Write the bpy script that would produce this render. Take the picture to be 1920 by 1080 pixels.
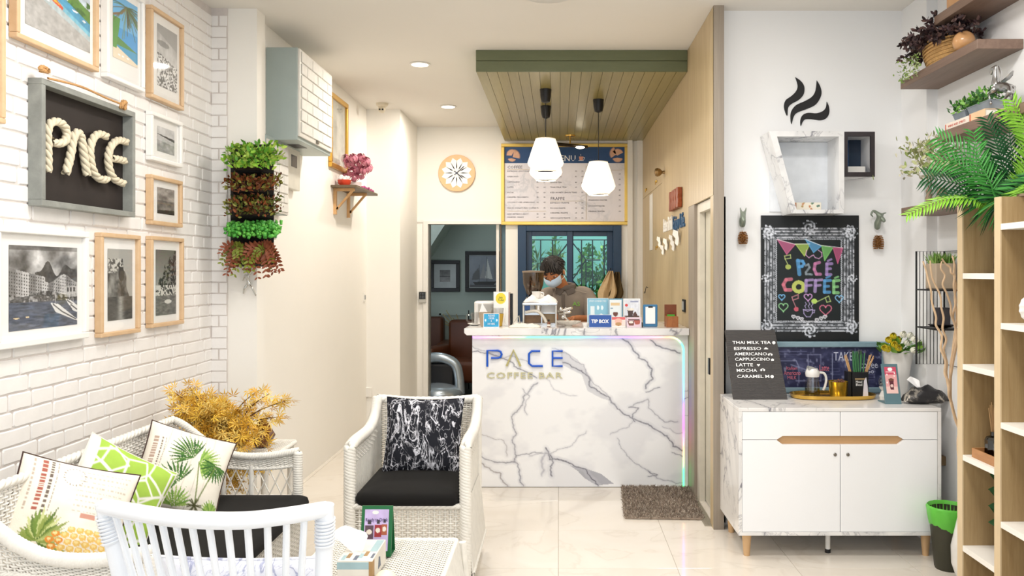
import bpy, bmesh, math, random
import numpy as np
from mathutils import Vector, Matrix, Euler
for o in list(bpy.data.objects): bpy.data.objects.remove(o)
SC = bpy.context.scene
COL = SC.collection
PI = math.pi
R = math.radians
random.seed(5)

# ------------------------------------------------------------------ camera
F, CX, CY, HC = 1520.0, 1047.0, 508.0, 1.5       # focal length in pixels, principal point, lens height
cd = bpy.data.cameras.new('camera'); cam = bpy.data.objects.new('camera', cd); COL.objects.link(cam)
cam.location = (0, 0, HC); cam.rotation_euler = (R(90), 0, 0)
cd.sensor_width = 36; cd.lens = F/1920*36
cd.shift_x = (960-CX)/1920; cd.shift_y = (CY-540)/1920
cd.clip_start = 0.05
SC.camera = cam
# ------------------------------------------------------------------ world, light, exposure
SC.view_settings.view_transform = 'Standard'; SC.view_settings.look = 'None'
SC.view_settings.gamma = 1; SC.view_settings.use_curve_mapping = False
SC.view_settings.exposure = -0.1
wd = bpy.data.worlds.new('world'); SC.world = wd; wd.use_nodes = True
wd.node_tree.nodes['Background'].inputs[0].default_value = (0.80, 0.90, 1.0, 1)
wd.node_tree.nodes['Background'].inputs[1].default_value = 1.9
CEIL = 3.04
def lamp(kind, name, loc, energy, col=(1, 1, 1), size=0.2, rot=(0, 0, 0), shape='DISK', spread=None, size_y=None):
    l = bpy.data.lights.new(name, kind); l.energy = energy; l.color = col
    if kind == 'AREA':
        l.shape = shape; l.size = size
        if size_y: l.size_y = size_y
        if spread: l.spread = spread
    else: l.shadow_soft_size = size
    o = bpy.data.objects.new(name, l); COL.objects.link(o); o.location = loc; o.rotation_euler = rot
    return o
WARM = (1.0, 0.92, 0.82); NEUT = (1.0, 0.97, 0.93)
for x, y in ((-1.0, 1.0), (1.0, 1.0), (-1.0, 2.9), (1.1, 2.9)):          # unseen area lamps added as soft fill over the seating, above the frame
    lamp('AREA', 'seating_fill_light', (x, y, CEIL-.03), 26, NEUT, .5)
lamp('AREA', 'round_ceiling_light', (-.06, 4.3, CEIL-.09), 22, NEUT, .3)
for x, y in ((-1.03, 6.03), (-1.03, 7.58)):
    lamp('AREA', 'downlight_light', (x, y, CEIL-.012), 22, WARM, .13)
lamp('AREA', 'yard_fill_light', (.7, 9.8, 4.2), 110, (.92, 1.0, 1.0), 1.6)  # area lamp added above the yard to brighten it, stands in for daylight
lamp('AREA', 'back_room_light', (-1.3, 9.9, 2.75), 5, (.86, .95, 1.0), .4)

# ------------------------------------------------------------------ helpers
def W(px, py, Y):                                # a photo pixel seen at distance Y
    return Vector(((px-CX)*Y/F, Y, HC-(py-CY)*Y/F))
def lin(c):
    c = np.asarray(c, float)/255.0
    return np.where(c <= .04045, c/12.92, ((c+.055)/1.055)**2.4)
def hexc(h): return tuple(int(h[i:i+2], 16) for i in (0, 2, 4))
def rgba(c):
    if isinstance(c, str): c = hexc(c)
    return tuple(lin(c))+(1,)
MATS = {}
def newmat(name):
    m = bpy.data.materials.new(name); m.use_nodes = True
    nt = m.node_tree; b = nt.nodes['Principled BSDF']
    MATS[name] = m
    return m, nt, b
def nd(nt, t, **kw):
    n = nt.nodes.new(t)
    for k, v in kw.items(): setattr(n, k, v)
    return n
def coords(nt, scale=(1, 1, 1), rot=(0, 0, 0), src='Object'):
    tc = nd(nt, 'ShaderNodeTexCoord'); mp = nd(nt, 'ShaderNodeMapping')
    mp.inputs['Scale'].default_value = scale; mp.inputs['Rotation'].default_value = rot
    nt.links.new(tc.outputs[src], mp.inputs[0]); return mp.outputs[0]
def noisen(nt, vec, scale, detail=4, dist=0, rough=.5):
    n = nd(nt, 'ShaderNodeTexNoise'); nt.links.new(vec, n.inputs['Vector'])
    n.inputs['Scale'].default_value = scale; n.inputs['Detail'].default_value = detail
    n.inputs['Distortion'].default_value = dist; n.inputs['Roughness'].default_value = rough
    return n.outputs['Fac']
def mrange(nt, v, a, b, c=0, d=1):
    n = nd(nt, 'ShaderNodeMapRange'); nt.links.new(v, n.inputs[0])
    for i, x in enumerate((a, b, c, d)): n.inputs[i+1].default_value = x
    return n.outputs[0]
def mth(nt, op, a, b=None):
    n = nd(nt, 'ShaderNodeMath', operation=op)
    for i, x in enumerate((a, b)):
        if x is None: continue
        if isinstance(x, (int, float)): n.inputs[i].default_value = x
        else: nt.links.new(x, n.inputs[i])
    return n.outputs[0]
def cmix(nt, fac, a, b, mode='MIX'):
    n = nd(nt, 'ShaderNodeMix', data_type='RGBA', blend_type=mode)
    if isinstance(fac, (int, float)): n.inputs[0].default_value = fac
    else: nt.links.new(fac, n.inputs[0])
    for i, x in ((6, a), (7, b)):
        if isinstance(x, tuple): n.inputs[i].default_value = x
        else: nt.links.new(x, n.inputs[i])
    return n.outputs[2]
def bump(nt, b, h, strength=.2, dist=.01):
    n = nd(nt, 'ShaderNodeBump'); n.inputs['Strength'].default_value = strength; n.inputs['Distance'].default_value = dist
    nt.links.new(h, n.inputs['Height']); nt.links.new(n.outputs[0], b.inputs['Normal'])
def M(name, c='ffffff', rough=.5, metal=0, var=.06, vscale=12, bmp=0, trans=0, emit=None, estr=0, ior=1.45, alpha=1, coat=0, sheen=0, sub=0):
    """plain procedural material: a colour with a little noise variation, optional fine relief"""
    if name in MATS: return MATS[name]
    m, nt, b = newmat(name); c = rgba(c)
    v = coords(nt)
    if var:
        f = noisen(nt, v, vscale, 4)
        dark = tuple(x*(1-var*2) for x in c[:3])+(1,)
        nt.links.new(cmix(nt, mrange(nt, f, .3, .7), dark, c), b.inputs['Base Color'])
    else: b.inputs['Base Color'].default_value = c
    b.inputs['Roughness'].default_value = rough; b.inputs['Metallic'].default_value = metal
    b.inputs['IOR'].default_value = ior
    if trans: b.inputs['Transmission Weight'].default_value = trans
    if coat: b.inputs['Coat Weight'].default_value = coat
    if sheen: b.inputs['Sheen Weight'].default_value = sheen
    if alpha < 1: b.inputs['Alpha'].default_value = alpha
    if emit: b.inputs['Emission Color'].default_value = rgba(emit); b.inputs['Emission Strength'].default_value = estr
    if bmp: bump(nt, b, noisen(nt, v, vscale*6, 3), bmp, .004)
    return m
def wood(name, c1, c2, scale=(1, 14, 14), rough=.45, fine=60, contrast=(.3, .7), bmp=.08):
    if name in MATS: return MATS[name]
    m, nt, b = newmat(name)
    v = coords(nt, scale); f1 = noisen(nt, v, 2.2, 5, .6); f2 = noisen(nt, v, fine/10, 6, .2, .7)
    f = mth(nt, 'ADD', mth(nt, 'MULTIPLY', f1, .55), mth(nt, 'MULTIPLY', f2, .45))
    nt.links.new(cmix(nt, mrange(nt, f, *contrast), rgba(c1), rgba(c2)), b.inputs['Base Color'])
    b.inputs['Roughness'].default_value = rough; bump(nt, b, f2, bmp, .003)
    return m
def marble(name, base, vein, scale=1.6, width=.018, rough=.15, rot=(0, 0, .7), stretch=(1, 1, 1), amount=1.0, cloud=.35, maskr=(.42, .6), seed=0, second=None):
    if name in MATS: return MATS[name]
    m, nt, b = newmat(name)
    v0 = coords(nt, stretch, rot)
    ad = nd(nt, 'ShaderNodeVectorMath', operation='ADD'); nt.links.new(v0, ad.inputs[0]); ad.inputs[1].default_value = (seed, seed*.7, seed*.3)
    v = ad.outputs[0]
    def vein_(sc, w, dist, det=7):
        n = noisen(nt, v, sc, det, dist, .55)
        a = mth(nt, 'ABSOLUTE', mth(nt, 'SUBTRACT', n, .5))
        return mrange(nt, a, 0, w, 1, 0)
    mask = mrange(nt, noisen(nt, v, scale*.9, 2), *maskr)
    soft = mrange(nt, noisen(nt, v, scale*.7, 3, 1), .35, .75)
    a1 = mth(nt, 'MULTIPLY', vein_(scale, width, 1.0), mask)
    a2 = mth(nt, 'MULTIPLY', mth(nt, 'MULTIPLY', vein_(scale*2.3, width*1.1, .8), .55), mask)
    a3 = mth(nt, 'MULTIPLY', mth(nt, 'MULTIPLY', vein_(scale, width*7, 1.0, 3), mask), cloud)
    tot = mth(nt, 'MINIMUM', mth(nt, 'MULTIPLY', mth(nt, 'ADD', mth(nt, 'ADD', a1, a2), a3), amount), 1.0)
    bc = rgba(base); b2 = tuple(x*.93 for x in bc[:3])+(1,)
    c = cmix(nt, soft, bc, b2)
    nt.links.new(cmix(nt, tot, c, rgba(vein)), b.inputs['Base Color'])
    b.inputs['Roughness'].default_value = rough
    return m
def printmat():
    if 'printed' in MATS: return MATS['printed']
    m, nt, b = newmat('printed')
    a = nd(nt, 'ShaderNodeAttribute', attribute_name='Col'); nt.links.new(a.outputs['Color'], b.inputs['Base Color'])
    b.inputs['Roughness'].default_value = .45
    return m
def glossprint():
    if 'printed_stone' in MATS: return MATS['printed_stone']
    m, nt, b = newmat('printed_stone')
    a = nd(nt, 'ShaderNodeAttribute', attribute_name='Col'); nt.links.new(a.outputs['Color'], b.inputs['Base Color'])
    b.inputs['Roughness'].default_value = .1
    return m
def clothprint():
    if 'cloth_print' in MATS: return MATS['cloth_print']
    m, nt, b = newmat('cloth_print')
    a = nd(nt, 'ShaderNodeAttribute', attribute_name='Col'); nt.links.new(a.outputs['Color'], b.inputs['Base Color'])
    b.inputs['Roughness'].default_value = .9
    bump(nt, b, noisen(nt, coords(nt), 260, 2), .25, .002)
    return m
def emat(name, c, s):
    if name in MATS: return MATS[name]
    m, nt, b = newmat(name); b.inputs['Base Color'].default_value = rgba(c)
    b.inputs['Emission Color'].default_value = rgba(c); b.inputs['Emission Strength'].default_value = s
    return m
def glass(name, c='ffffff', rough=.02, mixf=.25):
    """thin clear glass: mostly clear with a glossy face"""
    if name in MATS: return MATS[name]
    m = bpy.data.materials.new(name); m.use_nodes = True; MATS[name] = m; nt = m.node_tree
    nt.nodes.clear(); out = nd(nt, 'ShaderNodeOutputMaterial')
    t = nd(nt, 'ShaderNodeBsdfTransparent'); t.inputs[0].default_value = rgba(c)
    g = nd(nt, 'ShaderNodeBsdfGlossy'); g.inputs['Roughness'].default_value = rough
    lw = nd(nt, 'ShaderNodeLayerWeight'); lw.inputs[0].default_value = .5
    fr = mth(nt, 'MULTIPLY', mth(nt, 'POWER', lw.outputs['Facing'], 4), .6)
    mx = nd(nt, 'ShaderNodeMixShader')
    nt.links.new(mth(nt, 'ADD', fr, mixf*.15), mx.inputs[0]); nt.links.new(t.outputs[0], mx.inputs[1]); nt.links.new(g.outputs[0], mx.inputs[2])
    nt.links.new(mx.outputs[0], out.inputs[0]); return m

ORG = {}                                           # world origin of every unrotated root, used to make meshes local
def org(p): return ORG.get(p.name, Vector((0, 0, 0))) if p else Vector((0, 0, 0))
def tag(o, label=None, cat=None, group=None, kind=None):
    if label: o['label'] = label
    if cat: o['category'] = cat
    if group: o['group'] = group
    if kind: o['kind'] = kind
    return o
def thing(name, label, cat, loc=(0, 0, 0), rot=(0, 0, 0), group=None):
    o = bpy.data.objects.new(name, None); COL.objects.link(o); o.empty_display_size = .05
    o.location = loc; o.rotation_euler = rot; ORG[o.name] = Vector(loc)
    return tag(o, label, cat, group)
def link(name, me, parent=None, loc=None):
    o = bpy.data.objects.new(name, me); COL.objects.link(o)
    if parent is not None: o.parent = parent; ORG[o.name] = org(parent)
    elif loc is not None: o.location = loc; ORG[o.name] = Vector(loc)
    return o
def np_mesh(name, V, Q, mat, parent=None, smooth=True, local=False, loc=None, colors=None):
    V = np.asarray(V, float); Q = np.asarray(Q, np.int32)
    if not local:
        off = org(parent) if parent is not None else Vector(loc or (0, 0, 0)); V = V-np.array(off)
    me = bpy.data.meshes.new(name); k = Q.shape[1]
    me.vertices.add(len(V)); me.vertices.foreach_set('co', V.astype(np.float32).ravel())
    me.loops.add(Q.size); me.loops.foreach_set('vertex_index', Q.ravel())
    me.polygons.add(len(Q)); me.polygons.foreach_set('loop_start', np.arange(0, Q.size, k, dtype=np.int32))
    if smooth: me.polygons.foreach_set('use_smooth', np.ones(len(Q), bool))
    me.update(calc_edges=True)
    if colors is not None:
        at = me.color_attributes.new('Col', 'FLOAT_COLOR', 'POINT')
        c = np.concatenate([lin(colors), np.ones((len(V), 1))], 1).astype(np.float32); at.data.foreach_set('color', c.ravel())
    me.materials.append(mat)
    return link(name, me, parent, loc)
class MB:
    """collects simple shapes and links them as ONE mesh object"""
    def __init__(s): s.v = []; s.f = []; s.T = Matrix()
    def add(s, vs, fs):
        n = len(s.v)
        s.v += [tuple(s.T @ Vector(p)) for p in vs]; s.f += [tuple(i+n for i in f) for f in fs]; return s
    def box(s, x0, x1, y0, y1, z0, z1):
        vs = [(x, y, z) for z in (z0, z1) for y in (y0, y1) for x in (x0, x1)]
        return s.add(vs, [(0, 2, 3, 1), (4, 5, 7, 6), (0, 1, 5, 4), (2, 6, 7, 3), (0, 4, 6, 2), (1, 3, 7, 5)])
    def prism(s, pts, h, axis='y'):
        """polygon in a plane (x,z for axis y; x,y for z; y,z for x) from h[0] to h[1]"""
        n = len(pts); mk = {'y': lambda a, b, c: (a, c, b), 'z': lambda a, b, c: (a, b, c), 'x': lambda a, b, c: (c, a, b)}[axis]
        vs = [mk(a, b, h[0]) for a, b in pts]+[mk(a, b, h[1]) for a, b in pts]
        fs = [tuple(range(n)), tuple(range(2*n-1, n-1, -1))]+[(i, i+n, (i+1) % n+n, (i+1) % n) for i in range(n)]
        return s.add(vs, fs)
    def tube(s, pts, r, n=8, closed=False, cap=True, flat=1.0):
        pts = [Vector(p) for p in pts]; L = len(pts); rs = r if isinstance(r, (list, tuple)) else [r]*L
        up = None; base = len(s.v); vs = []; fs = []
        for i, p in enumerate(pts):
            a = pts[(i-1) % L] if (closed or i > 0) else pts[i]; b = pts[(i+1) % L] if (closed or i < L-1) else pts[i]
            t = (b-a).normalized() if (b-a).length > 1e-9 else Vector((0, 0, 1))
            if up is None: up = Vector((0, 0, 1)) if abs(t.z) < .9 else Vector((1, 0, 0))
            x = t.cross(up)
            if x.length < 1e-6: x = t.orthogonal()
            x.normalize(); y = x.cross(t).normalized(); up = y
            for k in range(n):
                q = 2*PI*k/n; vs.append(p+x*math.cos(q)*rs[i]+y*math.sin(q)*rs[i]*flat)
        for i in range(L if closed else L-1):
            for k in range(n):
                a = i*n+k; b = i*n+(k+1) % n; c = ((i+1) % L)*n; fs.append((a, b, c+(k+1) % n, c+k))
        if cap and not closed: fs += [tuple(range(n-1, -1, -1)), tuple((L-1)*n+k for k in range(n))]
        return s.add(vs, fs)
    def cyl(s, p0, p1, r0, r1=None, n=16): return s.tube([p0, p1], [r0, r0 if r1 is None else r1], n)
    def lathe(s, prof, c=(0, 0, 0), n=24, sx=1, sy=1, a0=0, axis='z'):
        vs = []; fs = []
        mk = {'z': lambda x, y, z: (x, y, z), 'y': lambda x, y, z: (x, z, y), 'x': lambda x, y, z: (z, x, y)}[axis]
        for r, z in prof:
            for k in range(n):
                q = 2*PI*k/n+a0; p = mk(r*math.cos(q)*sx, r*math.sin(q)*sy, z)
                vs.append((c[0]+p[0], c[1]+p[1], c[2]+p[2]))
        for i in range(len(prof)-1):
            for k in range(n): fs.append((i*n+k, i*n+(k+1) % n, (i+1)*n+(k+1) % n, (i+1)*n+k))
        fs += [tuple(range(n-1, -1, -1)), tuple((len(prof)-1)*n+k for k in range(n))]
        return s.add(vs, fs)
    def ball(s, c, r, sx=1, sy=1, sz=1, n=12, m=8):
        prof = [(max(r*math.sin(PI*i/m), r*.02), -r*math.cos(PI*i/m)*sz) for i in range(m+1)]
        return s.lathe(prof, c, n, sx, sy)
    def build(s, name, mat, parent=None, smooth=False, bevel=0, seg=2, local=False, loc=None, label=None, kind=None, cat=None, group=None, angle=35):
        me = bpy.data.meshes.new(name)
        off = Vector((0, 0, 0)) if local else (org(parent) if parent is not None else Vector(loc or (0, 0, 0)))
        me.from_pydata([Vector(v)-off for v in s.v], [], s.f)
        bm = bmesh.new(); bm.from_mesh(me); bmesh.ops.recalc_face_normals(bm, faces=bm.faces[:])
        if bevel:
            es = [e for e in bm.edges if len(e.link_faces) == 2 and e.calc_face_angle() > R(40)]
            bmesh.ops.bevel(bm, geom=es, offset=bevel, segments=seg, affect='EDGES', clamp_overlap=True, profile=.5)
        if smooth:
            for f in bm.faces: f.smooth = True
            for e in bm.edges:
                if len(e.link_faces) == 2 and e.calc_face_angle() > R(angle): e.smooth = False
        bm.to_mesh(me); bm.free(); me.materials.append(mat)
        o = link(name, me, parent, loc if (parent is None and not local) else (loc if loc else None))
        return tag(o, label, cat, group, kind)
def bx(name, mat, x0, x1, y0, y1, z0, z1, parent=None, **kw): return MB().box(x0, x1, y0, y1, z0, z1).build(name, mat, parent, **kw)
def children(o): return [c for c in bpy.data.objects if c.parent == o]
def copy_tree(o, parent=None, kids=None):
    if kids is None:
        kids = {}
        for c in bpy.data.objects:
            if c.parent: kids.setdefault(c.parent.name, []).append(c)
    c = o.copy(); COL.objects.link(c); c.parent = parent
    for ch in kids.get(o.name, []): copy_tree(ch, c, kids)
    return c
def dup(o, loc=None, rot=None, label=None, scale=None):
    c = copy_tree(o)
    if loc is not None: c.location = loc; ORG[c.name] = Vector(loc)
    if rot is not None: c.rotation_euler = rot
    if scale is not None: c.scale = scale
    if label: c['label'] = label
    return c
def txt(s, size, mat, parent, name='lettering', T=Matrix(), extrude=.001, width=None, align='LEFT', local=False, offset=0, space=1.0, line=1.0, res=2, height=None, label=None):
    """text as a mesh: T maps the text plane (x right, y up, z towards reader)"""
    cu = bpy.data.curves.new(name, 'FONT'); cu.body = s; cu.size = size; cu.extrude = extrude; cu.align_x = align
    cu.resolution_u = res; cu.offset = offset; cu.space_character = space; cu.space_line = line
    o = bpy.data.objects.new('tmp', cu); COL.objects.link(o)
    dg = bpy.context.evaluated_depsgraph_get(); me = bpy.data.meshes.new_from_object(o.evaluated_get(dg))
    COL.objects.unlink(o); bpy.data.objects.remove(o)
    if not len(me.vertices): return None
    xs = [v.co.x for v in me.vertices]; ys = [v.co.y for v in me.vertices]
    sx = width/(max(xs)-min(xs)) if width else 1
    sy = height/(max(ys)-min(ys)) if height else 1
    off = Matrix() if local else Matrix.Translation(-org(parent))
    me.transform(off @ T @ Matrix.Diagonal((sx, sy, 1, 1)))
    me.materials.clear(); me.materials.append(mat)
    me.name = name
    ob = link(name, me, parent)
    if label: ob['label'] = label
    return ob
def frontal(x, y, z): return Matrix.Translation((x, y, z)) @ Matrix.Rotation(R(90), 4, 'X')      # text faces -Y
def skin(name, joints, bones, mat, parent=None, sub=2, local=False, root=None, loc=None, cutz=None):
    """one continuous body grown with a Skin modifier over connected joints {key: (pos, radius or (rx, ry))}"""
    keys = list(joints); me = bpy.data.meshes.new(name); bm = bmesh.new(); lay = bm.verts.layers.skin.verify(); vm = {}
    off = Vector((0, 0, 0)) if local else (org(parent) if parent is not None else Vector(loc or (0, 0, 0)))
    for i, k in enumerate(keys):
        v = bm.verts.new(Vector(joints[k][0])-off); r = joints[k][1]
        v[lay].radius = r if isinstance(r, tuple) else (r, r); vm[k] = v
        v[lay].use_root = (k == root) if root else (i == 0)
    for a, b in bones: bm.edges.new((vm[a], vm[b]))
    bm.to_mesh(me); bm.free(); o = bpy.data.objects.new('tmp', me); COL.objects.link(o)
    sk = o.modifiers.new('s', 'SKIN'); sk.use_smooth_shade = True; sk.branch_smoothing = .6
    if sub: ss = o.modifiers.new('u', 'SUBSURF'); ss.levels = sub; ss.render_levels = sub
    dg = bpy.context.evaluated_depsgraph_get(); m2 = bpy.data.meshes.new_from_object(o.evaluated_get(dg))
    COL.objects.unlink(o); bpy.data.objects.remove(o)
    m2.name = name; m2.materials.clear(); m2.materials.append(mat)
    for p in m2.polygons: p.use_smooth = True
    return link(name, m2, parent, loc)
# ---- weaving: rows of strands going over and under stakes on a surface f(u,v)
def surf(f, u, v, e=1e-3):
    p = f(u, v); du = f(u+e, v)-f(u-e, v); dv = f(u, v+e)-f(u, v-e)
    n = np.cross(du, dv); n /= (np.linalg.norm(n, axis=-1, keepdims=True)+1e-12)
    t = du/(np.linalg.norm(du, axis=-1, keepdims=True)+1e-12)
    return p, t, n, np.cross(n, t)
def strands(P, N, B, rn, rb, closed=False):
    """P,N,B arrays (strands, samples, 3) -> 4-sided tubes"""
    S, K, _ = P.shape
    ring = np.stack([P+N*rn, P+B*rb, P-N*rn, P-B*rb], 2)        # S,K,4,3
    V = ring.reshape(-1, 3); idx = np.arange(S*K*4).reshape(S, K, 4)
    a = idx[:, :-1]; b = idx[:, 1:]
    q = np.stack([a, np.roll(a, -1, 2), np.roll(b, -1, 2), b], -1).reshape(-1, 4)
    return V, q
def weave(name, f, rows, stakes, mat, parent, rr=.0035, amp=.003, rs=.003, spl=2, urange=(0, 1), vrange=(0, 1), mask=None, stake_only=False):
    vs = []; qs = []; n = 0
    if not stake_only:
        u = np.linspace(urange[0], urange[1], stakes*spl+1); v = np.linspace(vrange[0], vrange[1], rows)
        U, V_ = np.meshgrid(u, v); p, t, nn, b = surf(f, U, V_)
        ph = np.arange(rows)[:, None]
        off = np.cos(PI*(np.arange(len(u))[None, :]/spl)+PI*ph)*amp
        a, q = strands(p+nn*off[..., None], nn, b, rr*.7, rr); vs.append(a); qs.append(q); n += len(a)
    u = np.linspace(urange[0], urange[1], stakes+1); v = np.linspace(vrange[0], vrange[1], max(6, rows//3))
    V_, U = np.meshgrid(v, u); p, t, nn, b = surf(f, U, V_)
    a, q = strands(p, nn, t, rs, rs); vs.append(a); qs.append(q+n)
    return np_mesh(name, np.concatenate(vs), np.concatenate(qs), mat, parent)
def bilin(p00, p10, p01, p11, bulge=0, axis=(0, 0, 0)):
    p00, p10, p01, p11, ax = map(lambda a: np.array(a, float), (p00, p10, p01, p11, axis))
    def f(u, v):
        u = np.asarray(u)[..., None]; v = np.asarray(v)[..., None]
        return p00*(1-u)*(1-v)+p10*u*(1-v)+p01*(1-u)*v+p11*u*v+ax*bulge*4*u*(1-u)
    return f
def braid(name, path, r, mat, parent, turns=None, strandn=3, seg=None, local=False, loc=None, core=.55):
    """a plaited or twisted rope edge: helical strands around a path"""
    P = np.array([tuple(p) for p in path], float)
    d = np.r_[0, np.cumsum(np.linalg.norm(np.diff(P, axis=0), axis=1))]; L = d[-1]
    turns = turns or L/(r*5.5); k = int(seg or max(8, turns*8)); s = np.linspace(0, L, k)
    C = np.stack([np.interp(s, d, P[:, i]) for i in range(3)], 1)
    if k > 12:                                                   # soften the corners
        for _ in range(2): C[1:-1] = (C[:-2]+2*C[1:-1]+C[2:])/4
    T = np.gradient(C, axis=0); T /= np.linalg.norm(T, axis=1, keepdims=True)+1e-9
    up = np.array([0, 0, 1.]) if abs(T[0][2]) < .9 else np.array([1., 0, 0]); X = []; 
    for t in T:
        x = np.cross(t, up); x /= np.linalg.norm(x)+1e-9; up = np.cross(x, t); X.append(x)
    X = np.array(X); Y = np.cross(X, T)
    vs = []; qs = []; n = 0
    for j in range(strandn):
        a = 2*PI*(turns*s/L+j/strandn)
        rad = X*np.cos(a)[:, None]+Y*np.sin(a)[:, None]; Cs = C+rad*r*core
        tn = np.gradient(Cs, axis=0); tn /= np.linalg.norm(tn, axis=1, keepdims=True)+1e-9
        bb = np.cross(tn, rad)
        K = 6; ring = np.stack([Cs+rad*r*core*math.cos(2*PI*i/K)+bb*r*core*1.15*math.sin(2*PI*i/K) for i in range(K)], 1)
        idx = np.arange(len(Cs)*K).reshape(-1, K); A = idx[:-1]; B = idx[1:]
        vs.append(ring.reshape(-1, 3)); qs.append(np.stack([A, np.roll(A, -1, 1), np.roll(B, -1, 1), B], -1).reshape(-1, 4)+n); n += len(ring)*K
    return np_mesh(name, np.concatenate(vs), np.concatenate(qs), mat, parent, local=local, loc=loc)
# ---- leaves: copies of a small leaf shape joined into one mesh
LEAF = (np.array([(0, 0, 0), (.3, .22, .05), (.7, .2, .06), (1, 0, 0), (.7, -.2, .06), (.3, -.22, .05), (.5, 0, -.02)]), [(0, 6, 1), (1, 6, 2), (2, 6, 3), (3, 6, 4), (4, 6, 5), (5, 6, 0)])
def star_leaf():
    vs = [(0, 0, 0)]; fs = []
    for k, (a, l) in enumerate(((-100, .5), (-55, .8), (-20, 1), (20, 1), (55, .8), (100, .5))):
        c, s_ = math.cos(R(a)), math.sin(R(a)); b = len(vs)
        vs += [(c*l*.45-s_*.07, s_*l*.45+c*.07, .03), (c*l*.45+s_*.07, s_*l*.45-c*.07, .03), (c*l, s_*l, -.05)]
        fs += [(0, b+1, b), (b, b+1, b+2)]
    return np.array(vs), fs
STAR = star_leaf()
def leaves(name, pts, dirs, sizes, tmpl, mats, parent, roll=None, kind='stuff', seed=1):
    rng = np.random.default_rng(seed); V0, F0 = tmpl; F0 = np.array(F0)
    P = np.asarray(pts, float); D = np.asarray(dirs, float); D /= np.linalg.norm(D, axis=1, keepdims=True)+1e-9
    S = np.broadcast_to(np.asarray(sizes, float), (len(P),))
    rnd = rng.normal(size=P.shape) if roll is None else np.broadcast_to(np.asarray(roll, float), P.shape)+rng.normal(size=P.shape)*.25
    Y = np.cross(rnd, D); Y /= np.linalg.norm(Y, axis=1, keepdims=True)+1e-9; Z = np.cross(D, Y)
    V = P[:, None]+S[:, None, None]*(V0[None, :, 0:1]*D[:, None]+V0[None, :, 1:2]*Y[:, None]+V0[None, :, 2:3]*Z[:, None])
    Q = (F0[None]+(np.arange(len(P))*len(V0))[:, None, None]).reshape(-1, F0.shape[1])
    if not isinstance(mats, (list, tuple)): mats = [mats]
    o = np_mesh(name, V.reshape(-1, 3), Q, mats[0], parent)
    if len(mats) > 1:
        for m in mats[1:]: o.data.materials.append(m)
        mi = np.repeat(rng.integers(0, len(mats), len(P)), len(F0)).astype(np.int32); o.data.polygons.foreach_set('material_index', mi)
    if kind: o['kind'] = kind
    return o
# ---- painting flat prints: a canvas whose cells become vertex colours of a grid
def fbm(w, h, sc, seed=0, octs=4, ax=1.0):
    rng = np.random.default_rng(seed); out = np.zeros((h, w)); amp = 1; tot = 0
    for o in range(octs):
        gx = max(2, int(sc*2**o)); gy = max(2, int(sc*2**o*ax)); g = rng.random((gy+1, gx+1))
        x = np.linspace(0, gx-1e-6, w); y = np.linspace(0, gy-1e-6, h); xi = x.astype(int); yi = y.astype(int)
        fx = x-xi; fy = (y-yi)[:, None]; fx = fx*fx*(3-2*fx); fy = fy*fy*(3-2*fy)
        a = g[yi][:, xi]*(1-fx)+g[yi][:, xi+1]*fx; b = g[yi+1][:, xi]*(1-fx)+g[yi+1][:, xi+1]*fx
        out += amp*(a*(1-fy)+b*fy); tot += amp; amp *= .55
    return out/tot
class Canvas:
    def __init__(s, w, h, bg='ffffff'):
        s.w = w; s.h = h; s.a = np.zeros((h, w, 3)); s.a[:] = hexc(bg) if isinstance(bg, str) else bg
        s.X, s.Y = np.meshgrid((np.arange(w)+.5)/w, (np.arange(h)+.5)/h)
    def put(s, m, c, al=1.0):
        c = np.array(hexc(c) if isinstance(c, str) else c, float); m = np.clip(m*al, 0, 1)[..., None] if m.dtype != bool else (m*al)[..., None]
        s.a = s.a*(1-m)+c*m; return s
    def poly(s, pts, c, al=1.0):
        m = np.zeros((s.h, s.w), bool); n = len(pts)
        for i in range(n):
            (x0, y0), (x1, y1) = pts[i], pts[(i+1) % n]
            if y0 == y1: continue
            k = ((y0 > s.Y) != (y1 > s.Y)) & (s.X < (x1-x0)*(s.Y-y0)/(y1-y0)+x0); m ^= k
        return s.put(m, c, al)
    def rect(s, x0, y0, x1, y1, c, al=1.0): return s.put((s.X >= x0) & (s.X < x1) & (s.Y >= y0) & (s.Y < y1), c, al)
    def ell(s, x, y, rx, ry, c, al=1.0, ring=None):
        d = ((s.X-x)/rx)**2+((s.Y-y)/ry)**2
        return s.put((d < 1) & (d > (1-ring)**2 if ring else True), c, al)
    def line(s, pts, wd, c, al=1.0):
        asp = s.h/s.w
        for (x0, y0), (x1, y1) in zip(pts[:-1], pts[1:]):
            dx, dy = x1-x0, (y1-y0)*asp; L = dx*dx+dy*dy+1e-12
            t = np.clip(((s.X-x0)*dx+(s.Y-y0)*asp*dy)/L, 0, 1)
            d = np.hypot(s.X-x0-t*dx, (s.Y-y0)*asp-t*dy); s.put(np.clip((wd/2-d)*s.w+.5, 0, 1)*1.0, c, al)
        return s
    def shade(s, n, lo=.8, hi=1.2): s.a = np.clip(s.a*(lo+(hi-lo)*n)[..., None], 0, 255); return s
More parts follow.
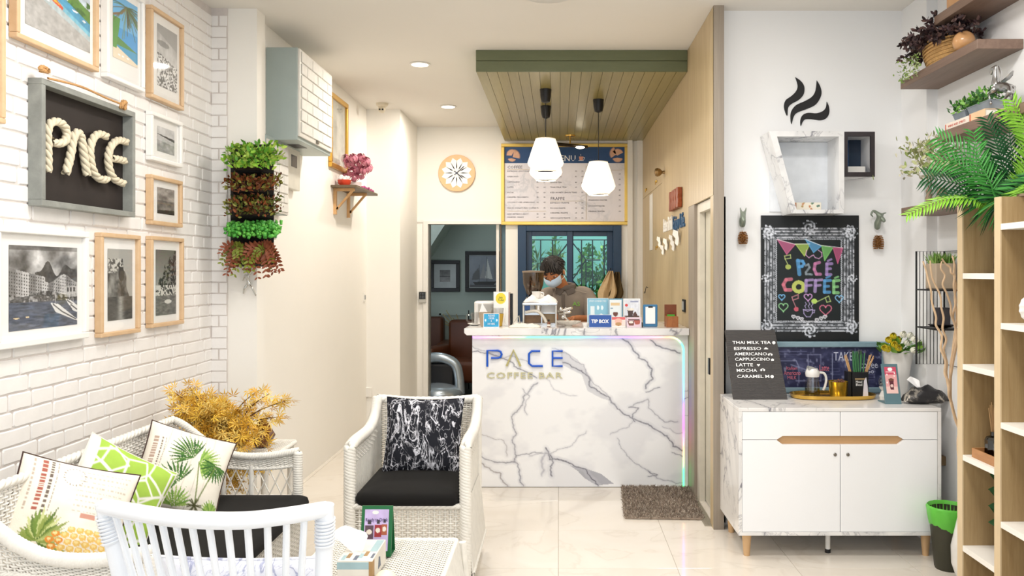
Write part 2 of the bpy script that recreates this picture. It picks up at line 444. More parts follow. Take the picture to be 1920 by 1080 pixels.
def picture(name, cv, o, ux, uy, parent, mat=None, local=False, loc=None, keep=None):
    """flat print: o top-left corner, ux along the width, uy down"""
    o, ux, uy = (np.array(tuple(q), float) for q in (o, ux, uy)); w, h = cv.w, cv.h
    X, Y = np.meshgrid(np.linspace(0, 1, w+1), np.linspace(0, 1, h+1)); V = o+X[..., None]*ux+Y[..., None]*uy
    C = np.empty((h+1, w+1, 3)); A = np.pad(cv.a, ((0, 1), (0, 1), (0, 0)), 'edge'); C = A
    idx = np.arange((w+1)*(h+1)).reshape(h+1, w+1)
    Q = np.stack([idx[:-1, :-1], idx[1:, :-1], idx[1:, 1:], idx[:-1, 1:]], -1).reshape(-1, 4)
    if keep is not None: Q = Q[keep.ravel()]
    return np_mesh(name, V.reshape(-1, 3), Q, mat or printmat(), parent, smooth=False, local=local, loc=loc, colors=C.reshape(-1, 3))
# ================================================================== SETTING
white_warm = M('white_paint', 'f6f3ec', .6, var=.008, vscale=3)
white_cool = M('white_paint_alcove', 'f7f7f7', .6, var=.006, vscale=3)
ceil_m = M('ceiling_paint', 'ece8e1', .8, var=.01, vscale=2)
trimw = M('trim_white', 'efece6', .4, var=.01)
def floor_mat():
    m, nt, b = newmat('floor_tile')
    g = nd(nt, 'ShaderNodeNewGeometry'); oi = nd(nt, 'ShaderNodeObjectInfo')
    ad = nd(nt, 'ShaderNodeVectorMath', operation='MULTIPLY_ADD'); nt.links.new(oi.outputs['Random'], ad.inputs[0]); ad.inputs[1].default_value = (9, 7, 3); nt.links.new(g.outputs['Position'], ad.inputs[2])
    n = noisen(nt, ad.outputs[0], 1.7, 6, .9); a = mth(nt, 'ABSOLUTE', mth(nt, 'SUBTRACT', n, .5))
    c = cmix(nt, mrange(nt, n, .3, .7), rgba('e9e2d8'), rgba('e1d8cb'))
    nt.links.new(cmix(nt, mrange(nt, a, 0, .02, .35, 0), c, rgba('d0c5b6')), b.inputs['Base Color'])
    b.inputs['Roughness'].default_value = .09; return m
FT = floor_mat()
fl = bx('floor', M('grout', 'bfb4a6', .7), -2.2, 2.2, -2.4, 8.9, -.06, -.0035); tag(fl, kind='structure')
tile_me = None
for i in range(-4, 4):
    for j in range(-11, 8):
        x0 = .6*i; y0 = 4.09+.6*j
        if tile_me is None:
            t = MB().box(.0012, .5988, .0012, .5988, -.012, 0).build('tile', FT, None, bevel=.0008, seg=1); t.location = (x0, y0, 0); t.parent = fl; tile_me = t.data
        else: t = bpy.data.objects.new('tile', tile_me); COL.objects.link(t); t.parent = fl; t.location = (x0, y0, 0)
c = bx('ceiling', ceil_m, -2.2, 2.2, -2.4, 8.8, CEIL, CEIL+.08); tag(c, kind='structure')
# brick wall on the left
mortar = M('brick_joint', 'dcd4cf', .9, var=.05, vscale=20)
brick_m = M('brick_white', 'f4f1ee', .75, var=.025, vscale=14, bmp=.12)
wl = bx('wall_left', mortar, -2.15, -2.034, -2.4, 4.76, 0, CEIL); tag(wl, kind='structure')
rb = random.Random(3)
def brick_shape(w, h, seed):
    r = random.Random(seed); j = lambda: r.uniform(-.0022, .0022)
    o = [(0, .006), (.006, 0), (w*.5, 0), (w-.006, 0), (w, .006), (w, h-.006), (w-.006, h), (w*.5, h), (.006, h), (0, h-.006)]
    o = [(a+j(), b+j()) for a, b in o]; cx, cy = w/2, h/2
    i_ = [(cx+(a-cx)*(1-.008/w), cy+(b-cy)*(1-.008/h)) for a, b in o]
    return o, i_
BR_H = .0652; BH = .0592
BW = (.135, .17, .205, .24); BME = {}
def brick_mesh(w, axis):
    k = (round(w, 3), rb.randrange(2), axis)
    if k not in BME:
        o, i_ = brick_shape(w-.0065, BH, hash(k[:2]) % 97); n = len(o); me = bpy.data.meshes.new('brick')
        if axis == 'x': vs = [(0, a, b) for a, b in o]+[(.005, a, b) for a, b in i_]       # lies on a wall facing +X
        else: vs = [(a, 0, b) for a, b in o]+[(a, -.005, b) for a, b in i_]               # lies on a wall facing -Y
        me.from_pydata(vs, [], [tuple(range(n, 2*n))]+[(i, (i+1) % n, (i+1) % n+n, i+n) for i in range(n)])
        me.materials.append(brick_m); BME[k] = me
    return BME[k]
cand = []
for r in range(47):
    z = r*BR_H+.002; y = -.6-rb.random()*.2
    if z+BH > CEIL: break
    while y < 4.76:
        w = rb.choice(BW)
        if y+w > 4.76: w = None
        if w is None:
            rest = 4.76-y
            if rest < .03: break
            w = rest
        cand.append((y, z, w)); y += w
def inview(y, z):
    px = CX-2.03*F/max(y, .1); py = CY-(z-HC)*F/max(y, .1); return px > -25 and -20 < py < 1010+(px/4) and not (py > 1100-px*.75) and y > 0
vis = sorted([c_ for c_ in cand if inview(c_[0]+c_[2], c_[1])], key=lambda q: -q[2]/q[0]**3)
vis = [c_ for c_ in vis if not ((3.1 < c_[0] < 3.6 and 1.78 < c_[1] < 2.16) or (2.9 < c_[0] < 3.25 and 1.24 < c_[1] < 1.58))]
parts_ = set(vis[:298]); rest_ = [c_ for c_ in cand if c_ not in parts_]
for y, z, w in parts_:
    o = bpy.data.objects.new('brick', brick_mesh(w, 'x')); COL.objects.link(o); o.parent = wl; o.location = (-2.034, y, z)
mb = MB()
for y, z, w in rest_:
    me = brick_mesh(w, 'x'); mb.add([(v.co.x-2.034, v.co.y+y, v.co.z+z) for v in me.vertices], [tuple(p.vertices) for p in me.polygons])
mb.build('brickwork', brick_m, wl, kind='stuff')
# the pillar where the brick facing turns the corner
pw = bx('wall_pillar', white_warm, -2.15, -1.77, 4.76, 4.89, 0, CEIL); tag(pw, kind='structure')
bk = bx('brick_facing', mortar, -2.034, -1.94, 4.752, 4.76, 0, CEIL, parent=pw)
for r in range(46):
    z = r*BR_H+.002
    for w, x in (((.205, -2.03-.115),) if r % 3 else ((.135, -2.034-.09), (.17, -1.985))):
        x1 = min(x+w-.006, -1.941); x0 = max(x, -2.031)
        if x1-x0 < .015: continue
        MB().box(x0, x1, 4.748, 4.753, z, z+BH).build('brick', brick_m, pw, bevel=.0015, seg=1)
o = bx('wall_left_rear', white_warm, -1.95, -1.83, 4.89, 7.85, 0, CEIL); tag(o, kind='structure')
o = bx('wall_pillar_rear', white_warm, -1.83, -1.51, 7.73, 8.67, 0, CEIL); tag(o, kind='structure')
# back wall with its two openings
k = 8.67/F
dx0, dx1 = (803-CX)*k, (948-CX)*k; dz = 2.0; wx0, wx1 = (971-CX)*k, (1165-CX)*k; wz = 1.985
mb = MB()
mb.box(-1.6, dx0-.05, 8.67, 8.79, 0, CEIL).box(dx0-.05, dx1, 8.67, 8.79, dz+.03, CEIL).box(dx1, wx0, 8.67, 8.79, 0, CEIL)
mb.box(wx0, wx1, 8.67, 8.79, wz, CEIL).box(wx1, 1.1, 8.67, 8.79, 0, CEIL).box(wx0, wx1, 8.67, 8.79, 0, .5)
tag(mb.build('wall_back', white_warm), kind='structure')
d1 = bx('door_1', trimw, dx0-.05, dx0, 8.64, 8.8, 0, dz+.03); tag(d1, kind='structure')
bx('header', trimw, dx0, dx1+.0, 8.64, 8.8, dz, dz+.03, parent=d1)
bx('frame_edge', M('alu_grey', '8e8c86', .4, .3), dx0, dx0+.012, 8.66, 8.78, 0, dz, parent=d1)
xs = (930-CX)*k
bx('door_stile', trimw, xs, xs+.03, 8.70, 8.74, 0, dz, parent=d1)
bx('door_stile', M('bronze_trim', '6d5f50', .4, .3), xs+.04, xs+.055, 8.70, 8.74, 0, dz, parent=d1)
bx('door_glass', M('dark_teal_panel', '567077', .15), xs+.056, dx1, 8.73, 8.745, 0, dz, parent=d1)
o = bx('trim_1', trimw, -1.51, dx0-.05, 8.655, 8.672, 2.02, 2.045); tag(o, kind='structure')
for i, (a, b, d) in enumerate(((.735, .79, .05), (.84, .899, .03))):
    o = bx('trim_%d' % (i+2), trimw, a, b, 8.67-d, 8.671, 0, 2.89); tag(o, kind='structure')
# ------------------------------------------------------------------ room behind the door
brm = M('back_room_paint', 'a8b4ac', .8, var=.02, vscale=2)
mb = MB().box(-2.6, -.3, 10.9, 11.0, 0, 2.9).box(-2.7, -2.6, 8.79, 11, 0, 2.9).box(-.42, -.3, 8.79, 10.9, 0, 2.9)
tag(mb.build('wall_back_room', brm), kind='structure')
tag(bx('floor_back_room', M('dark_floor', '4b443e', .3), -2.6, -.3, 8.79, 10.9, -.06, 0), kind='structure')
tag(bx('ceiling_back_room', brm, -2.6, -.3, 8.79, 10.9, 2.85, 2.9), kind='structure')
st = MB().prism([(-2.6, 1.15), (-2.6, 2.85), (-.95, 2.85), (-1.68, 1.72), (-2.2, 1.15)], (10.3, 10.9)).build('trim_4', M('stair_soffit', 'c9d3c9', .8)); tag(st, kind='structure')
mb = MB()
mb.box(-1.6, -.45, 10.875, 10.9, .905, .93).box(-1.6, -1.575, 10.875, 10.9, .1, .93)
tag(mb.build('trim_5', brm), kind='structure')
# ------------------------------------------------------------------ window behind the bar
navy = M('navy_frame', '24405f', .35, var=.04)
win = MB().box(wx0, wx0+.09, 8.64, 8.80, .5, wz).box(wx1-.09, wx1, 8.64, 8.80, .5, wz).box(wx0+.09, wx1-.09, 8.64, 8.80, wz-.06, wz).box(wx0+.09, wx1-.09, 8.64, 8.8, .5, .56).build('window_1', navy, bevel=.003, seg=1); tag(win, kind='structure')
xm = (1070-CX)*k
for a, b in ((wx0+.09, xm+.02), (xm-.03, wx1-.09)):
    y = 8.69 if a < 0 else 8.73
    sash = MB().box(a, a+.06, y, y+.04, .56, wz-.06).box(b-.06, b, y, y+.04, .56, wz-.06).box(a+.06, b-.06, y, y+.04, wz-.11, wz-.06).box(a+.06, b-.06, y, y+.04, .56, .62).build('sash', navy, win, bevel=.002, seg=1)
    bx('pane', glass('window_glass', 'dff2ee', .02, .2), a+.06, b-.06, y+.015, y+.021, .62, wz-.11, parent=sash)
gr = M('grille_iron', '22303a', .5, .3)
mb = MB(); g = .007
def bar(p, q): mb.tube([(p[0], 8.86, p[1]), (q[0], 8.86, q[1])], g, 4)
zt = 1.84; mid = xm
bar((wx0, zt), (wx1, zt)); bar((wx0, .9), (wx1, .9))
for x in (wx0+.14, wx0+.24, wx0+.37, wx1-.17, wx1-.3, wx1-.42): bar((x, .5), (x, zt))
for s in (-1, 1):
    bar((mid, zt), (mid+s*.17, zt-.22)); bar((mid+s*.17, zt-.22), (mid+s*.02, zt-.44)); bar((mid+s*.17, zt-.22), (mid+s*.33, zt-.22)); bar((mid+s*.17, zt-.22), (mid+s*.17, .9)); bar((mid+s*.02, zt-.44), (mid+s*.3, zt-.75))
bar((wx0+.24, zt-.2), (wx0+.37, zt-.2))
mb.build('window_grille', gr, win)
# little planted yard behind the window, open to the sky
yard = M('yard_wall_paint', '9cc9c4', .8, var=.05, vscale=1.5)
tag(MB().box(-.3, 1.9, 10.7, 10.8, 0, 2.7).box(1.8, 1.9, 8.8, 10.7, 0, 2.7).build('wall_yard', yard), kind='structure')
tag(bx('floor_yard', M('yard_ground', '6f7468', .9), -.3, 1.9, 8.79, 10.8, -.06, 0), kind='structure')
# ------------------------------------------------------------------ wooden wall on the right of the bar
oakw = wood('oak_veneer', 'cdb995', 'b9a27a', (14, 14, .8), .42, contrast=(.35, .65))
oakg = wood('grey_oak_edge', 'a79a89', '8f8478', (20, 20, .7), .5)
ww = MB().box(.915, .957, 5.56, 8.67, 0, CEIL).box(.915, .957, 4.71, 5.56, 1.94, CEIL).box(.915, .957, 4.71, 4.80, 0, 1.94).build('wall_wood', M('dark_gap', '3a2f25', .8)); tag(ww, kind='structure')
g = .0018
for a, b, z0, z1 in ((4.70, 5.61, 1.94, CEIL), (5.61, 7.05, 0, CEIL), (7.05, 7.95, 2.265, CEIL), (7.95, 8.67, 2.265, CEIL), (7.05, 7.95, 0, 2.265), (7.95, 8.67, 0, 2.265)):
    bx('panel', oakw, .9, .9165, a+g, b-g, z0+g, z1-g, parent=ww)
bx('panel', oakg, .9, .957, 4.699, 4.712, 0, CEIL, parent=ww)
bx('panel', oakg, .9575, .960, 4.699, 4.7995, 0, CEIL, parent=ww)
bx('door_jamb', oakw, .9, .957, 4.712, 4.80, 0, 1.94, parent=ww)
bx('door_jamb', oakg, .9, .957, 5.37, 5.61, 0, 1.94, parent=ww)
d2 = bx('door_2', M('door_cream', 'e6dfcf', .4), .92, .955, 5.28, 5.37, 0, 1.94); tag(d2, kind='structure')
bx('header', MATS['door_cream'], .92, .955, 4.80, 5.28, 1.88, 1.94, parent=d2)
bx('door_leaf', M('door_leaf_cream', 'd8d2bf', .35), .958, .99, 4.80, 5.37, .01, 1.94, parent=d2)
bx('leaf_edge', M('alu_bright', 'c9c7c0', .35, .4), .945, .96, 5.02, 5.04, .01, 1.88, parent=d2)
bx('lock', M('black_metal', '1c1c1e', .4, .5), .93, .946, 5.0, 5.045, .86, .96, parent=d2)
tr = bx('trim_6', M('alu_track', 'b9b2a2', .35, .6), .86, .915, 4.76, 5.40, 0, .006); tag(tr, kind='structure')
for i in range(7): bx('rib', MATS['alu_track'], .863+.0072*i, .866+.0072*i, 4.76, 5.40, .006, .009, parent=tr)
# ------------------------------------------------------------------ white walls on the right
tag(bx('wall_alcove', white_cool, .957, 2.15, 4.80, 4.92, 0, CEIL), kind='structure')
tag(MB().box(2.03, 2.2, 4.47, 4.8, 0, CEIL).box(2.09, 2.2, -2.4, 4.47, 0, CEIL).build('wall_right', white_cool), kind='structure')
# ------------------------------------------------------------------ dropped canopy above the bar
can = MB().box(-.57, .899, 5.665, 8.669, 2.902, CEIL).build('canopy_body', M('olive_dark', '565c3e', .6), loc=(-.57, 5.665, 2.902))
can.name = 'ceiling_canopy'; ORG['ceiling_canopy'] = Vector((-.57, 5.665, 2.902))
tag(can, 'dropped olive green ceiling canopy of boards above the coffee bar', 'canopy')
oliv = wood('olive_paint', '6d7354', '646a4b', (2, 8, 8), .5)
bx('fascia_board', oliv, -.575, .899, 5.65, 5.666, 2.89, 2.9635, parent=can, bevel=.001, seg=1)
bx('fascia_board', oliv, -.575, .899, 5.65, 5.666, 2.9665, CEIL-.001, parent=can, bevel=.001, seg=1)
plank = wood('canopy_plank', '968b58', '857a48', (14, .8, 14), .3, contrast=(.35, .65))
n = 20; w = 1.474/n
for i in range(n): bx('plank', plank, -.575+w*i+.0013, -.575+w*(i+1)-.0013, 5.6665, 8.668, 2.890, 2.902, parent=can)
bx('side_board', oliv, -.575, -.5705, 5.6665, 8.668, 2.903, CEIL-.001, parent=can)

# ================================================================== THE BAR
ctr = thing('bar_counter', 'white marble coffee bar counter with grey veins and a coloured light strip', 'counter', (.15, 5.9, 0))
mar = marble('bar_marble', 'f4f3f4', '7c7c84', .85, .009, .12, (0, .75, 0), (1, 1, 1.9), 1.0, .32, (.46, .60), seed=3.3)
cx0, cx1 = -.597, .897; SY = 5.62
bx('carcass', mar, cx0, .898, SY+.012, 6.2, .0, 1.055, parent=ctr)
# front slab with rounded corner inset, light strip groove, outer strip
r = .09; sx = .862; sz = 1.035
arc = [(sx-r+r*math.sin(R(a)), sz-r+r*math.cos(R(a))) for a in range(0, 91, 10)]
MB().prism([(cx0, .004), (cx0, sz)]+arc+[(sx, .004)], (SY, SY+.014)).build('front_slab', mar, ctr)
def jag(pts, r_, amp=.012, it=4):
    for _ in range(it):
        o = [pts[0]]
        for a, b in zip(pts[:-1], pts[1:]):
            l = math.hypot(b[0]-a[0], b[1]-a[1]); o += [((a[0]+b[0])/2+r_.uniform(-1, 1)*l*.16, (a[1]+b[1])/2+r_.uniform(-1, 1)*l*.16), b]
        pts = o
    return pts
def slab_canvas():
    w, h = 330, 232; c = Canvas(w, h, 'f4f4f5'); n = fbm(w, h, 4, 5, 5); c.put(np.clip((n-.5)*3, 0, .35), 'd4d4da'); r_ = random.Random(11)
    px0, px1, py0, py1 = 885.5, 1280, 633.2, 912.9
    def q(x, y): return ((860+x/2.25-px0)/(px1-px0), (600+y/2.25-py0)/(py1-py0))
    def vein(pts, wd=.004, col='6f6f78', al=.8, soft=.25):
        P = jag([q(*p) for p in pts], r_)
        if soft: c.line(P[::4]+[P[-1]], wd*6, 'c9c9d0', soft*.3); c.line(P[::2]+[P[-1]], wd*2.2, 'b4b4bd', soft*.7)
        c.line(P, wd*.62, col, al*.85)
    c.poly([q(*p) for p in ((430, 120), (500, 165), (540, 210), (570, 285), (650, 345), (600, 330), (545, 300), (520, 230), (440, 190))], 'c4c4cb', .6)
    c.poly([q(*p) for p in ((470, 615), (540, 630), (600, 650), (655, 692), (585, 700), (530, 668), (505, 640))], '9a9aa4', .75)
    vein([(440, 180), (520, 215), (560, 285), (640, 330), (720, 405), (800, 440), (880, 490), (965, 560)], .005, '5e5e68', .9, .5)
    vein([(395, 120), (470, 150), (530, 190), (550, 240), (600, 290), (660, 360)], .003, '8b8b95', .6)
    vein([(690, 80), (735, 120), (760, 160), (815, 205), (820, 250), (790, 290)], .005, '686872', .85, .45); vein([(790, 305), (820, 295), (850, 285)], .003)
    vein([(810, 85), (860, 118), (935, 140)], .005, '5f5f69', .9, .4)
    vein([(58, 135), (130, 140), (195, 165), (250, 205), (330, 245)], .004, '64646e', .8, .4); vein([(60, 110), (150, 150), (220, 150), (300, 180)], .003, '8d8d96', .6)
    vein([(335, 265), (300, 300), (270, 360), (230, 400), (245, 480), (240, 560), (235, 600), (262, 660), (275, 700)], .004, '808089', .8, .45); vein([(270, 290), (300, 320), (280, 370), (290, 400)], .003, '9a9aa2', .6)
    vein([(65, 545), (150, 600), (200, 605), (240, 600)], .004, '77777f', .8, .4); vein([(240, 577), (300, 568), (352, 560)], .003); vein([(60, 590), (110, 620), (180, 650), (208, 702)], .004, '8a8078', .7, .4); vein([(60, 450), (120, 490), (190, 510), (205, 575)], .003, 'a09a98', .6)
    vein([(368, 540), (385, 590), (440, 595), (500, 622), (560, 668), (590, 700)], .005, '55555f', .9, .5); vein([(385, 570), (388, 620), (395, 660)], .005, '6a6a74', .8, .4); vein([(352, 660), (350, 600), (370, 560)], .006, 'a9a9b4', .5)
    vein([(540, 470), (480, 530), (400, 560), (300, 575)], .003, '9696a0', .6); vein([(640, 485), (690, 460), (735, 430)], .003, '9a9aa4', .6); vein([(670, 500), (720, 580), (795, 635), (835, 668), (955, 690)], .003, '8a8a94', .7, .3)
    vein([(720, 370), (760, 350), (800, 335), (832, 400), (870, 432), (925, 430)], .0035, '8a8a94', .7, .3); vein([(718, 370), (760, 372), (735, 400), (745, 430)], .004, '70707a', .8)
    vein([(800, 640), (840, 655), (800, 662)], .003); vein([(860, 450), (920, 480), (970, 470)], .0025, 'a5a5ae', .6); vein([(500, 320), (420, 300), (360, 240)], .0025, 'b5b5bd', .6); vein([(900, 560), (960, 590)], .003)
    return c
cvs = slab_canvas(); gx_, gz_ = cx0+(cvs.X)*(sx-cx0), sz-cvs.Y*(sz-.004); in_ = ~((gx_ > sx-r) & (gz_ > sz-r) & (np.hypot(gx_-(sx-r), gz_-(sz-r)) > r))
picture('veined_face', cvs, (cx0, SY-.0007, sz), (sx-cx0, 0, 0), (0, 0, .004-sz), ctr, glossprint(), keep=in_)
arc2 = [(sx+.012-r*1.1+r*1.1*math.sin(R(a)), sz+.012-r*1.1+r*1.1*math.cos(R(a))) for a in range(0, 91, 10)]
MB().prism([(cx0, 1.055), (.898, 1.055), (.898, .004), (sx+.012, .004)]+arc2[::-1]+[(cx0, sz+.012)], (SY-.004, SY+.014)).build('border_slab', mar, ctr)
def led_mat():
    m, nt, b = newmat('led_strip')
    g = nd(nt, 'ShaderNodeTexCoord'); sp = nd(nt, 'ShaderNodeSeparateXYZ'); nt.links.new(g.outputs['Object'], sp.inputs[0])
    s = mth(nt, 'SUBTRACT', sp.outputs[0], sp.outputs[2])
    cr = nd(nt, 'ShaderNodeValToRGB'); nt.links.new(mrange(nt, s, -1.85, .75, 0, 1), cr.inputs[0]); e = cr.color_ramp.elements
    stops = [(0, '8b6bff'), (.055, 'ff7ad8'), (.11, 'ff9a7a'), (.17, '5dffa0'), (.27, '58ffd0'), (.36, '6d7bff'), (.44, '8f6bff'), (.49, 'ff7ac0'), (.54, 'ff8a6a'), (.60, '58ff9a'), (.68, '5dd7ff'), (.76, '6f6bff'), (.83, 'ff5ae0'), (.88, 'ff8a6a'), (.94, '4dff80'), (1, '4dff80')]
    e[0].position = 0; e[0].color = rgba(stops[0][1]); e[1].position = 1; e[1].color = rgba(stops[-1][1])
    for p, c_ in stops[1:-1]: q = e.new(p); q.color = rgba(c_)
    nt.links.new(cr.outputs[0], b.inputs['Emission Color']); b.inputs['Emission Strength'].default_value = 4.2
    nt.links.new(cr.outputs[0], b.inputs['Base Color']); return m
lm = [(cx0+.002, SY-.001, sz+.006)]+[(a+.006*(math.sin(R(i*10))), SY-.001, b+.006*math.cos(R(i*10))) for i, (a, b) in enumerate(arc)]+[(sx+.006, SY-.001, .01)]
MB().tube(lm, .0055, 6).build('light_strip', led_mat(), ctr, label='thin glowing strip shifting through violet, pink and green')
# worktop with chamfered free end
top = MB().prism([(-.647, 1.075), (-.630, 1.058), (.898, 1.058), (.898, 1.106), (-.647, 1.106)], (5.56, 6.28)).build('countertop', marble('top_marble', 'f3f1ef', '8c8a90', 1.3, .012, .12, (.3, .2, .4), (1, 1, 1), .9, .3, (.44, .6), seed=8), None, bevel=.003, seg=2, loc=(.15, 5.9, 1.058))
tag(top, 'marble countertop slab overhanging the left end of the bar', 'countertop')
# letters on the front
blue = M('letter_blue', '1458c8', .35, var=0); gold = M('letter_gold', 'c9c187', .4, .2, var=0); goldp = M('letter_pale_gold', 'cbc6a0', .4, var=0)
sg = thing('bar_sign', 'blue and gold raised lettering reading PACE COFFEE BAR on the counter front', 'sign', (-.25, SY, .9))
kk = SY/F
def cp(px, py): return ((px-CX)*kk, HC-(py-CY)*kk)
def stroke(name, pts, mat, r=.0075):
    pts = [cp(*p) for p in pts]
    return MB().tube([(a, SY-.014, b) for a, b in pts], r, 8).build(name, mat, sg, smooth=True)
stroke('letter_p', [(914, 687), (914, 657), (934, 657), (939, 659), (941, 664), (939, 669), (934, 671), (921, 671)], blue)
stroke('letter_a', [(950, 686), (963, 656), (976, 686)], gold, .008)
stroke('letter_c', [(1018, 686), (998, 686), (992, 681), (992, 663), (997, 658), (1013, 658)], blue)
stroke('letter_e', [(1055, 658), (1036, 658), (1036, 686), (1055, 686)], blue); stroke('letter_e_bar', [(1036, 671), (1055, 671)], blue)
a = cp(912, 709); b = cp(1054, 709)
txt('COFFEE BAR', .06, goldp, sg, 'small_lettering', frontal(a[0], SY-.006, a[1]), .004, b[0]-a[0], height=.042, offset=.0008, space=1.15)

# ================================================================== LAMPS AND FITTINGS ON THE CEILING
blk = M('black_plastic', '17171a', .45, var=.02)
shade_m = None
def make_shade_mat():
    m, nt, b = newmat('lamp_shade'); b.inputs['Base Color'].default_value = rgba('fff6e6'); b.inputs['Roughness'].default_value = .6
    b.inputs['Emission Color'].default_value = rgba('fff0d6'); b.inputs['Emission Strength'].default_value = 1.15; return m
SHM = make_shade_mat()
def pendant(x, y, ztop, zbot, label):
    t = thing('pendant_lamp', label, 'lamp', (x, y, 2.89), group='white pleated pendant lamps over the bar')
    MB().lathe([(.03, -.002), (.045, 0), (.04, -.06), (.032, -.095), (.012, -.105)][::-1], (x, y, 2.89), 20).build('ceiling_cup', blk, t, smooth=True)
    MB().tube([(x, y, 2.80), (x, y, ztop-.02)], .0035, 6).build('cord', blk, t)
    H = ztop-zbot; prof = [(.076, ztop), (.105, ztop-H*.32), (.139, ztop-H*.74), (.128, ztop-H*.84), (.082, zbot)]
    n = 48; vs = []; fs = []
    for rr, z in prof:
        for q in range(n):
            an = 2*PI*q/n; ra = rr*(1-.028*(q % 2)*(1 if rr > .08 else .5)); vs.append((x+ra*math.cos(an), y+ra*math.sin(an), z))
    for i in range(len(prof)-1):
        for q in range(n): fs.append((i*n+q, i*n+(q+1) % n, (i+1)*n+(q+1) % n, (i+1)*n+q))
    fs.append(tuple(range(n)))
    MB().add(vs, fs).build('lamp_shade', SHM, t)
    MB().lathe([(.076, ztop-.004), (.078, ztop+.002), (.06, ztop+.006), (.02, ztop+.008)], (x, y, 0), 24).build('shade_ring', M('ring_white', 'f3ead8', .5), t)
    MB().lathe([(.084, zbot+.004), (.084, zbot-.004), (.078, zbot-.004), (.078, zbot+.004)], (x, y, 0), 24).build('lower_ring', MATS['ring_white'], t)
    MB().ball((x, y, zbot+.1), .035).build('bulb', emat('bulb_glow', 'fff1d0', 14), t, smooth=True)
    lamp('POINT', 'pendant_light', (x, y, zbot-.03), 5, WARM, .07)
pendant(-.098, 6.21, 2.51, 2.262, 'nearest pleated white pendant, at left over the bar')
pendant(-.106, 6.84, 2.53, 2.265, 'pendant lamp hidden mostly behind the nearest one, at left')
pendant(.325, 6.58, 2.383, 2.120, 'right-hand pleated white pendant hanging lowest over the bar')
for i, (x, y) in enumerate(((-1.03, 6.03), (-1.03, 7.58))):
    t = thing('downlight', ('round recessed downlight nearer to the camera', 'round recessed downlight deeper in the room, before the clock wall')[i], 'light', (x, y, CEIL), group='recessed ceiling downlights')
    MB().lathe([(.075, CEIL-.001), (.078, CEIL-.006), (.062, CEIL-.009), (.06, CEIL-.001)], (x, y, 0), 28).build('rim', trimw, t, smooth=True)
    MB().lathe([(.001, CEIL-.007), (.059, CEIL-.007), (.059, CEIL-.002)], (x, y, 0), 28).build('lens', emat('downlight_glow', 'fff4e0', 12), t)
t = thing('ceiling_lamp', 'round white flush ceiling lamp at the top edge of the picture', 'lamp', (-.06, 4.3, CEIL))
MB().lathe([(.02, CEIL-.085), (.14, CEIL-.075), (.19, CEIL-.045), (.2, CEIL-.001)], (-.06, 4.3, 0), 32).build('bowl', M('opal', 'f4f2ee', .3), t, smooth=True)
MB().lathe([(.2, CEIL-.02), (.215, CEIL-.02), (.215, CEIL-.001), (.2, CEIL-.001)], (-.06, 4.3, 0), 32).build('rim', trimw, t)
t = thing('security_camera', 'cream dome security camera on the ceiling corner above the roses', 'camera', (-1.62, 7.45, CEIL))
ccm = M('cream_plastic', 'e4dac4', .4)
MB().lathe([(.055, CEIL), (.053, CEIL-.02), (.035, CEIL-.035), (.033, CEIL-.04)][::-1], (-1.62, 7.45, 0), 20).build('base', ccm, t, smooth=True)
MB().ball((-1.62, 7.44, CEIL-.058), .034).build('eyeball', ccm, t, smooth=True)
for dx in (-.013, .013): MB().cyl((-1.62+dx, 7.415, CEIL-.062), (-1.62+dx, 7.405, CEIL-.064), .008).build('lens', blk, t)
# picture light above the menu
t = thing('picture_light', 'slim brass picture light hanging above the menu board', 'light', (.12, 8.3, 2.89))
brass = M('brass', 'c9a55a', .25, .9, var=.02)
MB().lathe([(.055, 2.889), (.05, 2.875), (.01, 2.87)][::-1], (.12, 8.3, 0), 20).build('ceiling_rose', brass, t, smooth=True)
MB().cyl((.12, 8.3, 2.875), (.12, 8.3, 2.79), .008).build('stem', brass, t)
MB().tube([(-.12, 8.25, 2.805), (.30, 8.33, 2.775)], .014, 10).build('tube', M('dark_bronze', '4a4038', .3, .8), t)
MB().tube([(-.02, 8.2, 2.772), (.30, 8.26, 2.757)], .008, 8).build('rail', MATS['dark_bronze'], t)
MB().ball((.22, 8.235, 2.755), .03, sz=.45, sx=1.6).build('bulb', emat('bulb_small', 'fff3d8', 8), t, smooth=True)
# ------------------------------------------------------------------ clock
ck = thing('wall_clock', 'round peach wall clock with a white petal dial', 'clock', ((857-CX)*k, 8.67, 2.54))
c0 = Vector(((857-CX)*k, 0, HC-(325-CY)*k)); rad = .197; YY = 8.665
MB().lathe([(rad, YY), (rad, YY-.02), (rad-.004, YY-.024)], (c0.x, 0, c0.z), 48, axis='y').build('dial', M('clock_peach', 'efc293', .5, var=.02), ck, smooth=True)
mb = MB(); 
for i in range(12):
    a = R(30*i+15); c_, s_ = math.cos(a), math.sin(a)
    pts = [(.018, .0), (.06, .022), (.125, .034), (.165, 0), (.125, -.034), (.06, -.022)]
    MB().prism([(c0.x+x*c_-y*s_, c0.z+x*s_+y*c_) for x, y in pts], (YY-.029, YY-.024)).build('petal', M('petal_white', 'fbfbf8', .5, var=0), ck)
MB().lathe([(.03, YY-.0245), (.03, YY-.0285)], (c0.x, 0, c0.z), 20, axis='y').build('hub', MATS['petal_white'], ck)
hm = M('hand_navy', '1c2b4a', .4, var=0)
for a, l, w_ in ((-42, .085, .005), (42, .105, .004)):
    d = Vector((math.cos(R(a)), 0, math.sin(R(a))))
    MB().tube([Vector((c0.x, YY-.035, c0.z))-d*.03, Vector((c0.x, YY-.035, c0.z))+d*l], w_, 6).build('hand', hm, ck)
t = thing('door_keypad', 'small black and silver entry keypad beside the doorway', 'keypad', ((793-CX)*k, 8.67, 1.2))
a = W(793, 557, 8.66)
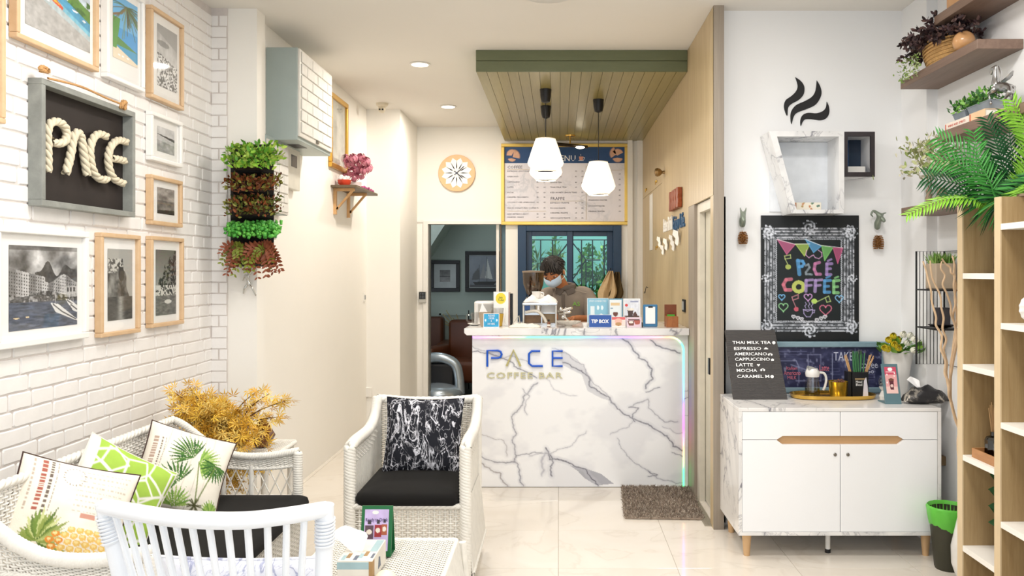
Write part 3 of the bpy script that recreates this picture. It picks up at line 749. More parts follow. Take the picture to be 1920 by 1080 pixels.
bx('case', M('alu_bright'), a.x-.04, a.x+.04, 8.625, 8.655, a.z-.06, a.z+.06, parent=t, bevel=.004)
bx('screen', M('screen_dark', '25282c', .2), a.x-.033, a.x+.033, 8.619, 8.626, a.z-.02, a.z+.055, parent=t)
mb = MB()
for i in range(3):
    for j in range(4): mb.box(a.x-.022+i*.017, a.x-.013+i*.017, 8.6175, 8.619, a.z-.01+j*.015, a.z-.003+j*.015)
mb.build('key', M('key_grey', '7d8288', .4), t, kind='stuff')
# ================================================================== LEFT WALL: FRAMED PICTURES
beech = wood('beech_frame', 'dfc09a', 'd3ae84', (6, 6, 6), .45)
whitef = M('white_frame', 'f7f5f1', .4, var=.01)
matb = M('mat_board', 'f8f7f4', .8, var=.005)
gls = glass('picture_glass', 'ffffff', .03, .1)
def gray(v): return np.repeat(np.clip(v, 0, 255)[..., None], 3, 2)
def cv_bay():
    c = Canvas(120, 84, 'e6ecf2'); n = fbm(120, 84, 6, 1); X, Y = c.X, c.Y
    c.put(Y > .05+.1*X, 'c9d6e4'); c.put((Y > .02+.30*X-.10*np.sin(X*5)) & (Y < .18+.45*X) & (X > .3), '5f8f3a')
    c.put((n > .55) & (Y > .02+.30*X) & (Y < .18+.45*X) & (X > .3), '3f6f2e')
    for i in range(14):
        x = .45+.04*(i % 7); y = .17+.03*(i//7)+.28*(x-.45); c.rect(x, y, x+.02, y+.02, 'c98a5c')
    c.put(Y > .18+.42*X, '4a9fc6'); c.put(Y > .30+.42*X, '7fc4da'); c.put(Y > .38+.40*X, 'b9c8cc'); c.put(Y > .5+.35*X, 'b5b3b0')
    for x, y, w in ((.12, .3, .03), (.2, .2, .03), (.48, .38, .04), (.75, .52, .05), (.9, .6, .03), (.3, .27, .02), (.6, .42, .03)): c.ell(x, y, w, .014, 'ffffff')
    c.poly([(.3, .46), (.36, .43), (.56, .56), (.55, .6), (.34, .52)], 'd8502c'); c.poly([(.34, .455), (.42, .49), (.52, .55), (.42, .53)], 'e6c23c'); c.ell(.3, .56, .05, .015, 'ffffff')
    return c.shade(fbm(120, 84, 20, 2), .85, 1.15)
def cv_palm():
    c = Canvas(64, 110, '3d9fe0'); X, Y = c.X, c.Y
    c.put(Y < .5, '6db9ea'); c.put(Y > .76, '2e9ccb'); c.put((Y > .62+.16*X) & (Y < .78) , '4b8a3a'); c.put(Y > .86+.1*X-.08*(1-X), 'efe0c6'); c.put((X < .25-.3*(Y-.5)) & (Y > .35) & (Y < .85), '57983f')
    r = random.Random(4); c.line([(0, .34), (.35, .25), (.55, .12)], .06, '8a6a4a')
    for i in range(46):
        a = r.uniform(-.4, 3.3); l = r.uniform(.3, .8); x, y = .55, .12
        p = [(x, y)]
        for q in range(4): p.append((x+math.cos(a)*l*(q+1)/4, y+(math.sin(a)*l*(q+1)/4+.10*((q+1)/4)**2)*.62))
        c.line(p, .022, r.choice(('3c5a2c', '55713a', '6d5a3a', '2f4a25', '7d8a4a')), .85)
    for x in (.25, .4, .6): c.ell(x, .93, .05, .012, 'ffffff')
    return c
def cv_pebbles():
    c = Canvas(56, 92, '9a9a98'); n = fbm(56, 92, 26, 5, 2, 1.6); m = fbm(56, 92, 6, 3)
    v = np.where(c.Y < .12+.2*c.X, 150+20*m, np.where(c.Y < .45+.15*c.X, 190+70*(m-.5), np.where(n > .5, 225, 60)+60*(m-.5)))
    c.a = gray(v); c.ell(.3, .3, .3, .05, '4a4a48', .5); return c
def cv_seascape():
    c = Canvas(50, 44); m = fbm(50, 44, 5, 7); v = 215-30*c.Y+50*(m-.5)
    v = np.where(c.Y > .55+.1*c.X, 150+90*(m-.5)+20*c.Y, v); v = np.where(abs(c.Y-(.32+.12*c.X)) < .05*(c.X+.2), 70, v); c.a = gray(v); return c
def cv_stormy():
    c = Canvas(46, 60); m = fbm(46, 60, 4, 9, 5, 1.4); v = 150+120*(m-.5)-40*(c.Y > .5)
    c.a = gray(v)*np.array([1.04, 1, .96]); c.put(c.Y > .88-.05*c.X, '2b2622', .8); c.put((c.Y > .58) & (c.Y < .64), '8a7a68', .6); return c
def cv_harbour():
    w, h = 150, 124; c = Canvas(w, h); X, Y = c.X, c.Y; m = fbm(w, h, 5, 21, 5); n = fbm(w, h, 24, 22, 3)
    v = 150+260*(m-.5); v = np.where(Y < .06, v*.7, v)
    ridge = .36-.17*np.exp(-((X-.52)/.09)**2)-.13*np.exp(-((X-.86)/.12)**2)+.03*np.sin(X*30)
    v = np.where((Y > ridge) & (X > .35), 62+70*(n-.3), v)
    roof = np.where(X < .5, .27+.22*X, .40+.05*np.sin(X*14)); v = np.where(Y > roof, 150+70*(np.floor(X*11) % 3)/2-20+40*(n-.5), v)
    win = (np.mod(X*30, 1) < .35) & (np.mod((Y-.18*X)*26, 1) < .45) & (Y > roof+.02) & (Y < .6); v = np.where(win, 55, v)
    v = np.where((Y > .58+.03*np.sin(X*9)) & (Y < .68), 40+260*np.abs(n-.5)+60*(n > .56), v)
    wave = fbm(w, h, 10, 23, 4, 5); v = np.where(Y > .68, 95+90*(wave-.5)+10*(Y-.68), v)
    c.a = gray(v)
    c.a[Y > .68] *= np.array([.88, .96, 1.12])
    c.put((Y > .5) & (Y < .64) & (X > .8) , 'cfcfcd', .7); 
    for i in range(3): c.rect(.84+.05*i, .52, .865+.05*i, .57, '444444')
    for x, y, s in ((.62, .70, 1.0), (.84, .66, .7), (.9, .72, .8)):
        c.poly([(x-.04*s, y), (x+.08*s, y+.02), (x+.42*s, y+.26*s), (x+.34*s, y+.24*s), (x+.04*s, y+.12*s)], 'e8e8e6'); c.line([(x+.0*s, y+.02), (x+.14*s, y+.12*s), (x+.36*s, y+.23*s)], .012, '3a3a3a'); c.line([(x+.04, y), (x+.02, y-.2)], .006, 'dddddd')
    c.ell(.1, .86, .04, .008, 'f2dcae'); c.ell(.25, .855, .03, .008, 'f2dcae'); return c
def cv_rock(seed, left):
    w, h = 62, 108; c = Canvas(w, h); X, Y = c.X, c.Y; m = fbm(w, h, 5, seed, 5, 1.7); n = fbm(w, h, 18, seed+1, 3, 1.7)
    v = (175-60*Y*0) * np.ones_like(X) if left else 110+90*Y
    if left: rock = (Y > .14+1.1*np.maximum(0, X-.62)**1.1*.9+.25*np.maximum(0, .05-X)) & (X < .55+.45*Y+.1*np.sin(Y*20)*.3)
    else: rock = Y > .62-.75*X+.35*np.maximum(0, X-.55)+.05*np.sin(X*25)
    v = np.where(rock & (Y < .68), (95+170*(m-.45)+50*(n-.5)) if left else (40+80*(n > .52)+60*(m-.4)), v)
    if left: v = np.where(rock & (Y < .34) & (n > .5), 205, v); v = np.where((np.hypot(X-.55, (Y-.36)*1.2) < .12), 60, v); v = np.where((abs(X-.52) < .08) & (Y > .7), 190, v) 
    wv = fbm(w, h, 8, seed+3, 4, 6)
    v = np.where(Y > .68, (75+60*(wv-.5)+90*np.exp(-((X-.52)/.12)**2)) if left else 115+90*(wv-.5), v)
    if not left: v = np.where((Y > .55) & (Y < .70) & (n > .48), 215, v); v = np.where(((X-.6)**2/.03+(Y-.8)**2/.001) < 1, 225, v)
    c.a = gray(v)*np.array([1.0, 1.0, .97]); return c
def wall_frame(label, Y0, Y1, z0, z1, pr, cv, wooden, bw=.02, dep=.035):
    t = thing('framed_picture', label, 'picture', (-2.03, (Y0+Y1)/2, z0), group='framed pictures on the brick wall')
    m = beech if wooden else whitef; xa, xb = -2.029, -2.03+dep
    bx('backing', matb, xa, -2.014, Y0+.004, Y1-.004, z0+.004, z1-.004, parent=t)
    for a, b, c_, d in ((Y0, Y1, z1-bw, z1), (Y0, Y1, z0, z0+bw), (Y0, Y0+bw, z0+bw, z1-bw), (Y1-bw, Y1, z0+bw, z1-bw)):
        bx('moulding', m, xa, xb, a, b, c_, d, parent=t, bevel=.004)
    if cv:
        y0, y1, za, zb = pr
        picture('print', cv, (-2.0125, y0, zb), (0, y1-y0, 0), (0, 0, za-zb), t)
    bx('glass', gls, -2.008, -2.006, Y0+bw, Y1-bw, z0+bw, z1-bw, parent=t)
    return t
wall_frame('pale wood picture frame cut off by the left edge of the picture', 2.52, 2.93, 2.03, 2.80, None, None, True)
wall_frame('large pale wood frame with a colour print of a bay and boats', 2.99, 3.526, 2.363, 2.80, (3.06, 3.484, 2.435, 2.735), cv_bay(), True)
wall_frame('white frame with a colour print of a palm tree over a beach', 3.59, 3.918, 2.361, 2.81, (3.663, 3.877, 2.469, 2.76), cv_palm(), False)
wall_frame('pale wood frame with a black and white print of a pebble shore', 3.98, 4.326, 2.354, 2.81, (4.068, 4.279, 2.435, 2.745), cv_pebbles(), True)
wall_frame('small white frame with a grey seascape under the pebble print', 3.98, 4.31, 2.047, 2.288, (4.068, 4.249, 2.104, 2.23), cv_seascape(), False)
wall_frame('small pale wood frame with a brownish stormy landscape', 3.98, 4.31, 1.73, 1.976, (4.068, 4.249, 1.79, 1.922), cv_stormy(), True)
wall_frame('large white frame with a black and white harbour town print', 2.88, 3.45, 1.216, 1.666, (2.969, 3.39, 1.277, 1.596), cv_harbour(), False, .026)
wall_frame('tall pale wood frame with a grey print of a town on a sea rock', 3.543, 3.878, 1.207, 1.669, (3.62, 3.829, 1.276, 1.6), cv_rock(31, True), True)
wall_frame('tall pale wood frame with a dark print of houses on a steep hill', 3.98, 4.326, 1.219, 1.673, (4.052, 4.267, 1.275, 1.607), cv_rock(41, False), True)
# shadow box with rope letters
sb = thing('rope_letter_box', 'grey wooden shadow box with thick rope letters spelling PACE on black', 'wall sign', (-2.03, 3.45, 1.75))
gw = wood('weathered_grey', '9fa19b', '7e817c', (4, 4, 4), .6, contrast=(.3, .7))
Y0, Y1, z0, z1 = 3.10, 3.786, 1.75, 2.24
bx('backboard', M('black_board', '2b2320', .7, var=.15, vscale=6), -2.029, -2.022, Y0+.01, Y1-.01, z0+.01, z1-.01, parent=sb)
for a, b, c_, d in ((Y0, Y1, z1-.024, z1), (Y0, Y1, z0, z0+.024), (Y0, Y0+.024, z0+.024, z1-.024), (Y1-.024, Y1, z0+.024, z1-.024)):
    bx('moulding', gw, -2.029, -1.975, a, b, c_, d, parent=sb, bevel=.002)
rope = M('rope_cream', 'e4d9bf', .9, var=.05, vscale=40, bmp=.3); jute = M('jute', 'cfa06a', .9, var=.1, vscale=50)
def L(x, y, X=-1.998):
    px, py = x/3, y/3; YY_ = -X*F/(CX-px); return Vector((X, YY_, HC-(py-CY)*YY_/F))
def curve(pts, n=8):
    P = [Vector(p) for p in pts]; P = [P[0]]+P+[P[-1]]; out = []
    for i in range(1, len(P)-2):
        for j in range(n):
            t_ = j/n; a, b, c_, d = P[i-1:i+3]
            out.append(.5*((2*b)+(c_-a)*t_+(2*a-5*b+4*c_-d)*t_*t_+(3*b-a-3*c_+d)*t_**3))
    return out+[P[-2]]
for nm, pts in (('letter_p', [(268, 965), (268, 850), (266, 740), (275, 700), (310, 682), (355, 700), (378, 750), (365, 795), (325, 808), (290, 795)]),
                ('letter_a', [(370, 975), (395, 880), (412, 780), (430, 742), (455, 760), (468, 850), (490, 985)]),
                ('letter_c', [(600, 768), (555, 752), (520, 785), (505, 850), (515, 930), (535, 985), (570, 1010), (603, 1008)]),
                ('letter_e', [(712, 800), (668, 788), (628, 815), (608, 880), (615, 950), (640, 1005), (695, 1032)]), ('letter_e_bar', [(625, 890), (660, 895), (702, 905)])):
    braid(nm, curve([L(*p) for p in pts]), .0165, rope, sb, turns=None)
braid('hanging_cord', curve([L(270, 440, -1.97), (-1.975, 3.35, 2.262), (-1.975, 3.55, 2.255), L(690, 588, -1.97)]), .0045, jute, sb)
for q in ((248, 412), (690, 588)):
    p = L(*q, X=-1.972); rr = random.Random(q[0]); pts = [p+Vector((rr.uniform(-.012, .012), rr.uniform(-.03, .03), rr.uniform(-.022, .03))) for _ in range(7)]
    braid('rope_knot', curve(pts), .008, jute, sb)
# ================================================================== VERTICAL GARDEN ON THE PILLAR
felt = M('black_felt', '1b1816', .95, var=.1, vscale=40, bmp=.3)
vg = thing('wall_planter', 'black felt hanging planter with five pockets on the white pillar', 'planter', (-1.82, 4.75, 1.54))
PX0, PX1 = -1.915, -1.665
bx('felt_back', felt, PX0, PX1, 4.735, 4.748, 1.55, 2.24, parent=vg, bevel=.003)
rows_z = (2.13, 2.005, 1.87, 1.745, 1.60)
for i, z in enumerate(rows_z):
    n = 10; vs = []; fs = []
    for j, (dz_, dep) in enumerate(((-.075, .01), (-.06, .06), (0, .095), (.01, .098))):
        for q in range(n+1):
            u = q/n; d = dep*(math.sin(PI*u)**.45 if 0 < u < 1 else .05); vs.append((PX0+(PX1-PX0)*u, 4.738-d, z+dz_))
    for j in range(3):
        for q in range(n): fs.append((j*(n+1)+q, j*(n+1)+q+1, (j+1)*(n+1)+q+1, (j+1)*(n+1)+q))
    MB().add(vs, fs).build('pocket', felt, vg, smooth=True)
    MB().prism([(PX0+.02, 4.73), (PX1-.02, 4.73), (PX1-.05, 4.66), (PX0+.05, 4.66)], (z-.05, z-.015), 'z').build('soil', M('soil', '2c1f17', 1), vg)
G = lambda n_, c: M(n_, c, .55, var=.1, vscale=30)
lush = [G('leaf_lime', '8fbf3a'), G('leaf_green', '5b9a2c'), G('leaf_pale', 'b4d05a')]
brn = [G('leaf_rust', '8a4a22'), G('leaf_brown', '6b3a1e'), G('leaf_olive', '8a8a3a')]
brg = [G('leaf_olive', '7c7c30'), G('leaf_moss', '5c6a2a'), G('leaf_rust', '8a4a22'), G('leaf_brown', '5a3420')]
sed = [G('sedum', '4aa33c'), G('sedum_light', '6cc24e')]
rng = np.random.default_rng(8)
def planter_plant(name, label, z, N, mats, size, h, ylo, tmpl=LEAF, droop=0, wide=(0, 0)):
    t = thing(name, label, 'plant', (-1.79, 4.69, z-.03), group='plants in the black pocket planter')
    x = rng.uniform(PX0+.015-wide[0], PX1+.03+wide[1], N); u = rng.random(N); y = 4.70-rng.random(N)*ylo; zz = z-.012+u*(h+.012)-.35*(4.70-y)
    P = np.stack([x, y, zz], 1); D = np.stack([rng.normal(0, .7, N)+(x+1.83)*3, rng.normal(-.6, .5, N), rng.normal(.5-droop, .5, N)], 1)
    leaves('foliage', P, D, rng.uniform(.7, 1.2, N)*size, tmpl, mats, t)
    mb = MB()
    for i in range(12):
        a = rng.uniform(PX0+.03, PX1-.03); mb.tube([(a, 4.70, z-.03), (a+rng.normal(0, .02), 4.66, z+h*.5)], .002, 4)
    mb.build('stems', mats[-1], t, kind='stuff'); return t
planter_plant('leafy_plant', 'bright lime green leafy plant in the top pocket', 2.135, 520, lush, .036, .11, .17, wide=(-.02, .04))
planter_plant('rust_plant', 'rusty brown and olive plant in the second pocket', 2.0, 420, brn, .03, .06, .14, wide=(-.02, .03))
planter_plant('mottled_plant', 'mottled brown green plant in the middle pocket', 1.865, 520, brg, .028, .08, .15, wide=(-.02, .04))
BALL = (np.array([(0, 0, -1), (1, 0, 0), (0, 1, 0), (-1, 0, 0), (0, -1, 0), (0, 0, 1.)])*.5, [(1, 2, 5), (2, 3, 5), (3, 4, 5), (4, 1, 5), (2, 1, 0), (3, 2, 0), (4, 3, 0), (1, 4, 0)])
planter_plant('sedum_plant', 'vivid green bubbly succulent in the fourth pocket', 1.745, 380, sed, .028, .05, .13, BALL, wide=(-.01, .03))
t = thing('fern_plant', 'reddish brown and green fern spilling from the lowest pocket', 'plant', (-1.79, 4.69, 1.56), group='plants in the black pocket planter')
for i in range(34):
    a = rng.uniform(-.9, 1.3); l = rng.uniform(.10, .17); x0 = rng.uniform(PX0+.05, PX1+.02); up = rng.uniform(-.1, .9)
    P = []; D = []
    spine = [Vector((x0+math.sin(a)*l*s, 4.68-l*.75*s*abs(math.cos(a))-.01, 1.61+up*l*s-l*.9*s*s)) for s in np.linspace(0, 1, 9)]
    for s in range(1, 9):
        d = spine[s]-spine[s-1]; side = Vector((d.z, 0, -d.x)).normalized()
        for sg_ in (-1, 1): P.append(tuple(spine[s])); D.append(tuple(side*sg_+d.normalized()*.8))
    leaves('frond', P, D, np.linspace(.055, .025, len(P)), LEAF, [G('fern_red', '8c4a2e')] if i % 3 else [G('fern_green', '7f8a2e')], t, roll=(0, -1, .3), kind=None, seed=i)
# silver climbing figurine under the planter
sil = M('silver_cast', 'c9c9c5', .25, .85, var=.05)
t = thing('climbing_figurine', 'small silver figurine of a climbing figure below the pocket planter', 'figurine', (-1.80, 4.74, 1.38))
J = {k_: (W(px, py, 4.735-d), r_) for k_, px, py, d, r_ in (('hip', 466, 530, .0, .010), ('chest', 464, 519, .01, .012), ('neck', 467, 514, .015, .007), ('head', 471, 509, .02, .011), ('sl', 459, 516, .01, .006), ('hl', 455, 527, 0, .004), ('sr', 466, 513, .01, .006), ('hr', 466, 503, 0, .004), ('kl', 458, 541, .012, .006), ('fl', 456, 551, 0, .004), ('kr', 473, 540, .012, .006), ('fr', 480, 555, 0, .005))}
skin('figure', J, [('hip', 'chest'), ('chest', 'neck'), ('neck', 'head'), ('chest', 'sl'), ('sl', 'hl'), ('chest', 'sr'), ('sr', 'hr'), ('hip', 'kl'), ('kl', 'fl'), ('hip', 'kr'), ('kr', 'fr')], sil, t)
MB().tube([W(466, 503, 4.735), W(465, 498, 4.742)], .002, 5).build('hanging_wire', sil, t)
# ================================================================== LEFT REAR WALL
gbox = M('cabinet_grey_blue', 'a9b5b2', .4, .2, var=.02); foam = M('foam_brick', 'e9e7e1', .6, var=.05, vscale=30, bmp=.2)
t = thing('electric_cabinet', 'large grey steel cabinet with white foam brick door high on the left wall', 'cabinet', (-1.83, 5.43, 2.32))
bx('case', gbox, -1.83, -1.632, 5.07, 5.80, 2.32, 2.90, parent=t, bevel=.004)
dd = bx('door', M('cabinet_cream', 'e4e1d9', .4), -1.634, -1.62, 5.075, 5.795, 2.345, 2.895, parent=t, bevel=.003)
def foam_rows(parent, x, y0, y1, z0, z1, rows, cols):
    h = (z1-z0)/rows
    for r_ in range(rows):
        off = (r_ % 2)*.5; w = (y1-y0)/cols; ys = sorted({y0, y1} | {y0+w*(c_+off) for c_ in range(cols) if y0 < y0+w*(c_+off) < y1})
        for a, b in zip(ys[:-1], ys[1:]): bx('foam_brick', foam, x, x+.007, a+.004, b-.004, z0+h*r_+.004, z0+h*(r_+1)-.004, parent=parent, bevel=.003, seg=1)
foam_rows(dd, -1.62, 5.10, 5.78, 2.37, 2.885, 7, 3)
bx('latch', M('latch_grey', '77736a', .3, .6), -1.62, -1.61, 5.42, 5.46, 2.352, 2.372, parent=dd)
bx('vent_slot', blk, -1.76, -1.68, 5.25, 5.42, 2.3185, 2.3205, parent=t)
t = thing('breaker_box', 'white breaker box with foam brick cover behind the pocket planter', 'electric box', (-1.83, 5.1, 1.86))
bx('case', gbox, -1.83, -1.775, 4.92, 5.31, 1.86, 2.33, parent=t, bevel=.004)
dd = bx('door', M('cabinet_cream'), -1.776, -1.768, 4.922, 5.308, 1.865, 2.305, parent=t, bevel=.002)
foam_rows(dd, -1.768, 4.94, 5.295, 1.875, 2.295, 7, 2)
t = thing('meter_box', 'pale grey meter box with a dark display, right of the breaker box', 'electric box', (-1.83, 5.45, 2.07))
bx('case', M('meter_case', 'd8d5c9', .4), -1.83, -1.785, 5.33, 5.60, 2.05, 2.33, parent=t, bevel=.004)
bx('display', M('screen_dark'), -1.786, -1.782, 5.42, 5.53, 2.2, 2.28, parent=t)
t = thing('small_junction_box', 'small grey junction box low behind the pocket planter', 'electric box', (-1.83, 5.1, 1.66))
bx('case', M('meter_case'), -1.83, -1.80, 4.95, 5.18, 1.70, 1.83, parent=t, bevel=.004)
bx('cover', gbox, -1.80, -1.79, 4.97, 5.16, 1.71, 1.82, parent=t, bevel=.002)
for lab, p, w_ in (('small white wall switch on the left rear wall', W(685, 557, 7.70), .03), ('small white socket near the floor behind the wicker armchair', W(692, 735, 7.73), .045)):
    t = thing('wall_switch', lab, 'switch', (p.x, p.y, p.z-w_))
    if p.y > 7.72: bx('plate', trimw, p.x-.03, p.x+.03, 7.70, 7.73, p.z-.045, p.z+.045, parent=t, bevel=.003); bx('socket_face', blk, p.x-.034, p.x-.03, 7.705, 7.725, p.z-.03, p.z+.03, parent=t)
    else: bx('plate', trimw, -1.83, -1.82, 7.60, 7.66, p.z-.04, p.z+.04, parent=t, bevel=.002); bx('rocker', M('key_grey'), -1.82, -1.817, 7.615, 7.645, p.z-.02, p.z+.02, parent=t)
t = thing('framed_picture', 'gilt framed pale grey picture behind the roses on the left wall', 'picture', (-1.83, 6.70, 2.33))
goldf = M('gilt', 'd6a849', .3, .7, var=.05)
for a, b, c_, d in ((6.44, 6.96, 2.89, 2.93), (6.44, 6.96, 2.33, 2.37), (6.44, 6.48, 2.37, 2.89), (6.92, 6.96, 2.37, 2.89)): bx('moulding', goldf, -1.829, -1.80, a, b, c_, d, parent=t, bevel=.006)
cv = Canvas(40, 50, 'c9c8bd'); cv.shade(fbm(40, 50, 5, 3, 4, 1.4), .75, 1.2); cv.ell(.5, .55, .22, .3, 'b3b0a2', .5); cv.ell(.5, .3, .1, .1, 'dedbd0', .6)
picture('print', cv, (-1.822, 6.47, 2.90), (0, .46, 0), (0, 0, -.54), t); bx('glass', gls, -1.812, -1.81, 6.48, 6.92, 2.37, 2.89, parent=t)
t = thing('wall_shelf', 'dark wood wall shelf on two pale wooden brackets, under the gilt frame', 'shelf', (-1.83, 6.9, 1.95))
bx('board', wood('shelf_dark', '6b5a44', '54452f', (8, 2, 8), .5), -1.83, -1.62, 6.51, 7.27, 2.172, 2.192, parent=t, bevel=.002)
pine = wood('bracket_pine', 'd9ad78', 'c99a64', (8, 8, 8), .5)
for y in (6.60, 7.02):
    br = bx('bracket', pine, -1.829, -1.805, y-.013, y+.013, 1.96, 2.172, parent=t)
    bx('arm', pine, -1.805, -1.66, y-.013, y+.013, 2.15, 2.172, parent=br)
    MB().prism([(y-.011, 2.0), (y-.011, 2.022), (y+.011, 2.022), (y+.011, 2.0)], (-1.81, -1.79), 'x').prism([(-1.806, 1.99), (-1.806, 2.012), (-1.69, 2.15), (-1.668, 2.15)], (y-.011, y+.011), 'y').build('brace', pine, br)
# roses
def rose(mb, c, r, rr):
    for j in range(4):
        ra = r*(1-.22*j); n_ = 5+(3-j)
        for q in range(n_):
            a = 2*PI*q/n_+j*.5+rr.random()*.3; w_ = 2*PI/n_*.75
            pts = []
            for i in range(4):
                for k_ in (-1, 0, 1):
                    el = -0.7+i*.52; rad_ = ra*(math.cos(el)*1.0) * (1.0+.1*(i == 3)); an = a+k_*w_*.5*(1-.25*(i == 3)*(k_ != 0))
                    pts.append((c[0]+rad_*math.cos(an), c[1]+rad_*math.sin(an), c[2]+ra*math.sin(el)*.9+j*r*.08+.02*r*abs(k_)))
            mb.add(pts, [(i*3+k_, i*3+k_+1, i*3+k_+4, i*3+k_+3) for i in range(3) for k_ in (0, 1)])
t = thing('rose_bouquet', 'bunch of pink roses in a pot on the small left wall shelf', 'flowers', (-1.72, 6.85, 2.193))
rr = random.Random(2)
MB().lathe([(.03, 2.193), (.045, 2.2), (.05, 2.25), (.047, 2.252)], (-1.72, 6.88, 0), 20).build('pot', M('pot_pinkwhite', 'f0e2e0', .4, var=.05), t, smooth=True)
rp = M('rose_pink', 'e692a6', .6, var=.12, vscale=30)
for i, (px, py) in enumerate(((648, 298), (662, 297), (676, 305), (686, 303), (641, 315), (655, 306), (670, 318), (683, 319), (660, 322), (648, 328), (677, 296), (667, 310), (676, 328), (640, 303), (690, 315), (664, 332))):
    p = W(px, py, 6.75+rr.random()*.16); mb = MB(); T_ = Matrix.Translation(p) @ Euler((rr.uniform(.6, 1.2), 0, rr.uniform(-.5, .5))).to_matrix().to_4x4(); mb.T = T_; rose(mb, (0, 0, 0), .043, rr); mb.build('rose', rp, t, smooth=True)
P = [tuple(W(rr.uniform(638, 690), rr.uniform(305, 338), 6.82)) for _ in range(40)]
leaves('leaves', P, np.random.default_rng(1).normal(size=(40, 3)), .035, LEAF, [G('rose_leaf', '4f6f4a')], t)
t = thing('red_bowl', 'small red bowl with white fluffy filling on the left wall shelf', 'bowl', (-1.76, 6.66, 2.193))
MB().lathe([(.028, 2.193), (.05, 2.215), (.056, 2.245), (.05, 2.245), (.03, 2.21)], (-1.755, 6.65, 0), 24).build('bowl', M('bowl_red', 'd9492f', .4), t, smooth=True)
rr = random.Random(5); mb = MB()
for _ in range(12): mb.ball((-1.755+rr.uniform(-.035, .035), 6.65+rr.uniform(-.035, .035), 2.25+rr.uniform(0, .02)), rr.uniform(.012, .02), n=8, m=5)
mb.build('filling', M('cotton', 'f6eeee', .9), t, smooth=True, kind='stuff')
t = thing('flower_garland', 'pink and white flower garland lying on the shelf end beside the roses', 'garland', (-1.68, 6.98, 2.193)); mb = MB()
for _ in range(26):
    u = rr.random(); mb.ball((-1.66+rr.uniform(-.02, .02), 6.85+u*.36, 2.20+rr.uniform(0, .018)), .011, n=6, m=4)
mb.build('blossoms', M('blossom_pink', 'd86fa6', .7, var=.2, vscale=60), t, kind='stuff')
# ================================================================== MENU BOARD
t = thing('menu_board', 'large gold framed menu board with a navy header on the back wall', 'menu', (.06, 8.67, 1.99))
m0 = W(940, 270, 8.66); m1 = W(1177, 422, 8.66); gm = M('gold_moulding', 'e6c468', .3, .45, var=.03)
X0, X1, Z1, Z0 = m0.x, m1.x, m0.z, m1.z; fw = .036
for a, b, c_, d in ((X0, X1, Z1-fw, Z1), (X0, X1, Z0, Z0+fw), (X0, X0+fw, Z0+fw, Z1-fw), (X1-fw, X1, Z0+fw, Z1-fw)): bx('moulding', gm, a, b, 8.62, 8.668, c_, d, parent=t, bevel=.006)
bx('sheet', marble('menu_sheet', 'ece8ee', 'd2d2da', 2.2, .03, .35, (0, .6, 0), seed=5), X0+fw, X1-fw, 8.64, 8.664, Z0+fw, Z1-fw, parent=t)
hz = W(0, 306, 8.64).z
bx('header_band', M('menu_navy', '2c4f80', .5, var=.04), X0+fw, X1-fw, 8.637, 8.641, hz, Z1-fw, parent=t)
ink = M('ink_grey', '5a5864', .7, var=0); inkw = M('ink_white', 'ffffff', .5, var=0)
def mt(s, px, py, h, w=None, mat=None, y=8.638, name='menu_text'):
    p = W(px, py, y); hh = h*y/F
    return txt(s, hh/.7, mat or ink, t, name, frontal(p.x, y, p.z), .0004, width=w*y/F if w else None, res=1)
mt('MENU', 1038, 302, 11, 40, inkw, 8.635); mt('COFFEE', 951, 316, 5.5, 28); mt('FRAPPE', 1032, 375, 5.5, 26); mt('DRINKS', 1102, 316, 5.5, 26); mt('ICED', 1031.5, 316, 5.5, 20)
mt('. . . . .', 1106, 299, 3, 14, inkw, 8.635)
items1 = (('ESPRESSO (HOT/ICED)', 320.6), ('AMERICANO', 330.8), ('CAPPUCCINO', 341), ('LATTE', 350.8), ('MOCHA', 360.7), ('CARAMEL MACCHIATO', 369.4), ('COCONUT ICED AMERICANO', 379.1), ('PEACE SIGNATURES COFFEE', 389.8), ('ADD ESPRESSO SHOT', 401), ('WHIPPED CREAM', 407))
items2 = (('THAI TEA', 320.6), ('GREEN TEA', 330.8), ('LEMON TEA', 341.8), ('THAI MILK TEA', 350.8), ('ICED HONEY LEMON TEA', 360.7), ('ESPRESSO FRAPPE', 380), ('MOCHA FRAPPE', 390), ('CARAMEL FRAPPE', 399), ('CHOCOLATE FRAPPE', 408.5))
items3 = (('COCOA', 326), ('FRESH MILK', 336), ('ITALIAN SODA', 346), ('LEMON SODA', 356), ('HONEY LIME', 366), ('SPARKLING WATER', 375), ('COCONUT WATER', 386), ('MINERAL WATER', 396))
for col, x, pr in ((items1, 951, (1006, 1019)), (items2, 1031.5, (1078, 1090)), (items3, 1103, (1160,))):
    for s, y in col:
        mt(s, x, y+1.5, 2.6, len(s)*2.35)
        for q in pr: mt(str(35+(len(s)*5) % 40), q, y+1.5, 2.6, 3.6)
mb = MB(); xq = W(1099, 0, 8.638).x; mb.box(xq-.0015, xq+.0015, 8.6365, 8.64, Z0+fw+.02, hz-.03)
for a, b, y in ((951, 1024, 317.5), (1031, 1094, 377), (1102, 1166, 319), (951, 1024, 396)):
    p, q = W(a, y, 8.638), W(b, y, 8.638); mb.box(p.x, q.x, 8.637, 8.64, p.z-.001, p.z+.001)
mb.build('rule_lines', M('rule_gold', 'c8b27a', .5, var=0), t, kind='stuff')
pk = M('palm_fan_pink', 'e8b79a', .6, var=.08, vscale=40)
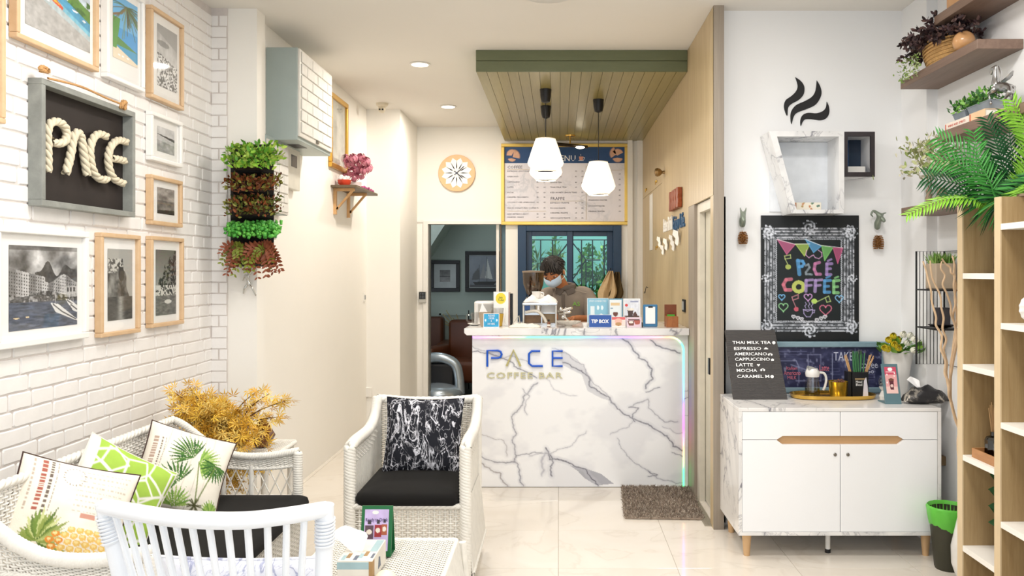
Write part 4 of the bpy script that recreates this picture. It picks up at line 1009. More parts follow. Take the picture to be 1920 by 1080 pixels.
def fan(cx_, cy_, a0, a1, r_):
    c_ = W(cx_, cy_, 8.634); pts = []; n_ = 15
    for i in range(n_*2+1):
        a = R(a0+(a1-a0)*i/(2*n_)); rad_ = r_*8.634/F*(1 if i % 2 else .8); pts.append((c_.x+rad_*math.cos(a), c_.z+rad_*math.sin(a)))
    MB().prism(pts+[(c_.x-.004, c_.z-.01)], (8.632, 8.636)).build('palm_fan', pk, t)
fan(962, 293, -20, 80, 14); fan(960, 290, 60, 190, 11); fan(960, 295, 200, 330, 9); fan(1158, 290, 20, 150, 12); fan(1156, 288, 110, 220, 14); fan(1158, 294, 200, 340, 11)
c_ = W(1090, 297, 8.634); MB().prism([(c_.x-.026, c_.z+.02), (c_.x+.022, c_.z+.02), (c_.x+.015, c_.z-.02), (c_.x-.019, c_.z-.02)], (8.632, 8.636)).build('cup_icon', M('icon_rose', 'e0a08c', .6, var=0), t)
MB().tube([(c_.x+.02, 8.634, c_.z+.012), (c_.x+.036, 8.634, c_.z+.008), (c_.x+.032, 8.634, c_.z-.008), (c_.x+.018, 8.634, c_.z-.01)], .003, 5).tube([(c_.x-.008, 8.634, c_.z+.026), (c_.x-.004, 8.634, c_.z+.036), (c_.x-.008, 8.634, c_.z+.046)], .002, 5).tube([(c_.x-.03, 8.634, c_.z-.023), (c_.x+.026, 8.634, c_.z-.023)], .0025, 5).build('icon_lines', inkw, t)
# ================================================================== WOODEN WALL DECORATION
def wallp(px, py, X=.9): YY_ = X*F/(px-CX); return Vector((X, YY_, HC-(py-CY)*YY_/F))
SIDE = lambda y, z, X=.897: Matrix.Translation((X, y, z)) @ Matrix.Rotation(R(-90), 4, 'Z') @ Matrix.Rotation(R(90), 4, 'X')      # text on a wall that faces -X, reads towards the camera
p = wallp(1263, 395)
t = thing('wooden_word_sign', 'small red-brown carved wooden word sign on the oak veneer wall', 'wall sign', (.897, 6.1, 1.95))
rw = wood('red_wood', 'a8501f', '7e3512', (20, 20, 6), .4)
for i in range(4):
    ya, yb = 6.36-.125*i, 6.36-.125*i-.11
    MB().prism([(ya, 1.965), (yb+.01, 1.965), (yb, 2.0), (yb+.012, 2.03), (yb, 2.06), (yb+.01, 2.11), (ya-.02, 2.115), (ya, 2.08), (ya-.015, 2.04), (ya, 2.01)], (.865, .897), 'x').build('carved_letter', rw, t, bevel=.003, seg=1)
t = thing('wall_slogan', 'white and blue cut-out letters reading Better Drink Enjoy Life on the oak wall', 'wall sign', (.897, 6.4, 1.83))
a = wallp(1245, 435); b = wallp(1263, 430); c_ = wallp(1281, 427)
txt('Better Drink', .09, M('letter_white', 'fbfaf6', .5, var=0), t, 'white_words', SIDE(a.y, 1.83, .895), .004, a.y-b.y-.03, height=.115, offset=.0015)
txt('Enjoy Life.', .09, M('letter_denim', '2b5a84', .5, var=0), t, 'blue_words', SIDE(b.y, 1.82, .895), .004, b.y-c_.y+.1, height=.14, offset=.002)
bw = M('butterfly_white', 'f7f5ee', .6, var=.02)
for i, (px, py, s, lab) in enumerate(((1241, 455, .65, 'white paper butterfly, farthest left of the cluster on the oak wall'), (1247, 470, .6, 'white paper butterfly, lowest of the cluster on the oak wall'), (1254, 460, .7, 'white paper butterfly in the middle of the cluster on the oak wall'), (1264, 452, .6, 'white paper butterfly right of the middle one on the oak wall'), (1267, 462, .6, 'white paper butterfly below the largest one on the oak wall'), (1276, 448, .85, 'largest paper butterfly, nearest to the door in the oak wall'))):
    p = wallp(px, py); t = thing('paper_butterfly', lab, 'butterfly', (.9, p.y, p.z), group='paper butterflies on the oak wall')
    for sg_ in (-1, 1):
        q = [(0, 0), (.02*s, .065*s), (.075*s, .085*s), (.085*s, .04*s), (.05*s, .005*s), (.06*s, -.035*s), (.03*s, -.06*s)]
        vs = [(-.003-abs(a)*.65*(1 if sg_ > 0 else .5), sg_*a*.75, b) for a, b in q]; n_ = len(vs)
        MB().add([Vector(v)+Vector((.9, p.y, p.z)) for v in vs]+[Vector(v)+Vector((.898, p.y, p.z)) for v in vs], [tuple(range(n_)), tuple(range(2*n_-1, n_-1, -1))]+[(i_, (i_+1) % n_, (i_+1) % n_+n_, i_+n_) for i_ in range(n_)]).build('wing', bw, t)
    MB().tube([(.894, p.y, p.z-.04*s), (.894, p.y, p.z+.045*s)], .004, 6).build('body', bw, t)
p = wallp(1246, 323); t = thing('brass_knob', 'large round brass knob on the oak veneer wall', 'knob', (.9, p.y, p.z))
MB().lathe([(.014, .9), (.012, .88), (.03, .862), (.038, .84), (.03, .82), (.01, .812)], (0, p.y, p.z), 20, axis='x').build('knob', M('brass_dark', '9c7f55', .3, .8), t, smooth=True)
for i, (px, py) in enumerate(((1232, 340), (1213, 355), (1233, 463))):
    p = wallp(px, py); t = thing('cabinet_lock', ('small lock right of the others high on the oak cupboard doors', 'small lock on the far upper oak cupboard door', 'small lock on the lower oak cupboard door')[i], 'lock', (.9, p.y, p.z))
    MB().lathe([(.013, .9), (.013, .892), (.008, .888)], (0, p.y, p.z), 14, axis='x').build('barrel', brass, t)
    MB().box(.880, .888, p.y-.002, p.y+.002, p.z-.03, p.z+.006).build('key', brass, t)
t = thing('white_door_strip', 'slim white vertical strip on the oak cupboard door', 'strip', (.9, 7.9, 1.68)); bx('strip', trimw, .893, .8995, 7.72, 7.95, 1.70, 2.24, parent=t, bevel=.002)
t = thing('wall_switch', 'small black and white wall switch on the oak wall above the bar', 'switch', (.9, 5.7, 1.23)); p = wallp(1284, 573)
bx('plate', blk, .888, .899, p.y-.05, p.y+.05, p.z-.045, p.z+.045, parent=t, bevel=.003); bx('rocker', M('alu_bright'), .884, .889, p.y-.02, p.y+.045, p.z-.03, p.z+.03, parent=t)
p = wallp(1215, 548); t = thing('wire_hook', 'thin dark wire hook on the oak wall beside the window', 'hook', (.9, p.y, p.z))
MB().tube([(.898, p.y+.3, p.z), (.86, p.y, p.z-.01), (.85, p.y-.2, p.z)], .003, 5).tube([(.86, p.y-.1, p.z), (.86, p.y-.2, p.z+.06), (.87, p.y-.25, p.z+.05)], .003, 5).build('wire', blk, t)
# ================================================================== BEYOND THE DOOR AND WINDOW
def back_frame(label, a, b, cv, pad):
    p, q = W(a[0], a[1], 10.86), W(b[0], b[1], 10.86)
    t = thing('framed_picture', label, 'picture', ((p.x+q.x)/2, 10.9, q.z), group='black framed pictures in the back room')
    f_ = .05
    for x0, x1, z0, z1 in ((p.x, q.x, p.z-f_, p.z), (p.x, q.x, q.z, q.z+f_), (p.x, p.x+f_, q.z+f_, p.z-f_), (q.x-f_, q.x, q.z+f_, p.z-f_)): bx('moulding', M('black_frame', '131316', .4), x0, x1, 10.86, 10.898, z0, z1, parent=t, bevel=.004)
    bx('backing', M('grey_mat', 'b9bfc0', .8), p.x+.02, q.x-.02, 10.88, 10.897, q.z+.02, p.z-.02, parent=t)
    picture('print', cv, (p.x+f_+pad, 10.878, p.z-f_-pad), (q.x-p.x-2*(f_+pad), 0, 0), (0, 0, q.z-p.z+2*(f_+pad)), t)
c = Canvas(40, 40); m_ = fbm(40, 40, 4, 2); c.a = gray(90+50*c.Y+50*(m_-.5)-60*(abs(c.Y-.55) < .03)); back_frame('smaller black frame with a dim lake print in the back room', (806, 488), (862, 547), c, .08)
c = Canvas(60, 70); c.a = gray(120+20*(1-c.Y)+30*(fbm(60, 70, 3, 6)-.5))*np.array([.95, 1, 1.08])
for pts, col in (([(.62, .1), (.8, .75), (.55, .72)], 'c9cbc9'), ([(.5, .25), (.56, .74), (.36, .72)], '8d8f92'), ([(.32, .38), (.34, .76), (.08, .78), (.12, .6)], '55585c'), ([(.85, .2), (.98, .7), (.86, .76)], '707276')): c.poly(pts, col)
c.line([(.6, .05), (.6, .85)], .012, '33353a'); c.line([(.34, .3), (.34, .85)], .012, '33353a'); c.poly([(.1, .84), (.95, .82), (.85, .93), (.2, .93)], '26282c'); c.put(c.Y > .93, '4a4c50')
back_frame('larger black frame with a grey sailing ship print in the back room', (872, 471), (943, 547), c, .01)
lea = M('tan_leather', '52280f', .45, var=.1, vscale=5)
def arm_chair(x, y, lab, rot):
    t = thing('leather_armchair', lab, 'armchair', (x, y, 0), (0, 0, rot), group='brown leather chairs in the back room')
    kw = dict(local=True, bevel=.05, seg=3, smooth=True, angle=60)
    bx('seat', lea, -.33, .33, -.3, .3, .2, .45, parent=t, **kw); bx('backrest', lea, -.36, .36, .2, .42, .25, .9, parent=t, **kw)
    for s in (-1, 1): bx('armrest', lea, s*.42-.09, s*.42+.09, -.32, .35, .12, .6, parent=t, **kw)
    for a in (-.35, .35):
        for b in (-.25, .3): MB().cyl((a, b, 0), (a, b, .14), .02, .025).build('leg', blk, t, local=True)
arm_chair(-1.86, 10.36, 'brown leather armchair at the left side of the back room', 0); arm_chair(-1.06, 9.66, 'brown leather armchair half hidden behind the bar counter', -.25)
t = thing('massage_machine', 'silver and black rounded machine on the floor of the back room', 'appliance', (-1.33, 9.15, 0))
slv = M('silver_paint', 'b9c4cc', .25, .6)
MB().tube(curve([(-1.62, 9.1, .12), (-1.58, 9.1, .42), (-1.45, 9.1, .52), (-1.28, 9.1, .52), (-1.14, 9.1, .42), (-1.1, 9.1, .12)]), .055, 12).build('arch', slv, t, smooth=True)
bx('black_panel', blk, -1.54, -1.17, 9.1, 9.2, .1, .47, parent=t, bevel=.04, seg=3); MB().ball((-1.36, 9.1, .12), .3, sz=.42, sy=.8, n=24, m=12).build('foot_shell', slv, t, smooth=True)
t = thing('dried_branches', 'pale dried branches in a slim vase at the edge of the back room', 'plant', (-1.30, 10.8, 0)); mb = MB()
for i in range(7): mb.tube(curve([(-1.30, 10.8, .5), (-1.42+.02*i, 10.75, .75), (-1.62+.045*i, 10.72, .83+.05*(i % 4))]), .006, 5)
mb.build('twigs', M('dry_twig', 'a89a68', .8), t, kind='stuff'); MB().lathe([(.05, 0), (.07, .2), (.04, .5)], (-1.30, 10.8, 0), 16).build('vase', M('vase_dark', '3a3a38', .4), t, smooth=True)
t = thing('wire_rack', 'black wire rack with a dark plant in the back room doorway', 'rack', (-.95, 10.3, 0)); mb = MB()
for s in (-1, 1): mb.tube([(-.98+s*.16, 10.3, 0), (-.98+s*.16, 10.3, 1.0)], .008, 5)
for z in (.35, .45, .55, .65, .75, .85): mb.tube([(-1.2, 10.3, z), (-.8, 10.3, z)], .006, 5)
mb.build('wires', blk, t)
yl = [G('vine_green', '5c9a3c'), G('vine_dark', '2f6b35'), G('vine_pale', 'a5c35a')]
rg = np.random.default_rng(12)
for i, (px, top_, bot, sp, lab) in enumerate(((993, 455, 600, .05, 'narrow leafy vine at the left edge of the bar window'), (1041, 440, 560, .09, 'bushy pale vine above the barista outside the window'), (1092, 470, 640, .10, 'leafy vine just right of the window mullion'), (1104, 455, 640, .11, 'thick vine in the middle of the right window pane'), (1131, 460, 640, .12, 'broad dark vine right of the middle in the window'), (1147, 455, 640, .06, 'thin vine at the right edge of the bar window'), (1118, 500, 640, .14, 'low bushy vine behind the hanging towel'))):
    Yp = 9.35+.08*(i % 3); a = W(px, top_, Yp); b = W(px, bot, Yp); N = int(260*(a.z-b.z)); u = rg.random(N)
    t = thing('hanging_vine', lab, 'plant', (a.x, Yp, 0), group='vines in the yard behind the window')
    MB().tube([(a.x, Yp, 0), (a.x+.02, Yp, b.z*.5), (a.x, Yp, a.z)], .008, 5).build('stem', yl[1], t)
    P = np.stack([a.x+rg.normal(0, 1, N)*sp*.5*(.4+u), Yp+rg.normal(0, .05, N), a.z-u*(a.z-.6)], 1); leaves('foliage', P, rg.normal(size=(N, 3))+np.array([0, -.5, -.6]), rg.uniform(.05, .085, N), LEAF, [yl[(i+1) % 3], yl[0], yl[i % 3]], t)
for i, (px, py, lab) in enumerate(((1008, 493, 'spiky pale agave left of the barista head'), (1050, 490, 'spiky pale agave right of the barista head'), (1045, 478, 'small spiky air plant above the barista head'))):
    a = W(px, py, 8.98); t = thing('spiky_plant', lab, 'plant', tuple(a), group='spiky plants behind the window'); N = 26
    D = rg.normal(size=(N, 3))*np.array([1, .3, 1])+np.array([0, -.3, .1]); SP = (np.array([(0, .03, 0), (.5, .06, 0), (1, 0, -.1), (.5, -.06, 0), (0, -.03, 0), (.4, 0, .03)]), [(0, 5, 1), (1, 5, 2), (2, 5, 3), (3, 5, 4)])
    leaves('leaf_rosette', np.repeat([tuple(a)], N, 0), D, rg.uniform(.12, .2, N), SP, [G('agave', 'b9bd6a'), G('agave_green', '8aa84e')], t, kind=None)
    MB().tube([a, (a.x, 8.98, .0)], .01, 5).build('stem', yl[1], t)
t = thing('planter_trough', 'dark planter trough under the vines in the yard', 'planter', (.2, 9.4, 0)); bx('trough', M('trough_grey', '4c524e', .8), -.28, 1.1, 9.25, 9.6, 0, .45, parent=t, bevel=.01); bx('soil', M('soil'), -.26, 1.08, 9.27, 9.58, .45, .46, parent=t)
# ================================================================== THINGS ON THE BAR
ZT = 1.106
silver = M('steel', 'c9c8c6', .18, .9, var=.04); chrome = M('chrome', 'e3e3e3', .08, 1, var=0); ceram = M('ceramic_white', 'f2efea', .2)
def card(name, label, px0, py0, px1, py1, Y, cv, cat='sign', frame=None, lean=.02, z=ZT, border=.004, thick=.004, group=None, words=()):
    """a small printed card standing on the bar or a shelf"""
    a, b = W(px0, py0, Y), W(px1, py1, Y); h = a.z-z
    t = thing(name, label, cat, ((a.x+b.x)/2, Y, z), group=group)
    fm = frame or M('acrylic_white', 'eef0f1', .25)
    MB().add([(a.x, Y, z), (b.x, Y, z), (b.x, Y+lean, z+h), (a.x, Y+lean, z+h), (a.x, Y+thick, z), (b.x, Y+thick, z), (b.x, Y+thick+lean, z+h), (a.x, Y+thick+lean, z+h)], [(0, 1, 2, 3), (7, 6, 5, 4), (0, 4, 5, 1), (2, 6, 7, 3), (1, 5, 6, 2), (0, 3, 7, 4)]).build('panel', fm, t)
    MB().add([(a.x+.01, Y+.004, z), (b.x-.01, Y+.004, z), (b.x-.01, Y+.05, z), (a.x+.01, Y+.05, z), (a.x+.01, Y+.004, z+.004), (b.x-.01, Y+.004, z+.004), (b.x-.01, Y+.05, z+.004), (a.x+.01, Y+.05, z+.004)], [(0, 1, 2, 3), (7, 6, 5, 4), (0, 4, 5, 1), (2, 6, 7, 3), (1, 5, 6, 2), (0, 3, 7, 4)]).build('foot', fm, t)
    w = b.x-a.x; f0 = border/h; ly = lambda f: Y-.0008+lean*f
    picture('print', cv, (a.x+border, ly(1-f0), z+h-border), (w-2*border, 0, 0), (0, -lean*(1-2*f0), -(h-2*border)), t)
    for s, u, v, ww, mt_ in words:
        zz = z+h*(1-v); txt(s, .02, mt_, t, 'lettering', frontal(a.x+w*u, ly(1-v)-.001, zz), .0003, width=w*ww, res=1)
    return t
wht = inkw
# POS side: white till, cups, cards
t = thing('receipt_printer', 'white receipt printer at the left end of the bar', 'appliance', (-.5, 5.95, ZT))
a, b = W(889, 565, 5.95), W(948, 604, 5.95)
bx('body', ceram, a.x, b.x, 5.95, 6.1, ZT, a.z, parent=t, bevel=.012, seg=3); bx('recess', M('shade_grey', 'b9b6b0', .5), a.x+.03, b.x-.06, 5.944, 5.951, ZT+.05, a.z-.02, parent=t)
MB().prism([(a.x+.04, a.z-.08), (a.x+.10, a.z-.08), (a.x+.06, a.z-.01)], (5.93, 5.944)).build('receipt', wht, t)
def cup(name, lab, x, y, r0, r1, h, m, handle=None, wall=.003, cat='cup', z=ZT):
    t = thing(name, lab, cat, (x, y, z))
    MB().lathe([(r0*.9, z), (r0, z+.004), (r1, z+h), (r1-wall, z+h), (r0-wall, z+.008), (.001, z+.008)], (x, y, 0), 28).build('body', m, t, smooth=True)
    if handle: MB().tube(curve([(x+handle*r1*.95, y, z+h*.8), (x+handle*(r1+h*.35), y, z+h*.75), (x+handle*(r1+h*.3), y, z+h*.3), (x+handle*r0, y, z+h*.2)]), .005, 8).build('handle', m, t, smooth=True)
    return t
a = W(909, 608, 5.74)
cup('beige_cup', 'beige tapered cup at the left end of the bar behind the blue card', a.x, 5.76, .033, .045, .10, M('beige_card', 'b9a790', .6))
t = cup('yellow_cup', 'clear cup with a mustard yellow sleeve beside the beige cup', W(932, 0, 5.76).x, 5.77, .035, .048, .13, glass('clear_plastic', 'f4f4f4', .05, .5))
MB().lathe([(.0345, ZT+.004), (.0445, ZT+.09), (.046, ZT+.09), (.036, ZT+.003)], (W(932, 0, 5.76).x, 5.77, 0), 28).build('sleeve', M('mustard', 'c9a23e', .5), t, smooth=True)
x = W(892, 0, 5.9).x
t = thing('white_saucer', 'white saucer with a small looped spoon rest at the far left of the bar', 'saucer', (x, 5.85, ZT))
MB().lathe([(.02, ZT), (.05, ZT+.012), (.055, ZT+.016), (.048, ZT+.014), (.001, ZT+.004)], (x, 5.85, 0), 28).build('dish', ceram, t, smooth=True)
cup('glass_mug', 'clear glass mug standing on the white saucer', x, 5.85, .022, .028, .09, MATS['clear_plastic'], -1, z=ZT+.006)
c = Canvas(60, 40, '1f9fd0'); c.shade(fbm(60, 40, 4, 1), .8, 1.15); c.ell(.12, .5, .05, .1, 'd8f2ff'); c.ell(.88, .5, .05, .1, 'd8f2ff')
card('blue_notice', 'small cyan card reading PLEASE ORDER & PAY HERE in front of the cups', 906, 588, 936, 608, 5.66, c, words=(('PLEASE', .3, .22, .4, wht), ('ORDER', .32, .42, .36, wht), ('&', .47, .6, .06, wht), ('PAY HERE', .28, .82, .44, wht)))
c = Canvas(40, 84, 'fbfbf8'); c.ell(.5, .2, .36, .17, 'f2dd3a'); dk = M('ink_dark', '3a3a44', .7, var=0)
tt = card('price_card', 'white card with a yellow circle reading Sale Today standing behind the cups', 925, 547, 953, 606, 5.86, c, words=(('Sale', .36, .2, .25, dk), ('Today', .3, .27, .4, dk)), border=.002)
t = thing('leaflet_holder', 'pinkish grey leaflet holder right of the white price card', 'holder', (W(958, 0, 5.9).x, 5.9, ZT)); a, b = W(953, 548, 5.9), W(961, 600, 5.9)
bx('side', M('pink_grey', 'c9a9a0', .4), a.x, a.x+.012, 5.88, 5.96, ZT, a.z, parent=t); bx('back', blk, a.x+.012, b.x, 5.90, 5.96, ZT, a.z-.01, parent=t)
t = thing('water_carafe', 'clear glass carafe beside the leaflet holder', 'bottle', (W(951, 0, 5.78).x, 5.78, ZT)); xx = t.location.x
MB().lathe([(.022, ZT), (.026, ZT+.03), (.012, ZT+.10), (.014, ZT+.13), (.011, ZT+.13), (.009, ZT+.1), (.022, ZT+.03), (.001, ZT+.005)], (xx, 5.78, 0), 24).build('body', gls, t, smooth=True)
a = W(967, 603, 5.8); t = thing('tent_card', 'folded clear tent card beside the coffee machine', 'card', (a.x, 5.8, ZT))
MB().prism([(a.x-.035, ZT), (a.x+.02, ZT+.075), (a.x+.024, ZT+.075), (a.x-.029, ZT)], (5.78, 5.86)).prism([(a.x+.02, ZT+.075), (a.x+.03, ZT), (a.x+.034, ZT), (a.x+.024, ZT+.075)], (5.78, 5.86)).build('card', M('card_grey', 'c9c5bb', .3), t)
t = thing('screw_cap', 'small teal bottle cap on the bar beside the tent card', 'cap', (W(976, 0, 5.75).x, 5.75, ZT)); MB().lathe([(.012, ZT), (.012, ZT+.016), (.01, ZT+.02), (.001, ZT+.02)], (t.location.x, 5.75, 0), 16).build('cap', M('teal', '2fb79c', .4), t)
def cloth(name, lab, x0, x1, y0, y1, z, h, mat, seed, cat='cloth'):
    n = 26; nn = fbm(n, n, 4, seed, 4); X, Y = np.meshgrid(np.linspace(0, 1, n), np.linspace(0, 1, n))
    e = np.minimum(np.minimum(X, 1-X), np.minimum(Y, 1-Y))*4; e = np.clip(e, 0, 1)**.6
    H = z+.002+h*e*(.25+1.3*np.clip(nn-.3, 0, 1)); r_ = fbm(n, n, 2, seed+9)-.5
    V = np.stack([x0+(x1-x0)*(X+r_*.12), y0+(y1-y0)*(Y+r_.T*.12), H], -1).reshape(-1, 3); idx = np.arange(n*n).reshape(n, n)
    Q = np.stack([idx[:-1, :-1], idx[:-1, 1:], idx[1:, 1:], idx[1:, :-1]], -1).reshape(-1, 4)
    o = np_mesh(name, V, Q, mat, None, loc=((x0+x1)/2, (y0+y1)/2, z)); m = o.modifiers.new('t', 'SOLIDIFY'); m.thickness = .003
    return tag(o, lab, cat)
linen = M('linen', 'eee6da', .95, var=.06, vscale=30)
cloth('bar_cloth', 'crumpled pale cloth lying on the bar before the coffee machine', W(955, 0, 5.7).x, W(1012, 0, 5.7).x, 5.60, 5.74, ZT, .03, linen, 4)
# espresso machine
em = thing('espresso_machine', 'chrome espresso machine with white cloths on its top', 'coffee machine', (-.12, 5.98, ZT))
a, b = W(980, 568, 5.86), W(1044, 612, 5.86); x0, x1, zt = a.x, b.x, a.z
bx('back_panel', silver, x0, x1, 5.95, 6.14, ZT, zt-.01, parent=em, bevel=.006)
bx('top_tray', silver, x0-.004, x1+.004, 5.86, 6.15, zt-.018, zt, parent=em, bevel=.004)
for x in (x0, x1-.01): bx('side_panel', M('cream_steel', 'd9d3c8', .3, .4), x, x+.01, 5.86, 5.95, ZT, zt-.018, parent=em, bevel=.002)
bx('drip_tray', silver, x0+.01, x1-.01, 5.862, 5.95, ZT, ZT+.015, parent=em)
bx('blue_reflection', M('reflection_blue', '3f5f95', .15, .3), x0+.012, x0+.05, 5.945, 5.951, zt-.06, zt-.02, parent=em)  # blue and white plates: reflections on the steel put in as flat colour
bx('white_reflection', ceram, x0+.05, x1-.012, 5.945, 5.951, zt-.075, zt-.02, parent=em)
bx('wood_panel', wood('basket_brown', '8a6a48', '6a4c30', (30, 30, 30), .5), x0+.012, x0+.13, 5.935, 5.951, ZT+.016, ZT+.07, parent=em)
bx('tan_panel', M('tan_steel', '8a7355', .35, .3), x0+.14, x1-.012, 5.940, 5.951, ZT+.016, ZT+.08, parent=em)
MB().tube(curve([(x0+.02, 5.90, zt-.07), (x0+.10, 5.88, zt-.06), (x0+.15, 5.87, ZT+.06), (x0+.17, 5.87, ZT+.02)]), .011, 10).build('steam_pipe', M('pipe_cream', 'e0d8cb', .3), em, smooth=True)
MB().cyl((x0+.11, 5.91, zt-.02), (x0+.11, 5.91, zt-.06), .028, .024).build('group_head', chrome, em, smooth=True)
MB().tube([(x1+.01, 5.90, zt-.06), (x1+.11, 5.82, zt-.035)], .009, 10).tube([(x1+.02, 5.9, zt-.08), (x1+.10, 5.84, zt-.065)], .008, 10).build('lever', chrome, em, smooth=True)
for i, (dx_, dz_) in enumerate(((.03, -.045), (.065, -.05), (.045, -.10))): MB().ball((x1+dx_, 5.88, zt+dz_), .016).build('valve_knob', chrome, em, smooth=True)
MB().tube(curve([(x1+.05, 5.88, zt-.05), (x1+.06, 5.86, zt-.10), (x1+.09, 5.84, ZT+.03)]), .007, 8).build('steam_wand', chrome, em, smooth=True)
cloth('white_towel', 'white folded towels heaped on the espresso machine', x0+.005, x1-.0, 5.88, 6.10, zt, .07, M('towel_white', 'f6f1ec', .95, bmp=.2, vscale=40), 12, 'towel')
cup('upturned_cup', 'white cup with a handle lying on the towels over the espresso machine', W(1006, 0, 6.0).x, 5.97, .03, .034, .05, ceram, 1, z=zt+.03)
t = thing('small_bottle', 'tiny dark bottle with a pale label before the espresso machine', 'bottle', (W(1029, 0, 5.7).x, 5.70, ZT)); xx = t.location.x
MB().lathe([(.012, ZT), (.012, ZT+.026), (.005, ZT+.034), (.005, ZT+.045), (.001, ZT+.045)], (xx, 5.70, 0), 16).build('body', M('bottle_amber', '7a4a34', .2), t, smooth=True)
MB().lathe([(.006, ZT+.04), (.006, ZT+.052), (.001, ZT+.052)], (xx, 5.70, 0), 12).build('cap', blk, t); MB().lathe([(.0123, ZT+.006), (.0123, ZT+.02)], (xx, 5.70, 0), 16).build('label', linen, t)
x = W(1066, 0, 5.72).x; t = thing('shell_bowl', 'white fluted shell bowl on a low foot on the bar', 'bowl', (x, 5.72, ZT)); vs = []; fs = []; n = 44
for i, (r_, z_) in enumerate(((.03, .0), (.02, .006), (.03, .014), (.065, .024), (.085, .042), (.08, .042), (.05, .026), (.01, .018))):
    for q in range(n):
        an = 2*PI*q/n; rr_ = r_*(1+(.06 if q % 4 < 2 else -.06)*(1 if i > 2 else 0)); vs.append((x+rr_*math.cos(an+i*.12), 5.72+rr_*.6*math.sin(an+i*.12), ZT+z_))
for i in range(7):
    for q in range(n): fs.append((i*n+q, i*n+(q+1) % n, (i+1)*n+(q+1) % n, (i+1)*n+q))
fs.append(tuple(range(n-1, -1, -1))); MB().add(vs, fs).build('bowl', M('shell_white', 'd9d2c6', .35, .1), t, smooth=True)
# grinder
gx = W(1000, 0, 6.2).x; t = thing('coffee_grinder', 'coffee grinder with a smoky brown bean hopper beside the barista', 'grinder', (gx, 6.2, ZT))
bx('body', M('grinder_dark', '2f2b29', .4, .3), gx-.06, gx+.06, 6.15, 6.26, ZT, 1.30, parent=t, bevel=.012, seg=3)
hop = glass('smoky_brown', 'd0b184', .05, .6)
MB().lathe([(.03, 1.30), (.055, 1.335), (.078, 1.40), (.083, 1.49), (.0805, 1.49), (.0755, 1.40), (.053, 1.337), (.028, 1.302)], (gx, 6.2, 0), 32).build('hopper', hop, t, smooth=True)
MB().lathe([(.08, 1.488), (.086, 1.488), (.086, 1.5), (.02, 1.503), (.001, 1.503)], (gx, 6.2, 0), 32).build('lid', M('lid_brown', '8c7a68', .4), t, smooth=True)
MB().lathe([(.026, 1.302), (.05, 1.335), (.056, 1.352), (.03, 1.365), (.001, 1.37)], (gx, 6.2, 0), 24).build('coffee_beans', M('beans', '38231a', .6, var=.3, vscale=150, bmp=.6), t, smooth=True)
bx('chute', M('chute_blue', '86b4c9', .3), gx-.008, gx+.008, 6.13, 6.14, 1.38, 1.48, parent=t)
# signs on the right part of the bar
c = Canvas(60, 44, '8cc3da'); c.put(c.Y > .9, 'a9d4e4'); c.ell(.52, .35, .06, .08, 'e8f6fb'); c.ell(.72, .35, .06, .08, 'e8f6fb'); c.rect(.15, .3, .35, .7, 'e2edf2'); c.ell(.68, .75, .14, .18, 'ffffff', .8)
card('connection_card', 'pale blue card reading STAY CONNECTED standing above the tip box', 1101, 559, 1141, 612, 5.80, c, words=(('STAY CONNECTED', .1, .14, .8, wht),), border=.003)
c = Canvas(60, 34, '2f5aa8'); tp = card('tip_box', 'clear acrylic box with a royal blue card reading TIP BOX', 1104, 590, 1147, 613, 5.64, c, cat='box', lean=0, border=.0025)
a = W(1104, 590, 5.64); b = W(1147, 613, 5.64)
txt('TIP BOX', .02, wht, tp, 'lettering', frontal(a.x+.018, 5.638, ZT+.032), .0004, width=.122, height=.026, res=2, offset=.0006)
for q in ((a.x, a.x+.003, 5.64, 5.74), (b.x-.003, b.x, 5.64, 5.74), (a.x, b.x, 5.737, 5.74)): bx('acrylic_wall', gls, q[0], q[1], q[2], q[3], ZT, a.z, parent=tp)
bluef = M('frame_blue', '6fa3bf', .4); c = Canvas(34, 46, 'e9f0f2'); c.ell(.5, .55, .2, .12, '6e3b2c'); c.rect(.25, .4, .75, .5, 'e9f0f2'); c.rect(.12, .14, .85, .24, 'e3c79a'); c.ell(.4, .85, .14, .06, 'd9a878'); c.rect(.1, .32, .3, .38, '7fa0b8')
card('drink_card', 'blue framed menu card with a brown coffee cup picture', 1141, 560, 1168, 612, 5.76, c, frame=bluef, border=.008)
c = Canvas(34, 28, 'f2d9d2'); c.rect(0, 0, 1, .3, 'd9676a'); c.ell(.5, .45, .28, .3, 'f0b8a8'); c.ell(.5, .7, .24, .18, 'b98f5e'); c.rect(0, .9, 1, 1, 'f6efe9')
card('dessert_card', 'small pink card with a coffee cup picture right of the tip box', 1147, 594, 1173, 613, 5.64, c, lean=.01, border=.002)
c = Canvas(44, 66, 'dfe3ec'); c.put(c.Y > .7, 'd9b8c8'); c.rect(0, .62, 1, .7, '6b4a44'); c.poly([(.2, .38), (.62, .38), (.55, .7), (.28, .7)], '4a3430'); c.ell(.42, .38, .24, .05, 'efe6dc'); c.poly([(.6, .55), (.75, .45), (.95, .68), (.6, .7)], '5a3a30'); c.ell(.15, .22, .1, .06, 'd8403c'); c.rect(.4, .06, .95, .1, '8a93b5'); c.shade(fbm(44, 66, 8, 2), .9, 1.1)
card('chocolate_card', 'tall white framed card with an iced chocolate drink picture', 1169, 560, 1201, 612, 5.70, c, border=.008)
c = Canvas(40, 26, 'e2c9d6'); c.rect(.1, .2, .9, .3, '5a3630'); c.poly([(.05, .35), (.55, .35), (.48, .85), (.15, .85)], '7a4a42'); c.poly([(.5, .3), (.95, .3), (.9, .7), (.6, .75)], 'b0584a'); c.ell(.3, .5, .16, .12, 'f2e4dc')
card('cake_card', 'small mauve card with cups of chocolate before the tall white card', 1175, 595, 1203, 613, 5.64, c, lean=.01, border=.002)
